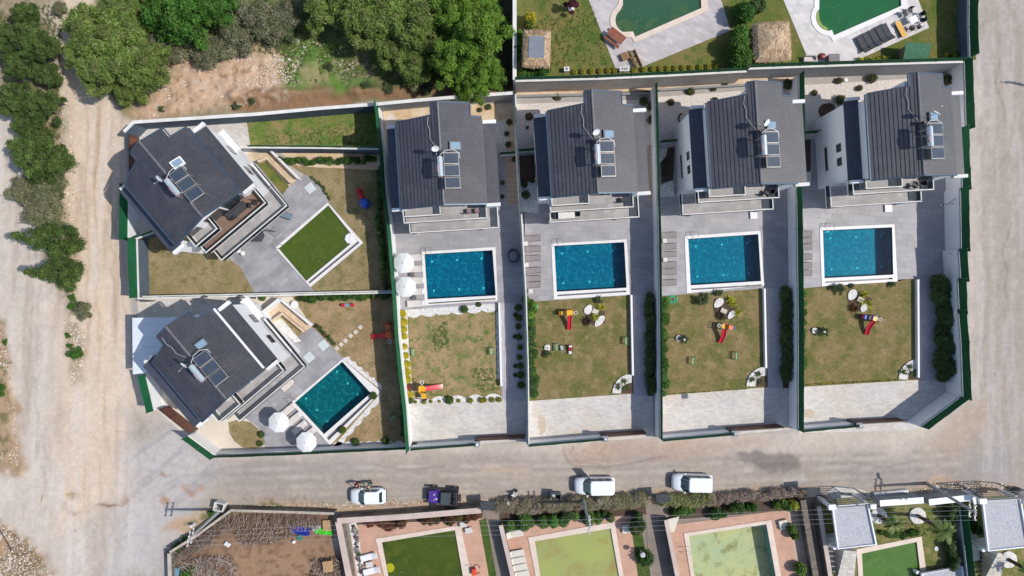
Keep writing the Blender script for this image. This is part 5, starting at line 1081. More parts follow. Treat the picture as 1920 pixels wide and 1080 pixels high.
for i,(x,y) in enumerate(((1617,84),(1628,78),(1640,72.5),(1652,66),(1663,60.5))):
    L3.put((*W(x,y,ZU+.3),ZN+.006),-62+180,'black mesh lounger on the pale top right deck, %s from the left'%o_(i),'black loungers')
for x,y,w in((1634,88,'between first and third lounger'),(1671,58,'right of the row')): TW.put((*W(x,y,ZU+.3),ZN+.006),25,'small pale side table among the black loungers, '+w,'side tables')
T=thing('beach_mat','yellow-orange mat spread over a lounger right of the black loungers','mat',(*W(1689,55,ZU+.3),ZN+.006),-62); MB().box(0,0,.34,1.75,.6,.05).build('mat',mat('yellow_mat',C(226,180,100),C(216,168,88)),T,bevel=.02); MB().box(0,0,.15,1.5,.45,.25).build('bed_base',DARKM,T)
T=thing('garden_table','white square table ringed by dark chairs at the end of the pale deck','table',(*W(1712,37,ZU+.7),ZN+.006),25); MB().box(0,0,.74,.85,.75,.05).build('table_top',WPL,T,bevel=.02); MB().box(0,0,.37,.1,.1,.7).build('pedestal',DARKM,T)
for i,(x,y,a,w) in enumerate(((1697,27,-60,'upper left'),(1706,20,-90,'top'),(1726,28,-150,'upper right'),(1728,38,180,'right'),(1722,50,120,'lower right'),(1708,53,60,'bottom'))): CH.put((*W(x,y,ZU+.4),ZN+.006),a,'dark garden chair at the white square table, %s side'%w,'dark chairs round the white table')
T=thing('kettle_barbecue','dark red oval barbecue at the lower edge of the pale deck','barbecue',(*W(1540,106,ZU+.8),ZN+.006),0); MB().lathe((0,0,.6),[(.2,0),(.42,.12),(.45,.3),(.3,.48),(.05,.55)],16,1,.75).build('kettle',mat('maroon_enamel',C(120,48,48),rough=.3),T)
for i in range(3): a=i*2.09; MB().tube((.2*math.cos(a),.2*math.sin(a),.6),(.35*math.cos(a),.35*math.sin(a),0),.02).build('leg',DARKM,T)
T=thing('garden_cabinet','brown-grey square cabinet right of the barbecue','cabinet',(*W(1563,109,ZU+.8),ZN+.006),0); MB().box(0,0,.45,1.05,.75,.9).build('body',mat('taupe_cabinet',C(120,110,112)),T,bevel=.02); MB().box(0,0,.92,1.12,.8,.04).build('top',mat('taupe_top',C(134,124,126)),T)
T=thing('garden_bench','white bench cushions left of the barbecue against the fence','bench',(*W(1517,111,ZU+.4),ZN+.006),0); MB().box(0,0,.25,1.1,.5,.4).build('seat',FABW,T,bevel=.03); MB().box(0,.25,.5,1.1,.1,.45).build('backrest',GREY,T)
T=thing('garden_shed','green shingle roofed shed in the top right lawn','shed',(*W(1720,97,ZU+1.8),ZU),-3)
SH=mat('green_shingles',C(70,124,92),C(60,112,82),sc=2,tile=(.3,.2,.7,0,.03),fine=.12); MB().box(0,0,.8,2.2,1.3,1.6).build('wall',mat('shed_wall',C(120,110,90)),T); MB().add([(-1.3,-.8,1.6),(1.3,-.8,1.6),(1.3,.85,2.0),(-1.3,.85,2.0),(-1.3,-.8,1.52),(1.3,-.8,1.52),(1.3,.85,1.92),(-1.3,.85,1.92)],[(0,1,2,3),(7,6,5,4),(0,4,5,1),(1,5,6,2),(2,6,7,3),(3,7,4,0)]).build('roof',SH,T); MB().box(.6,-.66,.75,.7,.04,1.4).build('door',mat('shed_door',C(90,80,66)),T)
# lower gardens
for x,y,w in((692,1044,'upper'),(697,1070,'lower')): L6.put((*W(x,y,.3),ZP),195,'white plastic lounger beside the olive green pool, %s one'%w,'white plastic loungers')
for x,y,w in((693,1058,'between the two white loungers'),(869,983,'upper one at the top right pool corner'),(879,994,'lower one at the top right pool corner')): TW.put((*W(x,y,.3),ZP),10,'white plastic garden seat, '+w,'white seats',(1.7,1.3,1))
for i,(x,y) in enumerate(((965,1001),(967,1038),(970,1051),(973,1064),(976,1077))): L4.put((*W(x,y,.3),ZP),10,'cream sling lounger left of the pale green pool, %s from the top'%o_(i),'cream loungers')
T=thing('pressure_washer','orange-red trolley machine with hose beside the olive pool','trolley',(*W(889,1072,.4),ZP),10); MB().box(0,0,.35,.45,.7,.5).build('body',mat('orange_red',C(224,70,44)),T,bevel=.06); MB().path([(-.2,.35,.3),(-.25,.6,.9),(.25,.6,.9),(.2,.35,.3)],.025).build('handle',DARKM,T)
m=MB(); m.path([(.3+.35*math.cos(a),.1+.5*math.sin(a),.05) for a in np.linspace(0,5.5,14)],.03); m.build('hose',DARKM,T)
for p,w in(([(1252,974),(1274,968),(1264,998),(1256,998)],'at the top left of the right pink terrace'),([(1166,986),(1182,983),(1184,999),(1168,1001)],'at the top right of the middle pink terrace'),([(1460,978),(1476,974),(1478,992),(1464,994)],'at the top right of the right pink terrace')): 
    T=thing('daybed','cream garden bed '+w,'garden bed',(*W(*p[0],.3),ZP),0,'cream garden beds'); MB().prism(PW(p,.4),.15,.4).build('cushion',mat('cream_cushion',C(222,214,196)),T,world=True,bevel=.03); MB().prism(PW(p,.3),0,.14).build('frame',GREY,T,world=True)
# dark gate frames over the lower drives
for x,y,w in((915,948,'between the leftmost and middle lower gardens'),(1240,934,'between the middle and right lower gardens'),(1518,923,'beside the flat roofed building')):
    T=thing('iron_gate','dark iron gate frame closing the drive '+w,'gate',(*W(x,y,1),0),4,'iron gates of the lower drives'); m=MB()
    for s in(-.75,.75): m.box(s,0,.9,.09,.09,1.8)
    m.box(0,0,1.8,1.6,.1,.1).box(0,0,.15,1.5,.06,.06).build('frame',DARKM,T); m=MB()
    for i in range(11): m.tube((-.65+i*.13,0,.15),(-.65+i*.13,0,1.75),.018,5)
    m.build('bar',DARKM,T); MB().box(0,.28,1.95,1.5,.9,.07).build('gate_roof',mat('dark_sheet',C(66,72,74),C(54,60,62)),T)
# bins
T=thing('waste_container','open dark steel waste container beside the road, left of the van with the open door','waste container',(*W(1041,933,.6),0),-3); g_=mat('container_grey',C(96,104,108),C(80,88,92),fine=.1)
MB().box(0,-.5,.6,1.1,.05,1.1).box(0,.5,.6,1.1,.05,1.1).box(-.55,0,.6,.05,1.0,1.1).box(.55,0,.6,.05,1.0,1.1).box(0,0,.12,1.1,1.0,.06).build('bin_body',g_,T); MB().box(0,.62,1.1,1.15,.25,.06,0,60).build('lid',g_,T); m=MB()
for x in(-.45,.45):
    for y in(-.4,.4): m.lathe((x,y,0),[(.08,0),(.08,.1)],8)
m.build('wheel',DARKM,T); MB().lathe((-.1,.1,.2),[(.2,0),(.25,.2),(.05,.3)],7,jit=.2).build('rubbish_bag',WPL,T)
T=thing('utility_cabinet','open topped white meter box at the tip of the wood yard wall','meter box',(*W(411,950,.8),0),-12); MB().box(0,-.4,.5,1.1,.08,1.0).box(0,.4,.5,1.1,.08,1.0).box(-.5,0,.5,.08,.8,1.0).box(.5,0,.5,.08,.8,1.0).build('casing',CAPM,T); MB().box(0,0,.4,.35,.35,.5).build('meter',DARKM,T)
T=thing('utility_cabinet','small slanted grey steel cabinet on the verge right of the van with the open door','cabinet',(*W(1130,938,.7),0),4); MB().box(0,0,.5,.95,.4,1.0).build('casing',ALU,T,bevel=.02); MB().box(0,-.05,1.03,1.05,.55,.06).build('cabinet_roof',GREY,T)
T=thing('white_marker','white painted stone post leaning on the left side of the wood yard wall','post',(*W(361,985,.4),0),20); MB().lathe((0,0,0),[(.16,0),(.15,.8),(.05,.95)],8).build('post_body',WPL,T); MB().lathe((0,0,-.05),[(.3,0),(.2,.1)],8).build('footing',GREY,T)
# utility poles and wires
PM=mat('pole_concrete',C(168,168,168),C(150,150,150),fine=.08)
def pole(label,bx,by,tx,ty,h,rz):
    b=W(bx,by,0); t=W(tx,ty,h); T=thing('utility_pole',label,'utility pole',(*b,0),0,'utility poles'); MB().tube((*b,0),(*t,h),.2,10,.11).build('pole',PM,T,world=True)
    dx,dy=math.cos(R(rz)),math.sin(R(rz)); m=MB(); A=[]
    for k,hh in enumerate((h-.15,h-.9)):
        f=hh/h; c=(b[0]+(t[0]-b[0])*f,b[1]+(t[1]-b[1])*f); m.box(c[0],c[1],hh,1.6,.08,.1,rz)
        for s in(-.7,-.25,.25,.7): A.append((c[0]+dx*s,c[1]+dy*s,hh+.16))
    m.build('crossarm',ALU,T,world=True); m=MB()
    for a in A: m.lathe((a[0],a[1],a[2]-.12),[(.06,0),(.09,.06),(.05,.16)],8)
    m.build('insulator',WPL,T,world=True); return A
hP=7.4
A1=pole('concrete utility pole leaning over the wood yard wall at the lower left',415,955,353,1011,hP,80)
A2=pole('concrete utility pole rising beside the middle lower hedge',1092,933,1106,988,hP,86)
A3=pole('leaning concrete utility pole above the white street wall near the palms',1737,906,1830,962,hP,88)
T=thing('street_lamp','grey street lamp head fixed on the leaning pole near the palms','street lamp',(*W(1822,938,hP-.4),0),0); P=Vector((*W(1826,958,hP-.9),hP-.9)); MB().tube(P,P+Vector((-.3,1.1,.5)),.04).build('arm',ALU,T,world=True); MB().box(P.x-.32,P.y+1.2,P.z+.52,.3,.7,.14,12).build('lamp_head',WPL,T,world=True,bevel=.04)
off=(1965,171); A4=pole('utility pole whose shadow falls across the asphalt at the upper right',1985,174,2110,120,7.5,0)
A5=pole('concrete utility pole at the left edge beside the conifers',-40,478,-88,484,7.5,90)
def wire(a,b,label,sag=.5):
    a=Vector(a);b=Vector(b); pts=[a.lerp(b,t)-Vector((0,0,sag*4*t*(1-t))) for t in np.linspace(0,1,9)]; tag(MB().path(pts,.007,4).build('power_line',mat('wire_grey',C(196,196,200),rough=.4)),label,'power line','power lines over the lower gardens')
wn=['top','second','third','bottom']
for i in range(4): wire(A2[i],A3[i],'thin power line from the middle hedge pole to the leaning pole, %s strand'%wn[i]); wire(A1[i],A2[i],'thin power line from the wood yard pole to the middle hedge pole, %s strand'%wn[i],.7)
for i in range(3): wire(A5[i],(*W(70+i*10,560,6),6.5-.2*i),'thin power line in front of the lowest conifers, %s strand'%wn[i],.3)
# ---------------- vehicles ----------------
TYRE=mat('tyre',C(44,44,46),rough=.9); RIM=mat('rim',C(150,152,156),rough=.3,metal=.6); CGL=mat('car_glass',(.02,.045,.055,1),rough=.05,spec=1,fine=0)
def loft(rings,close=True):
    m=MB(); n=len(rings[0]); v=[p for r in rings for p in r]; f=[(k*n+i,k*n+(i+1)%n,(k+1)*n+(i+1)%n,(k+1)*n+i) for k in range(len(rings)-1) for i in range(n)]
    return m.add(v,f+[tuple(range(n))[::-1],tuple((len(rings)-1)*n+i for i in range(n))])
def wheels(T,L,w,xs,r=.31,wd=.2):
    for x in xs:
        for s in(-1,1):
            y=s*(w/2-.12); t=MB().tube((x,y-wd/2,r),(x,y+wd/2,r),r,20).build('wheel',TYRE,T); MB().tube((x,y+s*(wd/2),r),(x,y+s*(wd/2+.015),r),r*.62,12).build('rim',RIM,t)
def car(name,label,cat,L,w,h,paint,hood,van=False,jeep=False):
    """x forward; origin at the centre on the ground"""
    T=thing(name,label,cat); st=[]; nose=L/2; wb=w/2
    prof=[(-nose,.80,.45,.85),(-nose+.12,.93,.3,.98),(-nose+.6,1.0,.24,1.02),(-.3,1.0,.22,1.0),(nose-hood,1.0,.22,.98),(nose-.7,.97,.24,.9),(nose-.25,.88,.28,.78),(nose-.03,.66,.36,.62)] if not van else [(-nose,.9,.4,1.05),(-nose+.08,.98,.3,1.1),(-nose+.6,1,.24,1.12),(-.3,1,.22,1.1),(nose-hood,1,.22,1.08),(nose-.6,.97,.24,.98),(nose-.2,.88,.28,.85),(nose-.02,.66,.36,.66)]
    rings=[]
    for x,k,zb,zt in prof:
        y=wb*k; rings.append([(x,-y*.9,zb),(x,-y,zb+.18),(x,-y,zt-.22),(x,-y*.93,zt-.05),(x,-y*.6,zt+.02),(x,0,zt+.045),(x,y*.6,zt+.02),(x,y*.93,zt-.05),(x,y,zt-.22),(x,y,zb+.18),(x,y*.9,zb)])
    o=loft(rings).build('body',paint,T,smooth=True)
    # cabin
    xb0=-nose+(.12 if van else .28); xb1=nose-hood+.12; xr0=-nose+(.2 if van else .62); xr1=xb1-.72; zb=prof[3][3]-.06; zt=h; yb=wb*.93; yr=wb*(.84 if van else .76)
    def P(x,y,z): return (x,y,z)
    B=[P(xb0,-yb*.9,zb),P(xb1,-yb*.88,zb),P(xb1,yb*.88,zb),P(xb0,yb*.9,zb)]; B=[(xb0,-yb*.88,zb),(xb0+.25,-yb,zb),(xb1-.35,-yb,zb),(xb1,-yb*.55,zb),(xb1,yb*.55,zb),(xb1-.35,yb,zb),(xb0+.25,yb,zb),(xb0,yb*.88,zb)]
    Rr=[(xr0,-yr*.86,zt-.05),(xr0+.2,-yr,zt-.03),(xr1-.12,-yr,zt-.03),(xr1,-yr*.6,zt-.04),(xr1,yr*.6,zt-.04),(xr1-.12,yr,zt-.03),(xr0+.2,yr,zt-.03),(xr0,yr*.86,zt-.05)]
    Rt=[(x*.94+(xr0+xr1)/2*.06,y*.9,zt+.03) for x,y,z in Rr]
    loft([B,Rr,Rt]).build('cabin',paint,T)
    def pane(nm,q,k=.88,ofs=.012):
        c=sum((Vector(p) for p in q),Vector())/len(q); nrm=(Vector(q[1])-Vector(q[0])).cross(Vector(q[2])-Vector(q[1])).normalized()
        if nrm.dot(c-Vector(((xr0+xr1)/2,0,zb)))<0: nrm=-nrm
        q2=[c+(Vector(p)-c)*k+nrm*ofs for p in q]; q3=[p+nrm*.008 for p in q2]; n=len(q); m=MB().add(q2+q3,[tuple(range(n,2*n)),tuple(range(n))[::-1]]+[(i,(i+1)%n,(i+1)%n+n,i+n) for i in range(n)]); m.build(nm,CGL,T)
    pane('windshield',[B[3],B[4],Rr[4],Rr[3]],.98,.02); m=(B[2][0]+B[1][0])/2
    pane('windshield_corner',[B[2],B[3],Rr[3],Rr[2]],.9); pane('windshield_corner',[B[4],B[5],Rr[5],Rr[4]],.9); pane('rear_window',[B[7],B[0],Rr[0],Rr[7]],.86)
    for a,b,c,d in((B[1],B[2],Rr[2],Rr[1]),(B[5],B[6],Rr[6],Rr[5])):
        a,b,c,d=map(Vector,(a,b,c,d)); ns=3 if van else 2
        for i in range(ns):
            f0,f1=i/ns,(i+1)/ns; pane('side_window',[a.lerp(b,f0),a.lerp(b,f1),d.lerp(c,f1),d.lerp(c,f0)],.86)
    for s in(-1,1):
        MB().box(nose-.32,s*wb*.68,.66,.32,.3,.14,-s*25).build('headlight',mat('headlight_glass',C(190,196,204),rough=.1,fine=0),T,bevel=.03); MB().box(-nose+.12,s*wb*.82,.78,.12,.22,.3).build('tail_light',mat('tail_red',C(170,30,34),rough=.2,fine=0),T,bevel=.03)
        MB().box(xb1-.45,s*(wb+.08),zb+.12,.14,.2,.14).build('mirror',paint,T,bevel=.03)
    MB().box(nose-.06,0,.42,.14,w*.62,.2).box(-nose+.02,0,.42,.14,w*.8,.18).build('bumper',mat('dark_trim',C(70,72,76)),T,bevel=.04)
    wheels(T,L,w,(-nose+.75,nose-.82)); return T
CW=mat('white_paint',C(240,244,246),C(236,240,242),sc=1,fine=.01,rough=.18)
c=car('parked_car','white hatchback parked beside the two people','car',3.85,1.72,1.48,CW,1.05); c.location=(*W(689,931.5,.9),0); c.rotation_euler.z=R(181)
def vanx(label,open_door=False):
    c=car('parked_van',label,'van',4.3,1.82,1.82,CW,1.0,van=True)
    if open_door:
        m=MB().box(0,0,0,1.0,.07,.8); o=m.build('open_door',CW,c); o.location=(.75,-1.25,.75); o.rotation_euler.z=R(-52); g_=MB().box(0,0,.0,.9,.06,.45).build('door_window',CGL,o); g_.location=(0,0,.66)
    return c
c=vanx('white van with its side door swung open at the roadside',True); c.location=(*W(1115,912,1),0); c.rotation_euler.z=R(181)
c=vanx('white van parked alone, nearest the right of the road, doors shut'); c.location=(*W(1298,906,1),0); c.rotation_euler.z=R(178.5)
# open jeep
PUR=mat('purple_paint',C(92,62,150),C(84,54,140),rough=.2,fine=.02); DGR=mat('dark_green_cloth',C(66,78,80),C(58,70,72),fine=.06); BLK=mat('black_paint',C(40,40,48),rough=.4)
T=thing('off_road_jeep','open purple and black off-road jeep with roll cage and big wheels','jeep',(*W(832,931,.8),0),177)
loft([[(x,-y,.5),(x,-y,z-.05),(x,-y*.85,z),(x,y*.85,z),(x,y,z-.05),(x,y,.5)] for x,y,z in((-1.55,.7,.95),(-1.5,.74,1.0),(.4,.74,1.0))]).build('tub',BLK,T)
loft([[(x,-y,.55),(x,-y,z-.05),(x,-y*.9,z),(x,y*.9,z),(x,y,z-.05),(x,y,.55)] for x,y,z in((.35,.7,1.14),(.5,.7,1.15),(1.5,.62,1.08),(1.62,.58,1.0))]).build('hood',PUR,T)
MB().box(1.0,-.25,1.16,.1,.22,.04).box(.75,.2,1.16,.22,.16,.04).box(1.0,.3,1.16,.1,.1,.04).build('hood_vent',mat('silver_bits',C(200,205,215)),T)
MB().box(-.25,0,1.62,.95,1.36,.08).build('soft_top',DGR,T,bevel=.03); m=MB()
for s in(-.66,.66): m.path([(.45,s,1.0),(.2,s,1.62),(-.72,s,1.64),(-1.45,s,1.55),(-1.55,s,.95)],.045); m.tube((-.72,s,1.64),(-.75,s,1.0),.045)
m.tube((-.72,-.66,1.64),(-.72,.66,1.64),.045).tube((-1.42,-.66,1.55),(-1.42,.66,1.55),.045).tube((.22,-.66,1.62),(.22,.66,1.62),.04).build('roll_cage',BLK,T)
MB().box(.36,0,1.32,.04,1.3,.5,0,0,-22).build('windshield',CGL,T)
for s in(-.33,.33): MB().box(-.9,s,1.1,.45,.45,.2).box(-1.15,s,1.3,.12,.45,.45).build('seat',mat('black_seat',C(54,54,58)),T,bevel=.04)
for x in(-1.15,1.15):
    for s in(-1,1): t=MB().tube((x,s*.72,.42),(x,s*1.0,.42),.42,20).build('wheel',TYRE,T); MB().tube((x,s*1.0,.42),(x,s*1.015,.42),.2,12).build('rim',RIM,t); MB().box(x,s*.85,.88,.8,.3,.05).build('fender',BLK,T,bevel=.02)
MB().tube((-1.62,0,1.0),(-1.84,0,1.0),.38,18).build('spare_wheel',TYRE,T); MB().box(1.75,0,.6,.16,1.3,.2).build('bumper',BLK,T,bevel=.03)
for s in(-.45,.45): MB().tube((1.6,s,.85),(1.66,s,.85),.12,12).build('headlight',MATS['headlight_glass'],T)
# scooter
T=thing('motor_scooter','black and white motor scooter parked beside the hedge','scooter',(*W(961,931,.5),0),52)
for x in(-.6,.6): MB().tube((x,-.05,.28),(x,.05,.28),.28,16).build('wheel',TYRE,T)
loft([[(x,-w_,.3),(x,-w_*1.1,z-.1),(x,0,z),(x,w_*1.1,z-.1),(x,w_,.3)] for x,w_,z in((-.75,.1,.75),(-.4,.17,.85),(-.1,.14,.7),(.0,.1,.4))]).build('body',mat('scooter_black',C(48,50,56),rough=.3),T,smooth=True)
MB().box(-.4,0,.86,.6,.26,.08).build('seat',BLK,T,bevel=.03); MB().box(.42,0,.7,.1,.42,.6,0,0,-15).box(.15,0,.35,.5,.34,.06).build('front_shield',WPL,T,bevel=.03); MB().tube((.4,-.33,1.0),(.4,.33,1.0),.02).tube((.55,0,.4),(.4,0,1.0),.03).build('handlebar',BLK,T); MB().box(-.75,0,.95,.28,.3,.25).build('top_box',WPL,T,bevel=.04)
# second scooter shape left of it is its shadow; the far right has a dark trailer
T=thing('garden_bin','black round bin at the right edge beside the flat roofed building','bin',(*W(1912,925,.6),0),0); MB().lathe((0,0,0),[(.5,0),(.6,.2),(.55,.9),(.58,.95)],14).build('body',BLK,T); MB().lathe((0,0,.95),[(.6,0),(.4,.08)],14).build('lid',DARKM,T)
# ---------------- people ----------------
def person(label,x,y,rz,top,legs,hair,pose):
    T=thing('person',label,'person',(*W(x,y,1),0),rz,None)
    sk=mat('skin_tone',C(206,160,130),rough=.6,fine=.02)
    J=pose; V=[];Ed=[];Rd=[]
    def a(p,r,par=None):
        V.append(p);Rd.append(r)
        if par is not None: Ed.append((par,len(V)-1))
        return len(V)-1
    ln=J['lean']
    pel=a((0,0,.95),.13); ch=a((0+ln*.2,0,1.2),.14,pel); sh=a((ln*.35,0,1.42),.11,ch); nk=a((ln*.42,0,1.52),.055,sh); hb=a((ln*.5+.02,0,1.6),.075,nk); ht=a((ln*.55+.01,0,1.72),.085,hb)
    for s in(-1,1):
        s1=a((ln*.35,s*.18,1.42),.06,sh); el=a((ln*.35+J['arm'][0],s*.25,1.15),.043,s1); wr=a((ln*.35+J['arm'][1],s*.22,.97+J['arm'][2]),.028,el); hd=a((ln*.35+J['arm'][1]+.07,s*.2,.93+J['arm'][2]),.034,wr)
        for k in range(4): a((ln*.35+J['arm'][1]+.16-.012*abs(k-1.2),s*(.165+.021*k),.89+J['arm'][2]),.009,hd)
        a((ln*.35+J['arm'][1]+.10,s*.155,.95+J['arm'][2]),.01,hd)
        hp=a((0,s*.09,.9),.095,pel); kn=a((J['st']*s*.12+.02,s*.1,.5),.062,hp); an=a((J['st']*s*.2-.02,s*.1,.09),.04,kn); a((J['st']*s*.2+.14,s*.11,.04),.038,an)
    me=bpy.data.meshes.new('body'); me.from_pydata(V,Ed,[]); o=bpy.data.objects.new('body',me); COL.objects.link(o); o.parent=T
    sm=o.modifiers.new('skin','SKIN'); 
    for i,r in enumerate(Rd): me.skin_vertices[0].data[i].radius=(r,r)
    me.skin_vertices[0].data[0].use_root=True; ss=o.modifiers.new('sub','SUBSURF'); ss.levels=2; ss.render_levels=2; me.materials.append(sk)
    # clothes follow the body
    rings=lambda pr:[[ (cx+rx*math.cos(2*math.pi*i/14),cy+ry*math.sin(2*math.pi*i/14),z) for i in range(14)] for cx,cy,rx,ry,z in pr]
    m=loft(rings([(0,0,.16,.19,.9),(ln*.1,0,.155,.185,1.1),(ln*.25,0,.16,.2,1.3),(ln*.35,0,.13,.2,1.42),(ln*.38,0,.07,.08,1.5)])); 
    for s in(-1,1): m.tube((ln*.35,s*.16,1.42),(ln*.35+J['arm'][0],s*.25,1.15),.075,10,.06)
    m.build('shirt',top,T,smooth=True); m=MB()
    for s in(-1,1): m.tube((0,s*.09,.98),(J['st']*s*.12+.02,s*.1,.5),.115,12,.08).tube((J['st']*s*.12+.02,s*.1,.5),(J['st']*s*.2-.02,s*.1,.08),.08,12,.06)
    m.build('trousers',legs,T,smooth=True)
    MB().lathe((ln*.55,0,1.66),[(.09,0),(.108,.05),(.1,.1),(.06,.145),(.01,.16)],14,1,.86).build('hair',hair,T,smooth=True)
    m=MB()
    for s in(-1,1): m.box(J['st']*s*.2+.07,s*.11,.04,.27,.1,.08)
    m.build('shoe',DARKM,T,bevel=.02); m=MB().box(ln*.55+.1,0,1.66,.03,.025,.04)
    m.build('nose',sk,T); m=MB()
    for s in(-.03,.03): m.lathe((ln*.55+.085,s,1.69),[(.008,0),(.01,.008),(.004,.014)],6)
    m.build('eye',DARKM,T); return T
person('person in a dark red top standing left of the pair beside the white hatchback',668,908,-60,mat('dark_red_shirt',C(110,30,40)),mat('jeans_dark',C(50,54,70)),mat('dark_hair',C(40,32,30)),{'lean':.3,'arm':(.12,.3,.15),'st':.3})
person('person in a green-grey top bending slightly, right of the pair beside the white hatchback',693,908,-110,mat('sage_shirt',C(110,124,110)),mat('black_trousers',C(44,46,50)),mat('black_hair',C(30,26,26)),{'lean':.45,'arm':(.15,.35,.1),'st':.5})
# ---------------- wood yard ----------------
def sticks(name,label,poly,n,L,r,cols,ang,seed,zmax=.5):
    rnd=random.Random(seed); f=insamp([poly]); m=MB(); fc=[]
    for i in range(n):
        p=f(rnd); 
        if not p: continue
        x,y=W(*p); a=R(rnd.gauss(*ang)); l=L*rnd.uniform(.4,1.2); z=rnd.uniform(.03,zmax); dz=rnd.uniform(-.12,.12); rr=r*rnd.uniform(.5,1.3)
        m.tube((x-math.cos(a)*l/2,y-math.sin(a)*l/2,z-dz),(x+math.cos(a)*l/2,y+math.sin(a)*l/2,z+dz),rr,4,rr*.6); fc+=[rnd.choice(cols)]*6
    o=m.build(name,mat('dry_wood',None,attr=True,fine=.15)); at=o.data.attributes.new('Col','FLOAT_COLOR','FACE'); at.data.foreach_set('color',np.array(fc,np.float32).ravel()); return tag(o,label,'wood pile',kind='stuff')
gw=[C(150,134,122),C(124,106,94),C(176,160,148),C(110,88,72),C(140,112,90)]
sticks('brushwood','row of grey cut sticks stacked along the top wall of the wood yard',[(425,966),(600,970),(600,986),(420,984)],750,1.1,.022,gw,(85,14),1,.6)
sticks('brushwood','tangled grey brushwood along the slanted wall of the wood yard',[(425,966),(430,990),(385,1025),(330,1055),(325,1042),(375,1008)],750,1.1,.02,gw,(35,30),2,.6)
sticks('brushwood','pale tangle of branches in the lower left of the wood yard',[(350,1045),(440,1040),(450,1085),(345,1085)],500,1.2,.022,gw+[C(190,180,172)]*2,(0,60),3,.8)
sticks('brushwood','heap of short chopped wood in the middle of the wood yard',[(440,992),(545,980),(560,1004),(500,1020),(455,1020)],1100,.3,.035,gw+[C(170,140,110)],(0,80),4,.5)
sticks('brushwood','loose sticks heaped by the pallets at the right of the wood yard',[(590,1050),(640,1045),(645,1085),(590,1085)],350,1.0,.04,gw,(60,50),5,.6)
def pallet(label,x,y,rz,n):
    T=thing('wooden_pallet',label,'pallet',(*W(x,y,.2),0),rz,'wooden pallets'); 
    m=MB(); b=MB()
    for k in range(n):
        for i in range(7): m.box(-.42+i*.14,0,.13+k*.15,.1,1.15,.03)
        for j in(-.5,0,.5): b.box(0,j,.06+k*.15,1.0,.09,.09)
    WDP=mat('pallet_wood',C(206,172,128),C(180,146,106),fine=.12); m.build('board',WDP,T); b.build('block',WDP,T)
pallet('light wooden pallet at the top right corner of the wood yard',614,985,4,2); pallet('stack of pale pallets at the right side of the wood yard',617,1058,8,6)
def tarp(label,x,y,w,d,rz,c,c2):
    n=10; rnd=random.Random(int(x)); v=[]
    for j in range(n+1):
        for i in range(n+1):
            u,t=i/n-.5,j/n-.5; k=1-.25*rnd.random()*(abs(u)>.4 or abs(t)>.4); v.append((u*w*k,t*d*k,.12+.22*rnd.random()*(abs(u)<.45 and abs(t)<.45)))
    f=[(j*(n+1)+i,j*(n+1)+i+1,(j+1)*(n+1)+i+1,(j+1)*(n+1)+i) for j in range(n) for i in range(n)]
    o=MB().add(v,f).build('tarpaulin',mat('tarp_'+label[:6],c,c2,sc=1.5,rough=.4,fine=.05)); o.location=(*W(x,y,.2),0); o.rotation_euler.z=R(rz); s=o.modifiers.new('thick','SOLIDIFY'); s.thickness=.02; tag(o,label,'tarpaulin','crumpled tarpaulins')
tarp('bright green crumpled tarpaulin below the small pallet',607,997,2.3,.7,-8,C(90,216,60),C(70,196,50)); tarp('deep blue crumpled tarpaulin in the wood yard, left of the green one',562,994,2.6,1.1,-12,C(40,60,170),C(30,44,140)); tarp('whitish crumpled sheet between the blue and green tarpaulins',592,990,1.0,.6,20,C(220,224,226),C(190,196,200)); tarp('small white sack lying on the brown soil of the wood yard',426,1021,.7,.5,-30,C(240,240,242),C(214,214,218)); 
tag(MB().lathe((*W(562,1008,.2),0),[(.3,0),(.34,.25),(.3,.3)],14).build('round_tub',mat('teal_tub',C(60,120,110))),'round green tub below the blue tarpaulin','tub'); tag(MB().lathe((*W(551,1016,.2),0),[(.16,0),(.18,.3),(.1,.34)],10).build('white_bucket',WPL),'small white bucket below the round green tub','bucket')
tag(MB().lathe((*W(330,1072,.2),0),[(.5,0),(.55,.4),(.5,.5)],14).build('blue_tank',mat('pale_blue_tank',C(110,150,170),rough=.4)),'pale blue round tank at the lower left corner of the wood yard','tank')
tag(MB().path([(*W(x,y,.05),.05) for x,y in((-5,985),(8,1008),(16,1022),(21,1033))],.06).build('black_pipe',BLK),'black bent pipe on the rubble in the bottom left corner','pipe')
# lamp brackets along the right-hand wall
for (x,y) ,w in zip(((1783,382),(1795,474)),('upper','lower')):
    T=thing('wall_bracket','black wall bracket on the white right-hand wall, %s one by the terrace'%w,'bracket',(*W(x,y,1.8),1.6),8,'wall brackets'); MB().tube((-.9,0,0),(.75,0,.1),.03).tube((-.3,0,.03),(.3,.45,.5),.03).tube((.3,.45,.5),(.7,0,.1),.02).build('arm',DARKM,T); MB().lathe((-.9,0,-.08),[(.05,0),(.09,.06),(.03,.14)],8).build('lamp',WPL,T)
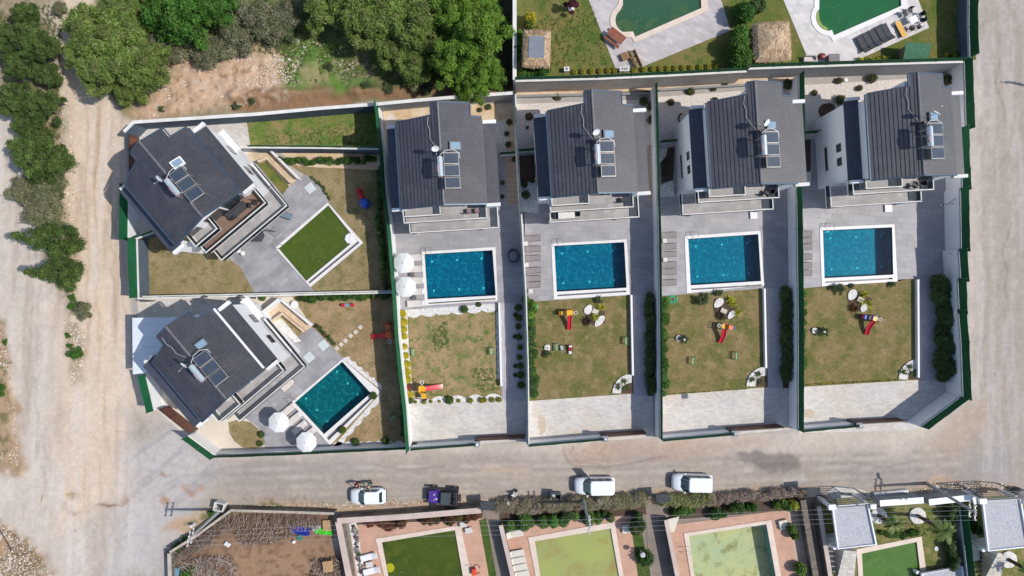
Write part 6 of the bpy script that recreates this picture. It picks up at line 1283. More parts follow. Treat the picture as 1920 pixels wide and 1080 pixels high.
# ---------------- vegetation ----------------
LEAF=mat('foliage',None,attr=True,fine=0,rough=.75,spec=.25,trans=.35); BARK=mat('bark',C(150,136,122),C(110,96,84),sc=4,fine=.2,rough=.95)
K_=1.0
def gc(r,g,b): return C(r,g,b,K_*1.0)
PINE=[gc(86,108,56),gc(104,126,64),gc(70,92,48)]; BRIGHT=[gc(108,144,52),gc(90,128,44),gc(126,156,66)]; OLIVE=[gc(118,142,68),gc(96,122,52),gc(142,154,92)]; LUSHC=[gc(72,118,44),gc(60,102,38),gc(96,134,58)]; SCRUB=[gc(134,134,102),gc(108,120,78),gc(150,146,122)]; DEEP=[gc(54,80,38),gc(68,96,46)]
def crown_clumps(r,h,n,seed,z0=.45,flat=.75):
    rnd=random.Random(seed); out=[]
    for i in range(n):
        a=rnd.uniform(0,6.283); ro=r*(.78+.16*math.sin(3*a+seed)+.14*math.sin(5*a+2*seed)); d=ro*math.sqrt(rnd.random()); z=h*(z0+(1-z0)*rnd.random()*(1-min(1,(d/r)**2)*.7)); s=r*rnd.uniform(.2,.36)*(1 if n<60 else .58)
        out.append((d*math.cos(a),d*math.sin(a),z,s,s*rnd.uniform(.8,1.2),s*flat))
    return out
def tree(name,r,h,nc,nl,cols,seed,leaf=.2,el=2.0,bright=.3,cat='tree'):
    T=thing(name,'x',cat); m=MB(); rnd=random.Random(seed); cl=crown_clumps(r,h,nc,seed); m.tube((0,0,-.2),(0,0,h*.45),r*.055+.05,8,r*.04+.03)
    for c in rnd.sample(cl,min(9,nc)): m.tube((0,0,h*rnd.uniform(.2,.45)),(c[0]*.8,c[1]*.8,c[2]),.06,5,.02)
    for c in rnd.sample(cl,min(len(cl),30)):
        if name!='broadleaf_tree': e=(c[0]*1.12,c[1]*1.12,c[2]+c[5]*.9); m.tube((c[0]*.5,c[1]*.5,c[2]*.8),e,.03,4,.012).tube(e,(e[0]+rnd.uniform(-.5,.5),e[1]+rnd.uniform(-.5,.5),e[2]+.05),.014,3)
    m.build('trunk',BARK,T); leafmesh('crown',cl,nl,leaf,cols,LEAF,parent=T,seed=seed,elong=el,bright=bright,shell=.15,soft=.55,mixp=.45); return T
def conifer(r,h,seed,cols=PINE,nl=9000):
    T=thing('conifer_tree','x','tree'); rnd=random.Random(seed); cl=[]; m=MB().tube((0,0,-.2),(0,0,h*.97),.16,8,.03)
    for i in range(70):
        t=rnd.random()**1.3; z=.6+(h-.9)*t; rr=r*(1-t)**.85+.15; a=rnd.uniform(0,6.283); d=rr*rnd.uniform(.5,1); s=.28+.32*(1-t)
        cl.append((d*math.cos(a),d*math.sin(a),z,s*1.3,s*1.3,s*.45)); 
        if i%4==0: m.tube((0,0,z-.1),(d*math.cos(a),d*math.sin(a),z),.035,4,.015)
    m.build('trunk',BARK,T); leafmesh('crown',cl,int(nl*1.4),.11,cols,LEAF,parent=T,seed=seed,elong=3.4,bright=.2,shell=.1,soft=.5); return T
P_con=Proto(conifer(2.1,8,11)); P_con2=Proto(conifer(2.4,6,12))
P_big=Proto(tree('pine_tree',3.2,5.5,90,20000,OLIVE,21,.11,3.6)); P_bri=Proto(tree('pine_tree',2.9,6.5,80,19000,BRIGHT,22,.11,3.2)); P_lush=Proto(tree('broadleaf_tree',2.6,5,80,13000,LUSHC,23,.16,1.5)); P_scr=Proto(tree('grey_shrub',1.6,2.2,34,5200,SCRUB,24,.1,4,.3,'shrub')); P_dk=Proto(tree('pine_tree',2.6,5.5,70,16000,PINE,25,.11,3.4))
tg='trees in the wild land'; rr_=random.Random(5)
def T_(P,x,y,s,h,label,g=tg): P.put((*W(x,y,h*.6),0),rr_.uniform(0,360),label,g,(s,s,s*rr_.uniform(.9,1.1)))
# conifers of the strip between the tracks (base position)
for P,x,y,s,l in((P_con,134,452,(.82,.74,1.12),'conifer on the strip between the tracks beside the left edge pole, its top pointing left'),(P_con,138,512,(.72,.6,.95),'lowest conifer on the strip between the two tracks'),(P_con2,108,318,(1,.85,1.1),'dark conifer halfway down the strip between the tracks'),(P_con2,88,290,.95,'smaller conifer just above the dark one halfway down the strip')):
    P.put((*W(x,y),0),rr_.uniform(0,360),l,tg,s)
for P,x,y,s,l in((P_dk,52,32,.6,'small dark pine near the top left corner'),(P_dk,22,78,.85,'dark pine at the left edge, near the top'),(P_dk,76,92,.85,'dark pine left of the dirt track, second row from the top'),(P_dk,40,125,.75,'dark pine at the left edge below the top pair'),(P_dk,92,140,.55,'small dark pine pressed against the dirt track'),(P_dk,28,188,.75,'dark pine at the left edge, level with the canopy of the dirt track start'),(P_dk,78,200,.8,'dense dark pine left of the dirt track where it opens'),(P_dk,52,232,.6,'dark pine at the lower end of the dense left group'),(P_dk,112,285,.35,'low dark bush pine on the strip, beside the sandy edge')):
    T_(P,x,y,s,5.5*s,l)
for P,x,y,s,l in((P_big,178,55,.95,'olive green pine right of the dirt track at the top'),(P_big,232,80,1.05,'large olive green pine in the middle of the upper left group'),(P_big,205,130,1.0,'olive green pine at the mouth of the dirt track'),(P_big,275,125,.9,'olive green pine at the left edge of the sandy slope'),(P_big,248,172,.55,'small olive pine hanging over the dirt track'),(P_big,165,105,.7,'olive pine close to the dirt track bend'),(P_big,235,25,.8,'olive pine at the top edge above the large one'),
  (P_lush,305,28,.95,'bright green broadleaf tree at the top edge, left one'),(P_lush,350,40,1.1,'bright green broadleaf tree, largest of the top left pair'),(P_lush,405,15,.9,'bright green broadleaf tree at the top edge, right one'),(P_lush,330,0,.9,'bright green broadleaf tree cut by the top edge'),
  (P_scr,425,55,1.2,'grey twiggy shrub between the broadleaf trees and the sandy slope'),(P_scr,470,20,1.3,'grey twiggy shrub at the top edge left of the grass'),(P_scr,505,40,1.0,'grey twiggy shrub above the round dark bush'),(P_scr,300,72,1.2,'grey twiggy shrub under the bright broadleaf trees'),(P_scr,392,85,.9,'grey-green low shrub at the upper rim of the sandy slope'),(P_scr,370,95,.9,'twiggy shrub on the rim of the sandy slope, left of another'),(P_scr,450,80,.6,'small twiggy shrub on top of the sandy slope'),(P_scr,530,10,1.1,'grey shrub at the top edge above the dark round bush'),
  (P_big,610,14,.85,'olive pine at the top edge right of the grey shrubs'),(P_big,690,38,1.0,'olive pine above the green clearing'),(P_big,720,30,1.05,'olive pine at the top edge in the middle of the forest'),(P_big,740,88,.8,'olive pine overhanging the clearing, right side'),(P_big,780,55,1.0,'olive pine left of the brightest pines'),(P_big,775,125,.7,'lower olive pine near the red bank'),(P_big,650,0,.8,'olive pine cut by the top edge above the clearing'),(P_big,790,0,.8,'olive pine cut by the top edge left of the bright pines'),(P_big,775,95,.7,'olive pine tucked below the large olive one'),
  (P_bri,850,35,.95,'bright yellow-green pine at the top of the right forest edge'),(P_bri,895,85,1.1,'largest bright yellow-green pine beside the shaded wall'),(P_bri,850,125,.95,'bright pine left of the one overhanging the grey wall'),(P_bri,905,145,.85,'bright pine overhanging the grey wall above the first upright roof'),(P_bri,880,170,.6,'small bright pine right above the grey wall'),(P_bri,920,45,.65,'narrow bright pine next to the pale garden wall'),(P_bri,900,5,.7,'bright pine cut by the top edge'),
  (P_scr,735,15,1.1,'grey branches between the olive pines at the top'),(P_scr,715,65,.9,'grey bare crown between the olive pines, middle'),(P_scr,770,145,.7,'greyish shrub by the red bank')):
    T_(P,x,y,s,5*s,l)
P_dk2=Proto(tree('round_shrub',1.2,1.5,20,3500,[gc(84,104,62),gc(96,112,76)],31,.12,1.6,.2,'shrub')); WG='low shrubs in the wild land'
for x,y,s,l in((541,70,1.0,'round dark bush on the green clearing'),(620,128,.45,'small dark shrub in the middle of the clearing'),(475,192,.35,'small green shrub above the slate wall'),(445,200,.4,'green tuft just above the slate wall'),(305,205,.3,'small shrub above the slate wall, left part'),(690,165,.6,'dark shrub at the red bank'),(730,168,.6,'dark shrub at the red bank, right of another'),(800,170,.7,'dark shrub under the bright pines by the bank')): P_dk2.put((*W(x,y),0),rr_.uniform(0,360),l,WG,s)
P_g2=Proto(tree('green_shrub',1.0,.9,16,2500,LUSHC,32,.12,1.6,.2,'shrub'))
for x,y,s,l in((88,345,.9,'green low bush on the strip between the tracks, upper'),(140,560,.5,'green tuft below the lowest conifer'),(141,575,.7,'green plant at the lower end of the conifer strip'),(128,628,.35,'narrow green tuft on the sandy triangle'),(131,648,.35,'green tuft in the middle of the sandy triangle'),(145,664,.75,'leafy green plant at the lower part of the sandy triangle'),(151,657,.5,'smaller leafy plant at the sandy triangle'),(0,735,.8,'green plant at the left edge, lower half'),(12,640,.35,'tiny plant at the left edge'),(398,962,.5,'green weed beside the white meter box'),(352,1008,.55,'weeds along the slanted wall of the wood yard'),(335,1022,.6,'weeds at the lower end of the slanted wall'),(352,1075,.9,'green patch in the lower left of the wood yard')): P_g2.put((*W(x,y),0),rr_.uniform(0,360),l,'green weeds and tufts',s)
for x,y,s,l in((60,362,1.0,'grey brush on the strip between the tracks, upper'),(102,375,1.0,'brown grey brush on the strip, against the dirt track'),(92,400,1.1,'dry brush on the strip between the tracks, lower'),(110,425,.7,'dry brush right above the pole conifer'),(115,345,.7,'grey brush beside the dark conifer'),(164,582,.6,'grey dry bush on the track below the strip'),(120,20,.5,'dry brush near the top of the dirt track')): P_scr.put((*W(x,y),0),rr_.uniform(0,360),l,'dry brush on the strip',s)
# --- yellow shrubs and other garden bushes ---
def bush(name,r,cols,n,seed,leaf=.08,flat=.8,cat='bush'):
    T=thing(name,'x',cat); MB().tube((0,0,-.02),(0,0,r*.6),.03,5).build('stem',BARK,T); leafmesh('foliage',[(0,0,r*.75,r*.8,r*.8,r*flat*.8)]+[(r*.5*math.cos(a),r*.5*math.sin(a),r*.7,r*.5,r*.5,r*.5) for a in np.arange(0,6.2,1.1)],n,leaf,cols,LEAF,parent=T,seed=seed,elong=1.6,bright=.2); return T
YE=[C(232,214,60),C(208,194,52),C(176,174,60)]; 
BY=Proto(bush('yellow_bush',.42,YE,1100,41)); BR=Proto(bush('red_bush',.42,[C(190,90,60),C(160,100,60)],900,42)); BG=Proto(bush('green_bush',.5,[gc(88,112,52),gc(72,96,46),gc(106,124,62)],1200,43)); BS=Proto(bush('small_yellow_shrub',.28,[C(200,186,56),C(150,150,60),C(110,120,60)],500,44,.07)); BD=Proto(bush('round_box_bush',.5,DEEP,1300,45,.07))
for i,(x,y,s) in enumerate(((755,588,1.05),(757,604,1.15),(757,618,.95),(758,631,.9),(758,650,.85),(760,667,.95),(763,683,1.05),(763,698,1.15),(764,712,1.1),(768,740,1.1))): BY.put((*W(x,y,.4),ZL),rr_.uniform(0,360),'round yellow bush, %s from the top in the gravel strip beside the dry lawn'%o_(i),'yellow bushes',s)
BR.put((*W(765.5,726,.4),ZL),0,'rust red bush between the two lowest yellow bushes','yellow bushes',.95); BG.put((*W(769,751,.4),ZL),0,'green bush at the lower end of the yellow bush column','green bushes',.8)
for i,x in enumerate((779,795,808,824,860,882,903,909,923,936)): BS.put((*W(x,754-(x-779)*.03,.2),ZL),rr_.uniform(0,360),'small yellow shrub, %s from the left in the white edging below the dry lawn'%o_(i),'small yellow shrubs',(.7,1,.7,.6,.8,1.2,1.2,1,1.1,1.1)[i])
for x,y,s,l in((843,750,1.0,'wide green bush in the white edging below the dry lawn'),(871,580,.9,'green bush in the scalloped gravel below the two-parasol pool'),(898,571,.6,'low green bush right of another in the scalloped gravel'),(777,835,.7,'small bush in the lower left corner of the first paved drive'),(937,716,.6,'green bush at the foot of the edge wall by the dry lawn'),(490,815,.8,'green bush by the dry patch of the lower left villa'),(487,832,.7,'dark bush at the road wall of the lower left villa'),(700,672+70,.9,'bush at the right corner of the diagonal blue pool'),(642,806,.9,'bush at the lower edge of the diagonal blue pool'),(667,829,.9,'green bush in the white pebbles at the road wall, left one'),(723,828,.8,'green bush in the white pebbles at the road wall, right one'),(492,558,.8,'green plant at the corner of the lower left yard')): BG.put((*W(x,y,.3),ZL),rr_.uniform(0,360),l,'green bushes',s)
for i,(x,y) in enumerate(((972,577),(973,596),(972,612),(973,632),(975,651),(974,670),(976,686),(977,703),(977,722))): BG.put((*W(x,y,.4),ZG),rr_.uniform(0,360),'dark green bush, %s from the top in the shaded strip beside the dry lawn'%o_(i),'bushes in the shaded pebble strip',(.9,.85,.75,.8,.7,.7,.75,.9,.9)[i])
for i,(x,y) in enumerate(((966,590),(965,631),(966,686),(966,703))): BD.put((*W(x,y,.2),ZG),0,'small dark shrub at the left side of the shaded pebble strip, %s from the top'%o_(i),'bushes in the shaded pebble strip',.5)
# gravel garden plants
P_pl=Proto(bush('garden_plant',.4,[gc(74,96,50),gc(96,108,66),C(120,100,70)],500,48,.09)); pg='small plants in the gravel gardens'
for x,y,s,l in((900,205,.7,'left of the pair above the first upright roof'),(916,200,.9,'above the right side of the first upright roof'),(955,228,.9,'in the ring against the thin fence'),(950,250,.8,'along the thin fence, first upright villa'),(953,270,.9,'at the lower end of the thin fence bed'),(1045,180,.9,'under the planter wall, left of the middle roof'),(992,220,.8,'in the white gravel, left of the middle roof, upper'),(989,238,.5,'in the shaded gravel left of the middle roof, lower'),(1207,190,1.3,'against the fence right of the middle roof'),(1222,200,1.5,'in the corner right of the middle roof'),(1222,225,1.4,'dark, between the middle roof and the fence'),(1258,192,.9,'round, in the white gravel, third garden, left'),(1295,170,1.1,'under the planter wall, third garden'),(1342,186,.8,'at the edge of the third roof'),(1360,150,1.6,'tall, on the planter wall, left of the third roof'),(1340,165,.8,'small, hanging from the planter wall'),(1478,158,1.6,'dark, in the corner right of the third roof'),(1527,174,.7,'round, in the rightmost gravel garden, lowest'),(1574,151,.9,'round with a white ring, rightmost gravel garden'),(1612,165,.8,'round, rightmost gravel garden, next to the roof'),(1636,147,1.4,'long, under the tall grey wall'),(1576,187,1.5,'bright bush beside the lower roof of the rightmost villa'),(1777,150,1.5,'dark, in the corner right of the rightmost roof'),(1250,300,.9,'in the dark bed left of the third villa, upper'),(1248,322,.8,'round green in the dark bed left of the third villa'),(983,345,1.1,'in the pebbles left of the middle villa'),(998,338,.8,'round in the pebbles left of the middle villa'),(986,365,1.3,'at the path corner left of the middle villa'),(965,298,.9,'at the top of the boardwalk'),(942,342,.7,'in the dark slot beside the boardwalk, upper'),(942,368,.6,'in the dark slot beside the boardwalk, lower'),(1505,330,1.0,'in the dark bed left of the rightmost villa'),(1060,178,.5,'tiny, under the planter wall beside another'),(1105,135,.9,'hanging on the stained wall')):
    z=0 if y!=135 else .0; P_pl.put((*W(x,y,.4),ZP),rr_.uniform(0,360),'small garden plant '+l,pg,s)
T=thing('ring_bed','dark curved soil crescent in the shaded gravel of the third garden','garden bed',(*W(1280,222,0),ZP+.01),0); MB().path([(.45*math.cos(a),.5*math.sin(a),.04) for a in np.linspace(1.7,5.2,12)],.09).build('soil',SOIL,T)
for x,y,r in((1045,181,.5),(992,219,.45),(1258,192,.4),(1295,171,.5),(1574,151,.35),(1612,165,.35),(1527,174,.35),(1552,210,1.0)): tag(MB().lathe((*W(x,y),ZP),[(r,0),(r*.95,.05),(r*.6,.08)],14,jit=.08,seed=int(x)).build('soil_ring',SOIL),{1045:'round brown soil ring under the planter wall of the middle garden',992:'round soil ring at the left of the middle garden',1258:'round soil ring at the left of the third garden',1295:'soil ring under the planter wall of the third garden',1574:'small soil ring beside the white ring of the rightmost garden',1612:'small soil ring beside the rightmost roof',1527:'small soil ring at the lower left of the rightmost garden',1552:'wide dark soil bed beside the white wall of the rightmost garden'}[x],'soil ring','soil rings')
tag(MB().lathe((*W(1585,150),ZP),[(.2,0),(.22,.12),(.14,.14)],14).build('white_pot',WPL),'small white pot beside a soil ring in the rightmost gravel garden','pot')
# hedges
def hedge(label,pts,wd,h,n,cols,seed,leaf=.1,z=0,name='hedge',lump=.25,g='hedges',cat='hedge',bright=.25,mixp=.65,dens=1):
    P=PW(pts,z+h*.6); c=P[0]; T=thing(name,label,cat,(c[0],c[1],z),0,g); rnd=random.Random(seed); cl=[]; L=0; m=MB()
    for a,b in zip(P,P[1:]):
        l=math.hypot(b[0]-a[0],b[1]-a[1]); k=max(2,int(l/(wd*.35)*dens))
        for i in range(k):
            t=(i+rnd.random())/k; x,y=lerp2(a,b,t); q=rnd.uniform(1-lump,1+lump); o1,o2=rnd.uniform(-.3,.3)*wd,rnd.uniform(-.3,.3)*wd
            cl.append((x+o1,y+o2,z+h*.5*q,wd*.42*q,wd*.42*q,h*.48*q)); 
            if i%3==0: m.tube((x,y,z),(x+o1,y+o2,z+h*.6),.025,4)
    m.build('stem',BARK,T,world=True); leafmesh('foliage',cl,n,leaf,cols,LEAF,parent=T,world=True,seed=seed,bright=bright,elong=1.7,shell=.4,mixp=mixp); return T
G1=[gc(74,108,46),gc(58,90,40),gc(92,124,56)]; G2=[gc(84,106,62),gc(70,90,52),gc(108,122,70)]
hedge('loose green hedge at the top of the upper left slide lawn',[(526,300),(570,303),(640,302),(705,299)],.75,1.0,7000,G1,51)
hedge('narrow dark hedge down the right side of the upper left slide lawn',[(710,310),(712,420),(724,545)],.6,1.3,8000,G2,52)
hedge('bright climbing shrubs in the narrow bed, right side of the upper left lawn',[(706,410),(714,445),(718,490),(720,510)],.5,1.6,2000,[gc(104,140,60),gc(84,122,50)],53,.13)
hedge('green hedge along the top of the lower left brown lawn',[(556,560),(640,557),(733,552)],.8,1.0,9000,G1,54)
hedge('narrow hedge in the shade at the right of the brown lawn',[(742,560),(750,680),(756,820)],.5,1.2,7000,G2,55)
hedge('green hedge on the left edge of the second upright villa\'s lawn',[(996,562),(998,640),(1000,745)],1.0,1.3,13000,G1+[gc(84,112,72)],56)
hedge('bright green shrub at the top end of the second lawn hedge',[(990,562),(996,580),(994,595)],1.0,1.6,3500,BRIGHT[:2]+G1[:1],57,.12)
hedge('shaded hedge beside the path of the second upright villa',[(1218,556),(1219,640),(1221,735)],.95,1.4,16000,G2,58,lump=.15,dens=2.5,mixp=.25)
hedge('green hedge on the left edge of the third upright villa\'s lawn',[(1243,558),(1245,640),(1247,735)],1.0,1.3,13000,G1,59)
hedge('shaded hedge beside the path of the third upright villa',[(1476,545),(1476,640),(1475,715)],1.05,1.5,17000,G2,60,lump=.15,dens=2.5,mixp=.25)
hedge('green hedge on the left edge of the rightmost lawn',[(1504,545),(1504,640),(1505,700)],.9,1.3,10000,G1,61)
for (x,y,r,l) in((1771,541,1.75,'uppermost'),(1777,590,1.5,'second'),(1776,640,1.7,'third'),(1772,688,1.6,'lowest')): hedge('dark leafy bush in the shade of the right-hand wall, %s'%l,[(x,y-17),(x,y+17)],r,1.9,9000,G2,int(y),.12,name='shade_bush',lump=.15,dens=3,mixp=.2,g='bushes under the right-hand wall',cat='bush')
hedge('low dry plants along the ramp corner of the upper left deck',[(582,330),(605,352),(618,375)],.3,.3,900,G2,62,.08,g='low edging plants'); hedge('low plants along the deck edge of the lower left lawn',[(590,608),(612,630),(628,645)],.45,.4,1500,G2+[C(110,90,60)],63,.08,g='low edging plants')
hedge('row of tiny yellow plants at the lower edge of the rightmost lawn',[(1500,722),(1600,717),(1690,712)],.18,.2,1500,YE+G2,64,.06,g='low edging plants'); hedge('row of tiny plants at the lower edge of the third lawn',[(1262,738),(1340,733),(1400,729)],.14,.16,500,YE+G2,65,.06,g='low edging plants')
# upper gardens
hedge('tall dense green hedge between the two upper gardens',[(1398,15),(1394,40),(1390,70),(1386,95),(1386,118)],2.0,2.4,20000,LUSHC+G1,66,.16,ZU); hedge('clipped green hedge below the small thatched gazebo',[(975,134),(1000,133),(1028,131)],1.0,1.0,5000,LUSHC,67,.1,ZU)
hedge('yellow variegated shrub above the small thatched gazebo',[(985,40),(1000,42)],1.2,1.6,4000,YE+G1,68,.13,ZU); hedge('dark green shrubs along the left side of the small gazebo',[(972,60),(970,110)],.7,1.2,3500,LUSHC,69,.12,ZU); hedge('dark tree crown at the top between the upper gardens',[(1405,0),(1425,10)],1.6,3.0,5000,G2,70,.16,ZU)
for i,x in enumerate((1077,1092,1109,1125,1140,1152,1188,1207,1224,1238,1252,1266,1281,1296,1313,1328,1344)): BS.put((*W(x,134-(x-1077)*.037,ZU+.3),ZU),0,'small yellow shrub, %s from the left in the row along the stained retaining wall'%o_(i),'yellow shrubs on the retaining wall',1.15)
hedge('row of yellow-green shrubs along the green fence of the top right garden',[(1612,113),(1660,109),(1700,108)],.5,.5,2500,YE+G1,71,.09,ZU); hedge('short row of yellow-green shrubs beside the shed',[(1772,103),(1800,102)],.5,.5,1200,YE+G1,72,.09,ZU)
T=thing('potted_tree','dark red leaved small tree with a white pot ring at the top edge','tree',(*W(1072,10,ZU+1),ZU),0); MB().tube((0,0,0),(0,0,1.6),.05).build('trunk',BARK,T); leafmesh('crown',crown_clumps(.8,2.2,14,5),1800,.12,[C(110,50,60),C(80,44,50)],LEAF,parent=T,seed=5); MB().lathe((0,0,0),[(.28,0),(.32,.25),(.26,.28)],14).build('pot',WPL,T)
# rock islands with yellow plants
def bladeplant(label,x,y,L,cols,n,z=ZL,name='spiky_plant',wd=.035,g=None,cat='plant',sp=1.,droop=.35):
    T=thing(name,label,cat,(*W(x,y,.3+z),z),0,g); blades('leaves',[(0,0,0)],L,wd,cols,LEAF,n,int(x+y),T,sp,droop); MB().lathe((0,0,-.02),[(.06,0),(.05,.15)],6).build('stem',BARK,T); return T
def island(key,pieces,soil,slab):
    struct('soil_island',soil,ZL+.008,SOIL)
    for i,p in enumerate(pieces): 
        o=MB().prism(PW(p),ZL,ZL+.12).build('white_stone_bed',PEB); tag(o,'white pebble bed, %s one of the island on the %s lawn'%(('upper left','lower right')[i],key),'stone bed','white stone beds')
    if slab: tag(MB().box(*W(*slab),ZL+.12,.65,.5,.2,-25).build('stone_slab',mat('pale_slab',C(214,206,190),C(196,188,172))),'pale square slab in the island bed on the %s lawn'%key,'slab','stone slabs')
def leafp(c,a,b,rz,n=12):
    out=[]
    for i in range(n):
        t=2*math.pi*i/n; x,y=a*math.cos(t),b*math.sin(t)*(abs(math.cos(t/2))*.4+.6); out.append((c[0]+x*math.cos(R(rz))-y*math.sin(R(rz)),c[1]+x*math.sin(R(rz))+y*math.cos(R(rz))))
    return out
island('second upright villa\'s',[leafp((1103,580),10,8,120),leafp((1124,602),13,7,-50)],[(1098,572),(1134,584),(1135,605),(1110,610),(1097,594)],(1116,584))
island('third upright villa\'s',[leafp((1347,568),11,8,-45),leafp((1371,590),10,6,-50)],[(1338,560),(1366,560),(1382,575),(1375,598),(1345,600),(1337,580)],(1356,583))
island('rightmost',[leafp((1597,553),11,9,-60),leafp((1619,577),9,7,-60)],[(1590,547),(1620,547),(1636,562),(1625,582),(1600,584),(1589,566)],(1612,562))
YP=[C(214,208,60),C(186,186,56),C(150,160,60)]
for x,y,l in((1128,576,'upper right of the second lawn island'),(1117,594,'middle of the second lawn island'),(1374,569,'top right of the third lawn island'),(1383,585,'right of the third lawn island'),(1370,562,'upper edge of the third lawn island'),(1618,566,'middle of the rightmost lawn island'),(1632,571,'right of the rightmost lawn island'),(1621,552,'top right of the rightmost lawn island')): bladeplant('yellow spiky plant, '+l,x,y,.75,YP,60,g='yellow spiky plants')
for x,y,l,c in((1101,602,'second lawn',[C(90,60,56),C(70,72,50)]),(1352,592,'third lawn',[C(84,96,60),C(96,76,60)]),(1602,578,'rightmost lawn',[C(96,92,50),C(110,60,44)])): bladeplant('dark round tufted bush beside the island bed of the %s'%l,x,y,.8,c,120,g='dark tufted bushes',name='tufted_bush',cat='bush',sp=1.1)
for x,y,l,r in((1316,562,'top of the third lawn',1.),(1348,549,'close to the overflow edge of the third pool',.6),(1574,542,'top of the rightmost lawn',.9),(1123,562,'top of the second lawn',.6),(1027,663,'beside the white ring on the second lawn',.6),(1284,636,'beside the white ring on the third lawn',.7),(1545,622,'beside the white ring on the rightmost lawn',.8),(1600,535,'under the rightmost pool edge',.4),(1676,533,'below the right corner of the rightmost pool',.5)): P_dk2.put((*W(x,y,.5),ZL),rr_.uniform(0,360),'dark green shrub, '+l,'lawn shrubs',r*.62)
# quarter circle beds
for cx,cy,r,k in((1184,737,36,'second upright'),(1436,724,37,'third upright'),(1722,711,38,'rightmost')):
    q=[(cx,cy)]+[(cx+r*math.cos(R(a)),cy+r*math.sin(R(a))) for a in np.linspace(180,270,14)]; q2=[(cx,cy)]+[(cx+r*.55*math.cos(R(a)),cy+r*.55*math.sin(R(a))) for a in np.linspace(180,270,14)]
    T=thing('corner_bed','quarter circle white pebble bed at the lower right of the %s lawn'%k,'garden bed',(*W(cx,cy),0),0,'quarter circle beds'); MB().prism(PW(q),0,.16).build('stone_rim',PEB,T,world=True); MB().prism(PW(q2),.1,.18).build('soil',SOIL,T,world=True)
    for i,(dx,dy) in enumerate(((-27,-14),(-14,-25),(-12,-10))): bladeplant('low spreading green plant in the corner bed of the %s lawn, %s'%(k,('left','upper','inner')[i]),cx+dx*.9,cy+dy*.9,.6,[gc(74,98,48),gc(100,112,62)],40,.18,g='corner bed plants',name='low_plant',sp=1.3)
# lower street hedges
PU=[C(190,160,164),C(164,138,140),C(158,164,112),C(140,150,90)]
hedge('long clipped purple-green hedge on the road side above the pale green pool, left part',[(930,951),(1010,949),(1088,944)],1.45,1.3,26000,PU,81,.08,bright=.1,lump=.06,mixp=.15,dens=3); hedge('clipped green-purple hedge above the pale green pool, right of the pole',[(1098,944),(1160,941),(1212,937)],1.4,1.3,20000,PU[2:]*2+PU[:2],82,.08,bright=.1,lump=.06,mixp=.15,dens=3)
hedge('clipped yellow-green hedge above the half empty pool',[(1247,940),(1300,939),(1330,937)],1.35,1.3,14000,[C(166,180,104),C(140,156,88),C(160,140,124)],83,.08,bright=.1,lump=.06,mixp=.15,dens=3); hedge('brownish clipped hedge above the half empty pool, right part',[(1330,938),(1420,930),(1495,923)],1.0,1.3,14000,[C(176,156,142),C(150,138,116),C(190,170,162)],84,.08,bright=.1,lump=.08,mixp=.15,dens=3)
hedge('bronze leaved shrubs at the top left of the olive pool terrace',[(697,984),(725,986),(758,984)],1.3,1.2,6500,[C(128,84,62),C(104,92,54),C(112,64,50)],85,.12); hedge('bronze and olive shrubs at the top right of the olive pool terrace',[(785,978),(830,975),(890,970)],1.1,1.2,8000,[C(112,88,60),C(96,92,56),C(112,64,50)],86,.12)
hedge('green shrubs behind the long hedge, left end',[(944,990),(965,982),(1018,976)],1.5,1.4,9000,G1+G2,87,.13); hedge('bright green shrub in the row behind the long hedge',[(1022,978),(1036,982)],1.3,1.6,4000,LUSHC,88,.14); hedge('dark green shrubs behind the long hedge, right of the bright one',[(1048,972),(1090,970),(1116,972)],1.4,1.4,8000,G2+LUSHC,89,.13); hedge('green shrubs right of the hedge pole',[(1112,972),(1150,966)],.9,1.2,3500,G2+G1,90,.13)
hedge('dark tall bush beside the middle stone drive',[(1196,965),(1196,985),(1196,998)],1.3,1.9,7000,G2+DEEP,91,.13,name='tall_bush',cat='bush'); hedge('green shrubs under the yellow-green hedge, left end of the right terrace',[(1262,964),(1285,962),(1303,958)],1.0,1.2,4500,LUSHC+G1,92,.12); hedge('dark round shrubs above the half empty pool, middle',[(1334,963),(1365,958),(1392,953)],1.4,1.4,8000,DEEP+G1,93,.12); hedge('round green shrub above the right corner of the half empty pool',[(1405,954),(1412,950)],1.0,1.2,2800,LUSHC,94,.12); hedge('yellow-green shrubs at the right end of the row above the half empty pool',[(1445,948),(1475,945),(1492,950)],1.1,1.3,5000,YE[2:]+G1,95,.12)
hedge('yellow-green bush on the right side of the half empty pool terrace, upper',[(1484,985),(1489,1000)],1.0,1.2,3500,YE[2:]+G1,96,.12); hedge('yellow-green bush at the lower right of the half empty pool terrace',[(1502,1070),(1507,1085)],1.3,1.3,3500,YE[2:]+G1,97,.12); hedge('small yellow-green shrub at the bottom beside the flat roofed building',[(1556,1066),(1558,1085)],.6,1.0,1500,YE[2:]+G1,98,.12)
BD.put((*W(1211,1048,1),ZP),0,'large round clipped bush with a grey lamp beside the middle drive','round bushes',2.0); T=thing('garden_lamp','grey cone shaped garden lamp standing at the large round bush','lamp',(*W(1203,1036,1.2),0),0); MB().tube((0,0,0),(0,0,1.7),.06,8).build('pole',ALU,T); MB().lathe((0,0,1.6),[(.1,0),(.28,.15),(.26,.35),(.05,.4)],14).build('lamp_shade',mat('grey_shade',C(190,192,196)),T)
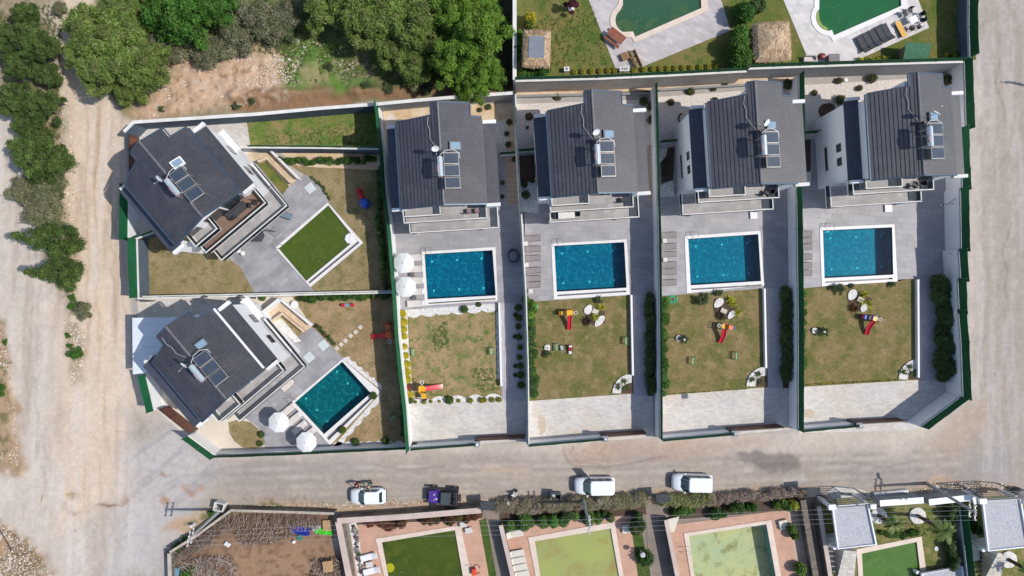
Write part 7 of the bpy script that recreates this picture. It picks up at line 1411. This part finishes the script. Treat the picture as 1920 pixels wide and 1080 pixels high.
# pebbled planting left of the olive pool
hedge('white-grey and purple ground plants in the strip left of the olive pool',[(664,985),(668,1010),(674,1050),(682,1085)],.5,.35,4500,[C(210,210,206),C(120,70,90),C(100,120,80),C(230,230,228)],99,.09,name='mixed_border',g='low edging plants',cat='border')
hedge('dark green shrubs between the palms and the green mesh fence, upper',[(1785,955),(1788,985)],1.1,1.6,4500,DEEP+G2,100,.15,name='tall_bush',cat='bush'); hedge('dark green shrubs along the green mesh fence, lower',[(1784,1015),(1792,1070)],.9,1.4,5000,DEEP+G2,101,.15,name='tall_bush',cat='bush'); hedge('ragged green shrubs on the lawn beside the left flat roof',[(1655,1000),(1690,1006),(1720,998)],.7,.5,2500,G1,102,.13)
hedge('dark shrubs between the leaning pole and the bottom right roof',[(1818,978),(1830,992)],.9,1.4,2500,DEEP,103,.15,name='tall_bush',cat='bush')
def palm(label,bx,by,h,L,nf,seed):
    T=thing('palm_tree',label,'palm tree',(*W(bx,by,0),0),0,'palm trees'); rnd=random.Random(seed); m=MB(); n=10
    for i in range(n): m.tube((0,0,h*i/n),(0,0,h*(i+1)/n),.2+.03*(i%2),10,.17)
    m.build('trunk',mat('palm_trunk',C(92,74,58),C(70,56,46),sc=5,fine=.2),T); MB().lathe((0,0,0),[(.85,0),(.9,.2),(.75,.24)],18,jit=.04,seed=seed).build('white_ring',PEB,T)
    m=MB(); fc=[]
    for k in range(nf):
        a=k*2.399+rnd.uniform(-.2,.2); el=rnd.uniform(-.1,1.1); l=L*rnd.uniform(.75,1.05); p=Vector((0,0,h)); d=Vector((math.cos(a)*math.cos(el),math.sin(a)*math.cos(el),math.sin(el))); c=rnd.choice(([C(128,150,84),C(106,130,66)],[C(158,168,110),C(120,140,80)],[C(96,118,60),C(84,108,54)])); 
        for j in range(14):
            q=p+d*(l/14); side=d.cross(Vector((0,0,1))).normalized(); w=.3*math.sin((j+1.5)/15.5*math.pi)*L/1.6
            m.tube(p,q,.02,4); fc+=[c[0]]*6
            for s in(-1,1):
                for jj in(0,.5):
                    b=p.lerp(q,jj); e=b+side*s*w+d*w*.7-Vector((0,0,w*.25)); t_=d*.03; m.add([b-t_,b+t_,e],[(0,1,2)]); fc.append(rnd.choice(c))
            p=q; d=(d-Vector((0,0,.11))).normalized()
    o=m.build('frond',LEAF,T); at=o.data.attributes.new('Col','FLOAT_COLOR','FACE'); at.data.foreach_set('color',np.array(fc,np.float32).ravel()); o.name='fronds'; return T
palm('small palm with dark fronds right of the left flat roof',1646,966,3.0,1.3,20,1); palm('larger pale green fan palm in the middle of the palm garden',1719,966,4.6,1.6,24,2); palm('palm at the bottom right corner, cut by the frame',1889,1048,3.6,1.6,22,3)
tag(MB().lathe((*W(1755,1028),ZL),[(.24,0),(.26,.08),(.2,.1)],14).build('white_stone_disc',PEB),'small white round stone on the lawn right of the small green pool','stone')
# tufts in the lawns so that grass has body
def tufts(label,poly,n,cols,seed,z=ZL,h=.08):
    rnd=random.Random(seed); f=insamp([poly]); g=np.random.default_rng(seed); P=[]
    for i in range(n):
        p=f(rnd)
        if p: P.append((*W(*p,z),z+.02,.14,.14,.05))
    o=leafmesh('grass',P,n*9,.07,cols,LEAF,seed=seed,up=1.2,elong=2.2); tag(o,label,'grass',kind='stuff'); return o
GT=[gc(92,116,56),gc(110,124,66),gc(134,130,76)]
tufts('green tufts on the dry lawn of the first upright villa',[(810,620),(838,600),(842,650),(815,655)],130,[gc(100,126,66),gc(112,132,72)],1); tufts('green tufts on the lower dry lawn',[(880,690),(925,690),(938,735),(900,735)],120,[gc(100,126,66),gc(112,132,72)],2); tufts('green grass tufts on the upper left long lawn',[(500,255),(700,225),(700,270),(480,270)],260,GT,3)
tufts('grass on the green clearing in the wild land',[(530,80),(690,100),(700,178),(540,178)],700,[gc(92,128,52),gc(110,138,64)],4,.1); tufts('grass tufts on the upper gardens',[(975,50),(1110,10),(1140,120),(1040,125)],300,GT,5,ZU+.02)
tufts('green undergrowth of the wild land beneath the pines',[(560,5),(930,5),(930,165),(700,178),(560,120)],2600,[gc(96,122,58),gc(80,108,48),gc(120,130,76)],7,.1)
tufts('green undergrowth between the broadleaf trees and the grey shrubs',[(250,10),(560,5),(560,110),(420,90),(300,100)],1500,[gc(96,122,58),gc(84,104,52),gc(124,126,80)],8,.1)
tufts('low weeds on the strip between the two tracks',[(0,10),(118,10),(110,200),(130,460),(130,540),(100,500),(70,330),(0,140)],1400,[gc(96,116,60),gc(84,98,52),gc(130,126,84)],9,.06)
tufts('grass tufts around the palms',[(1650,1000),(1720,960),(1790,1000),(1720,1005)],200,GT,6)
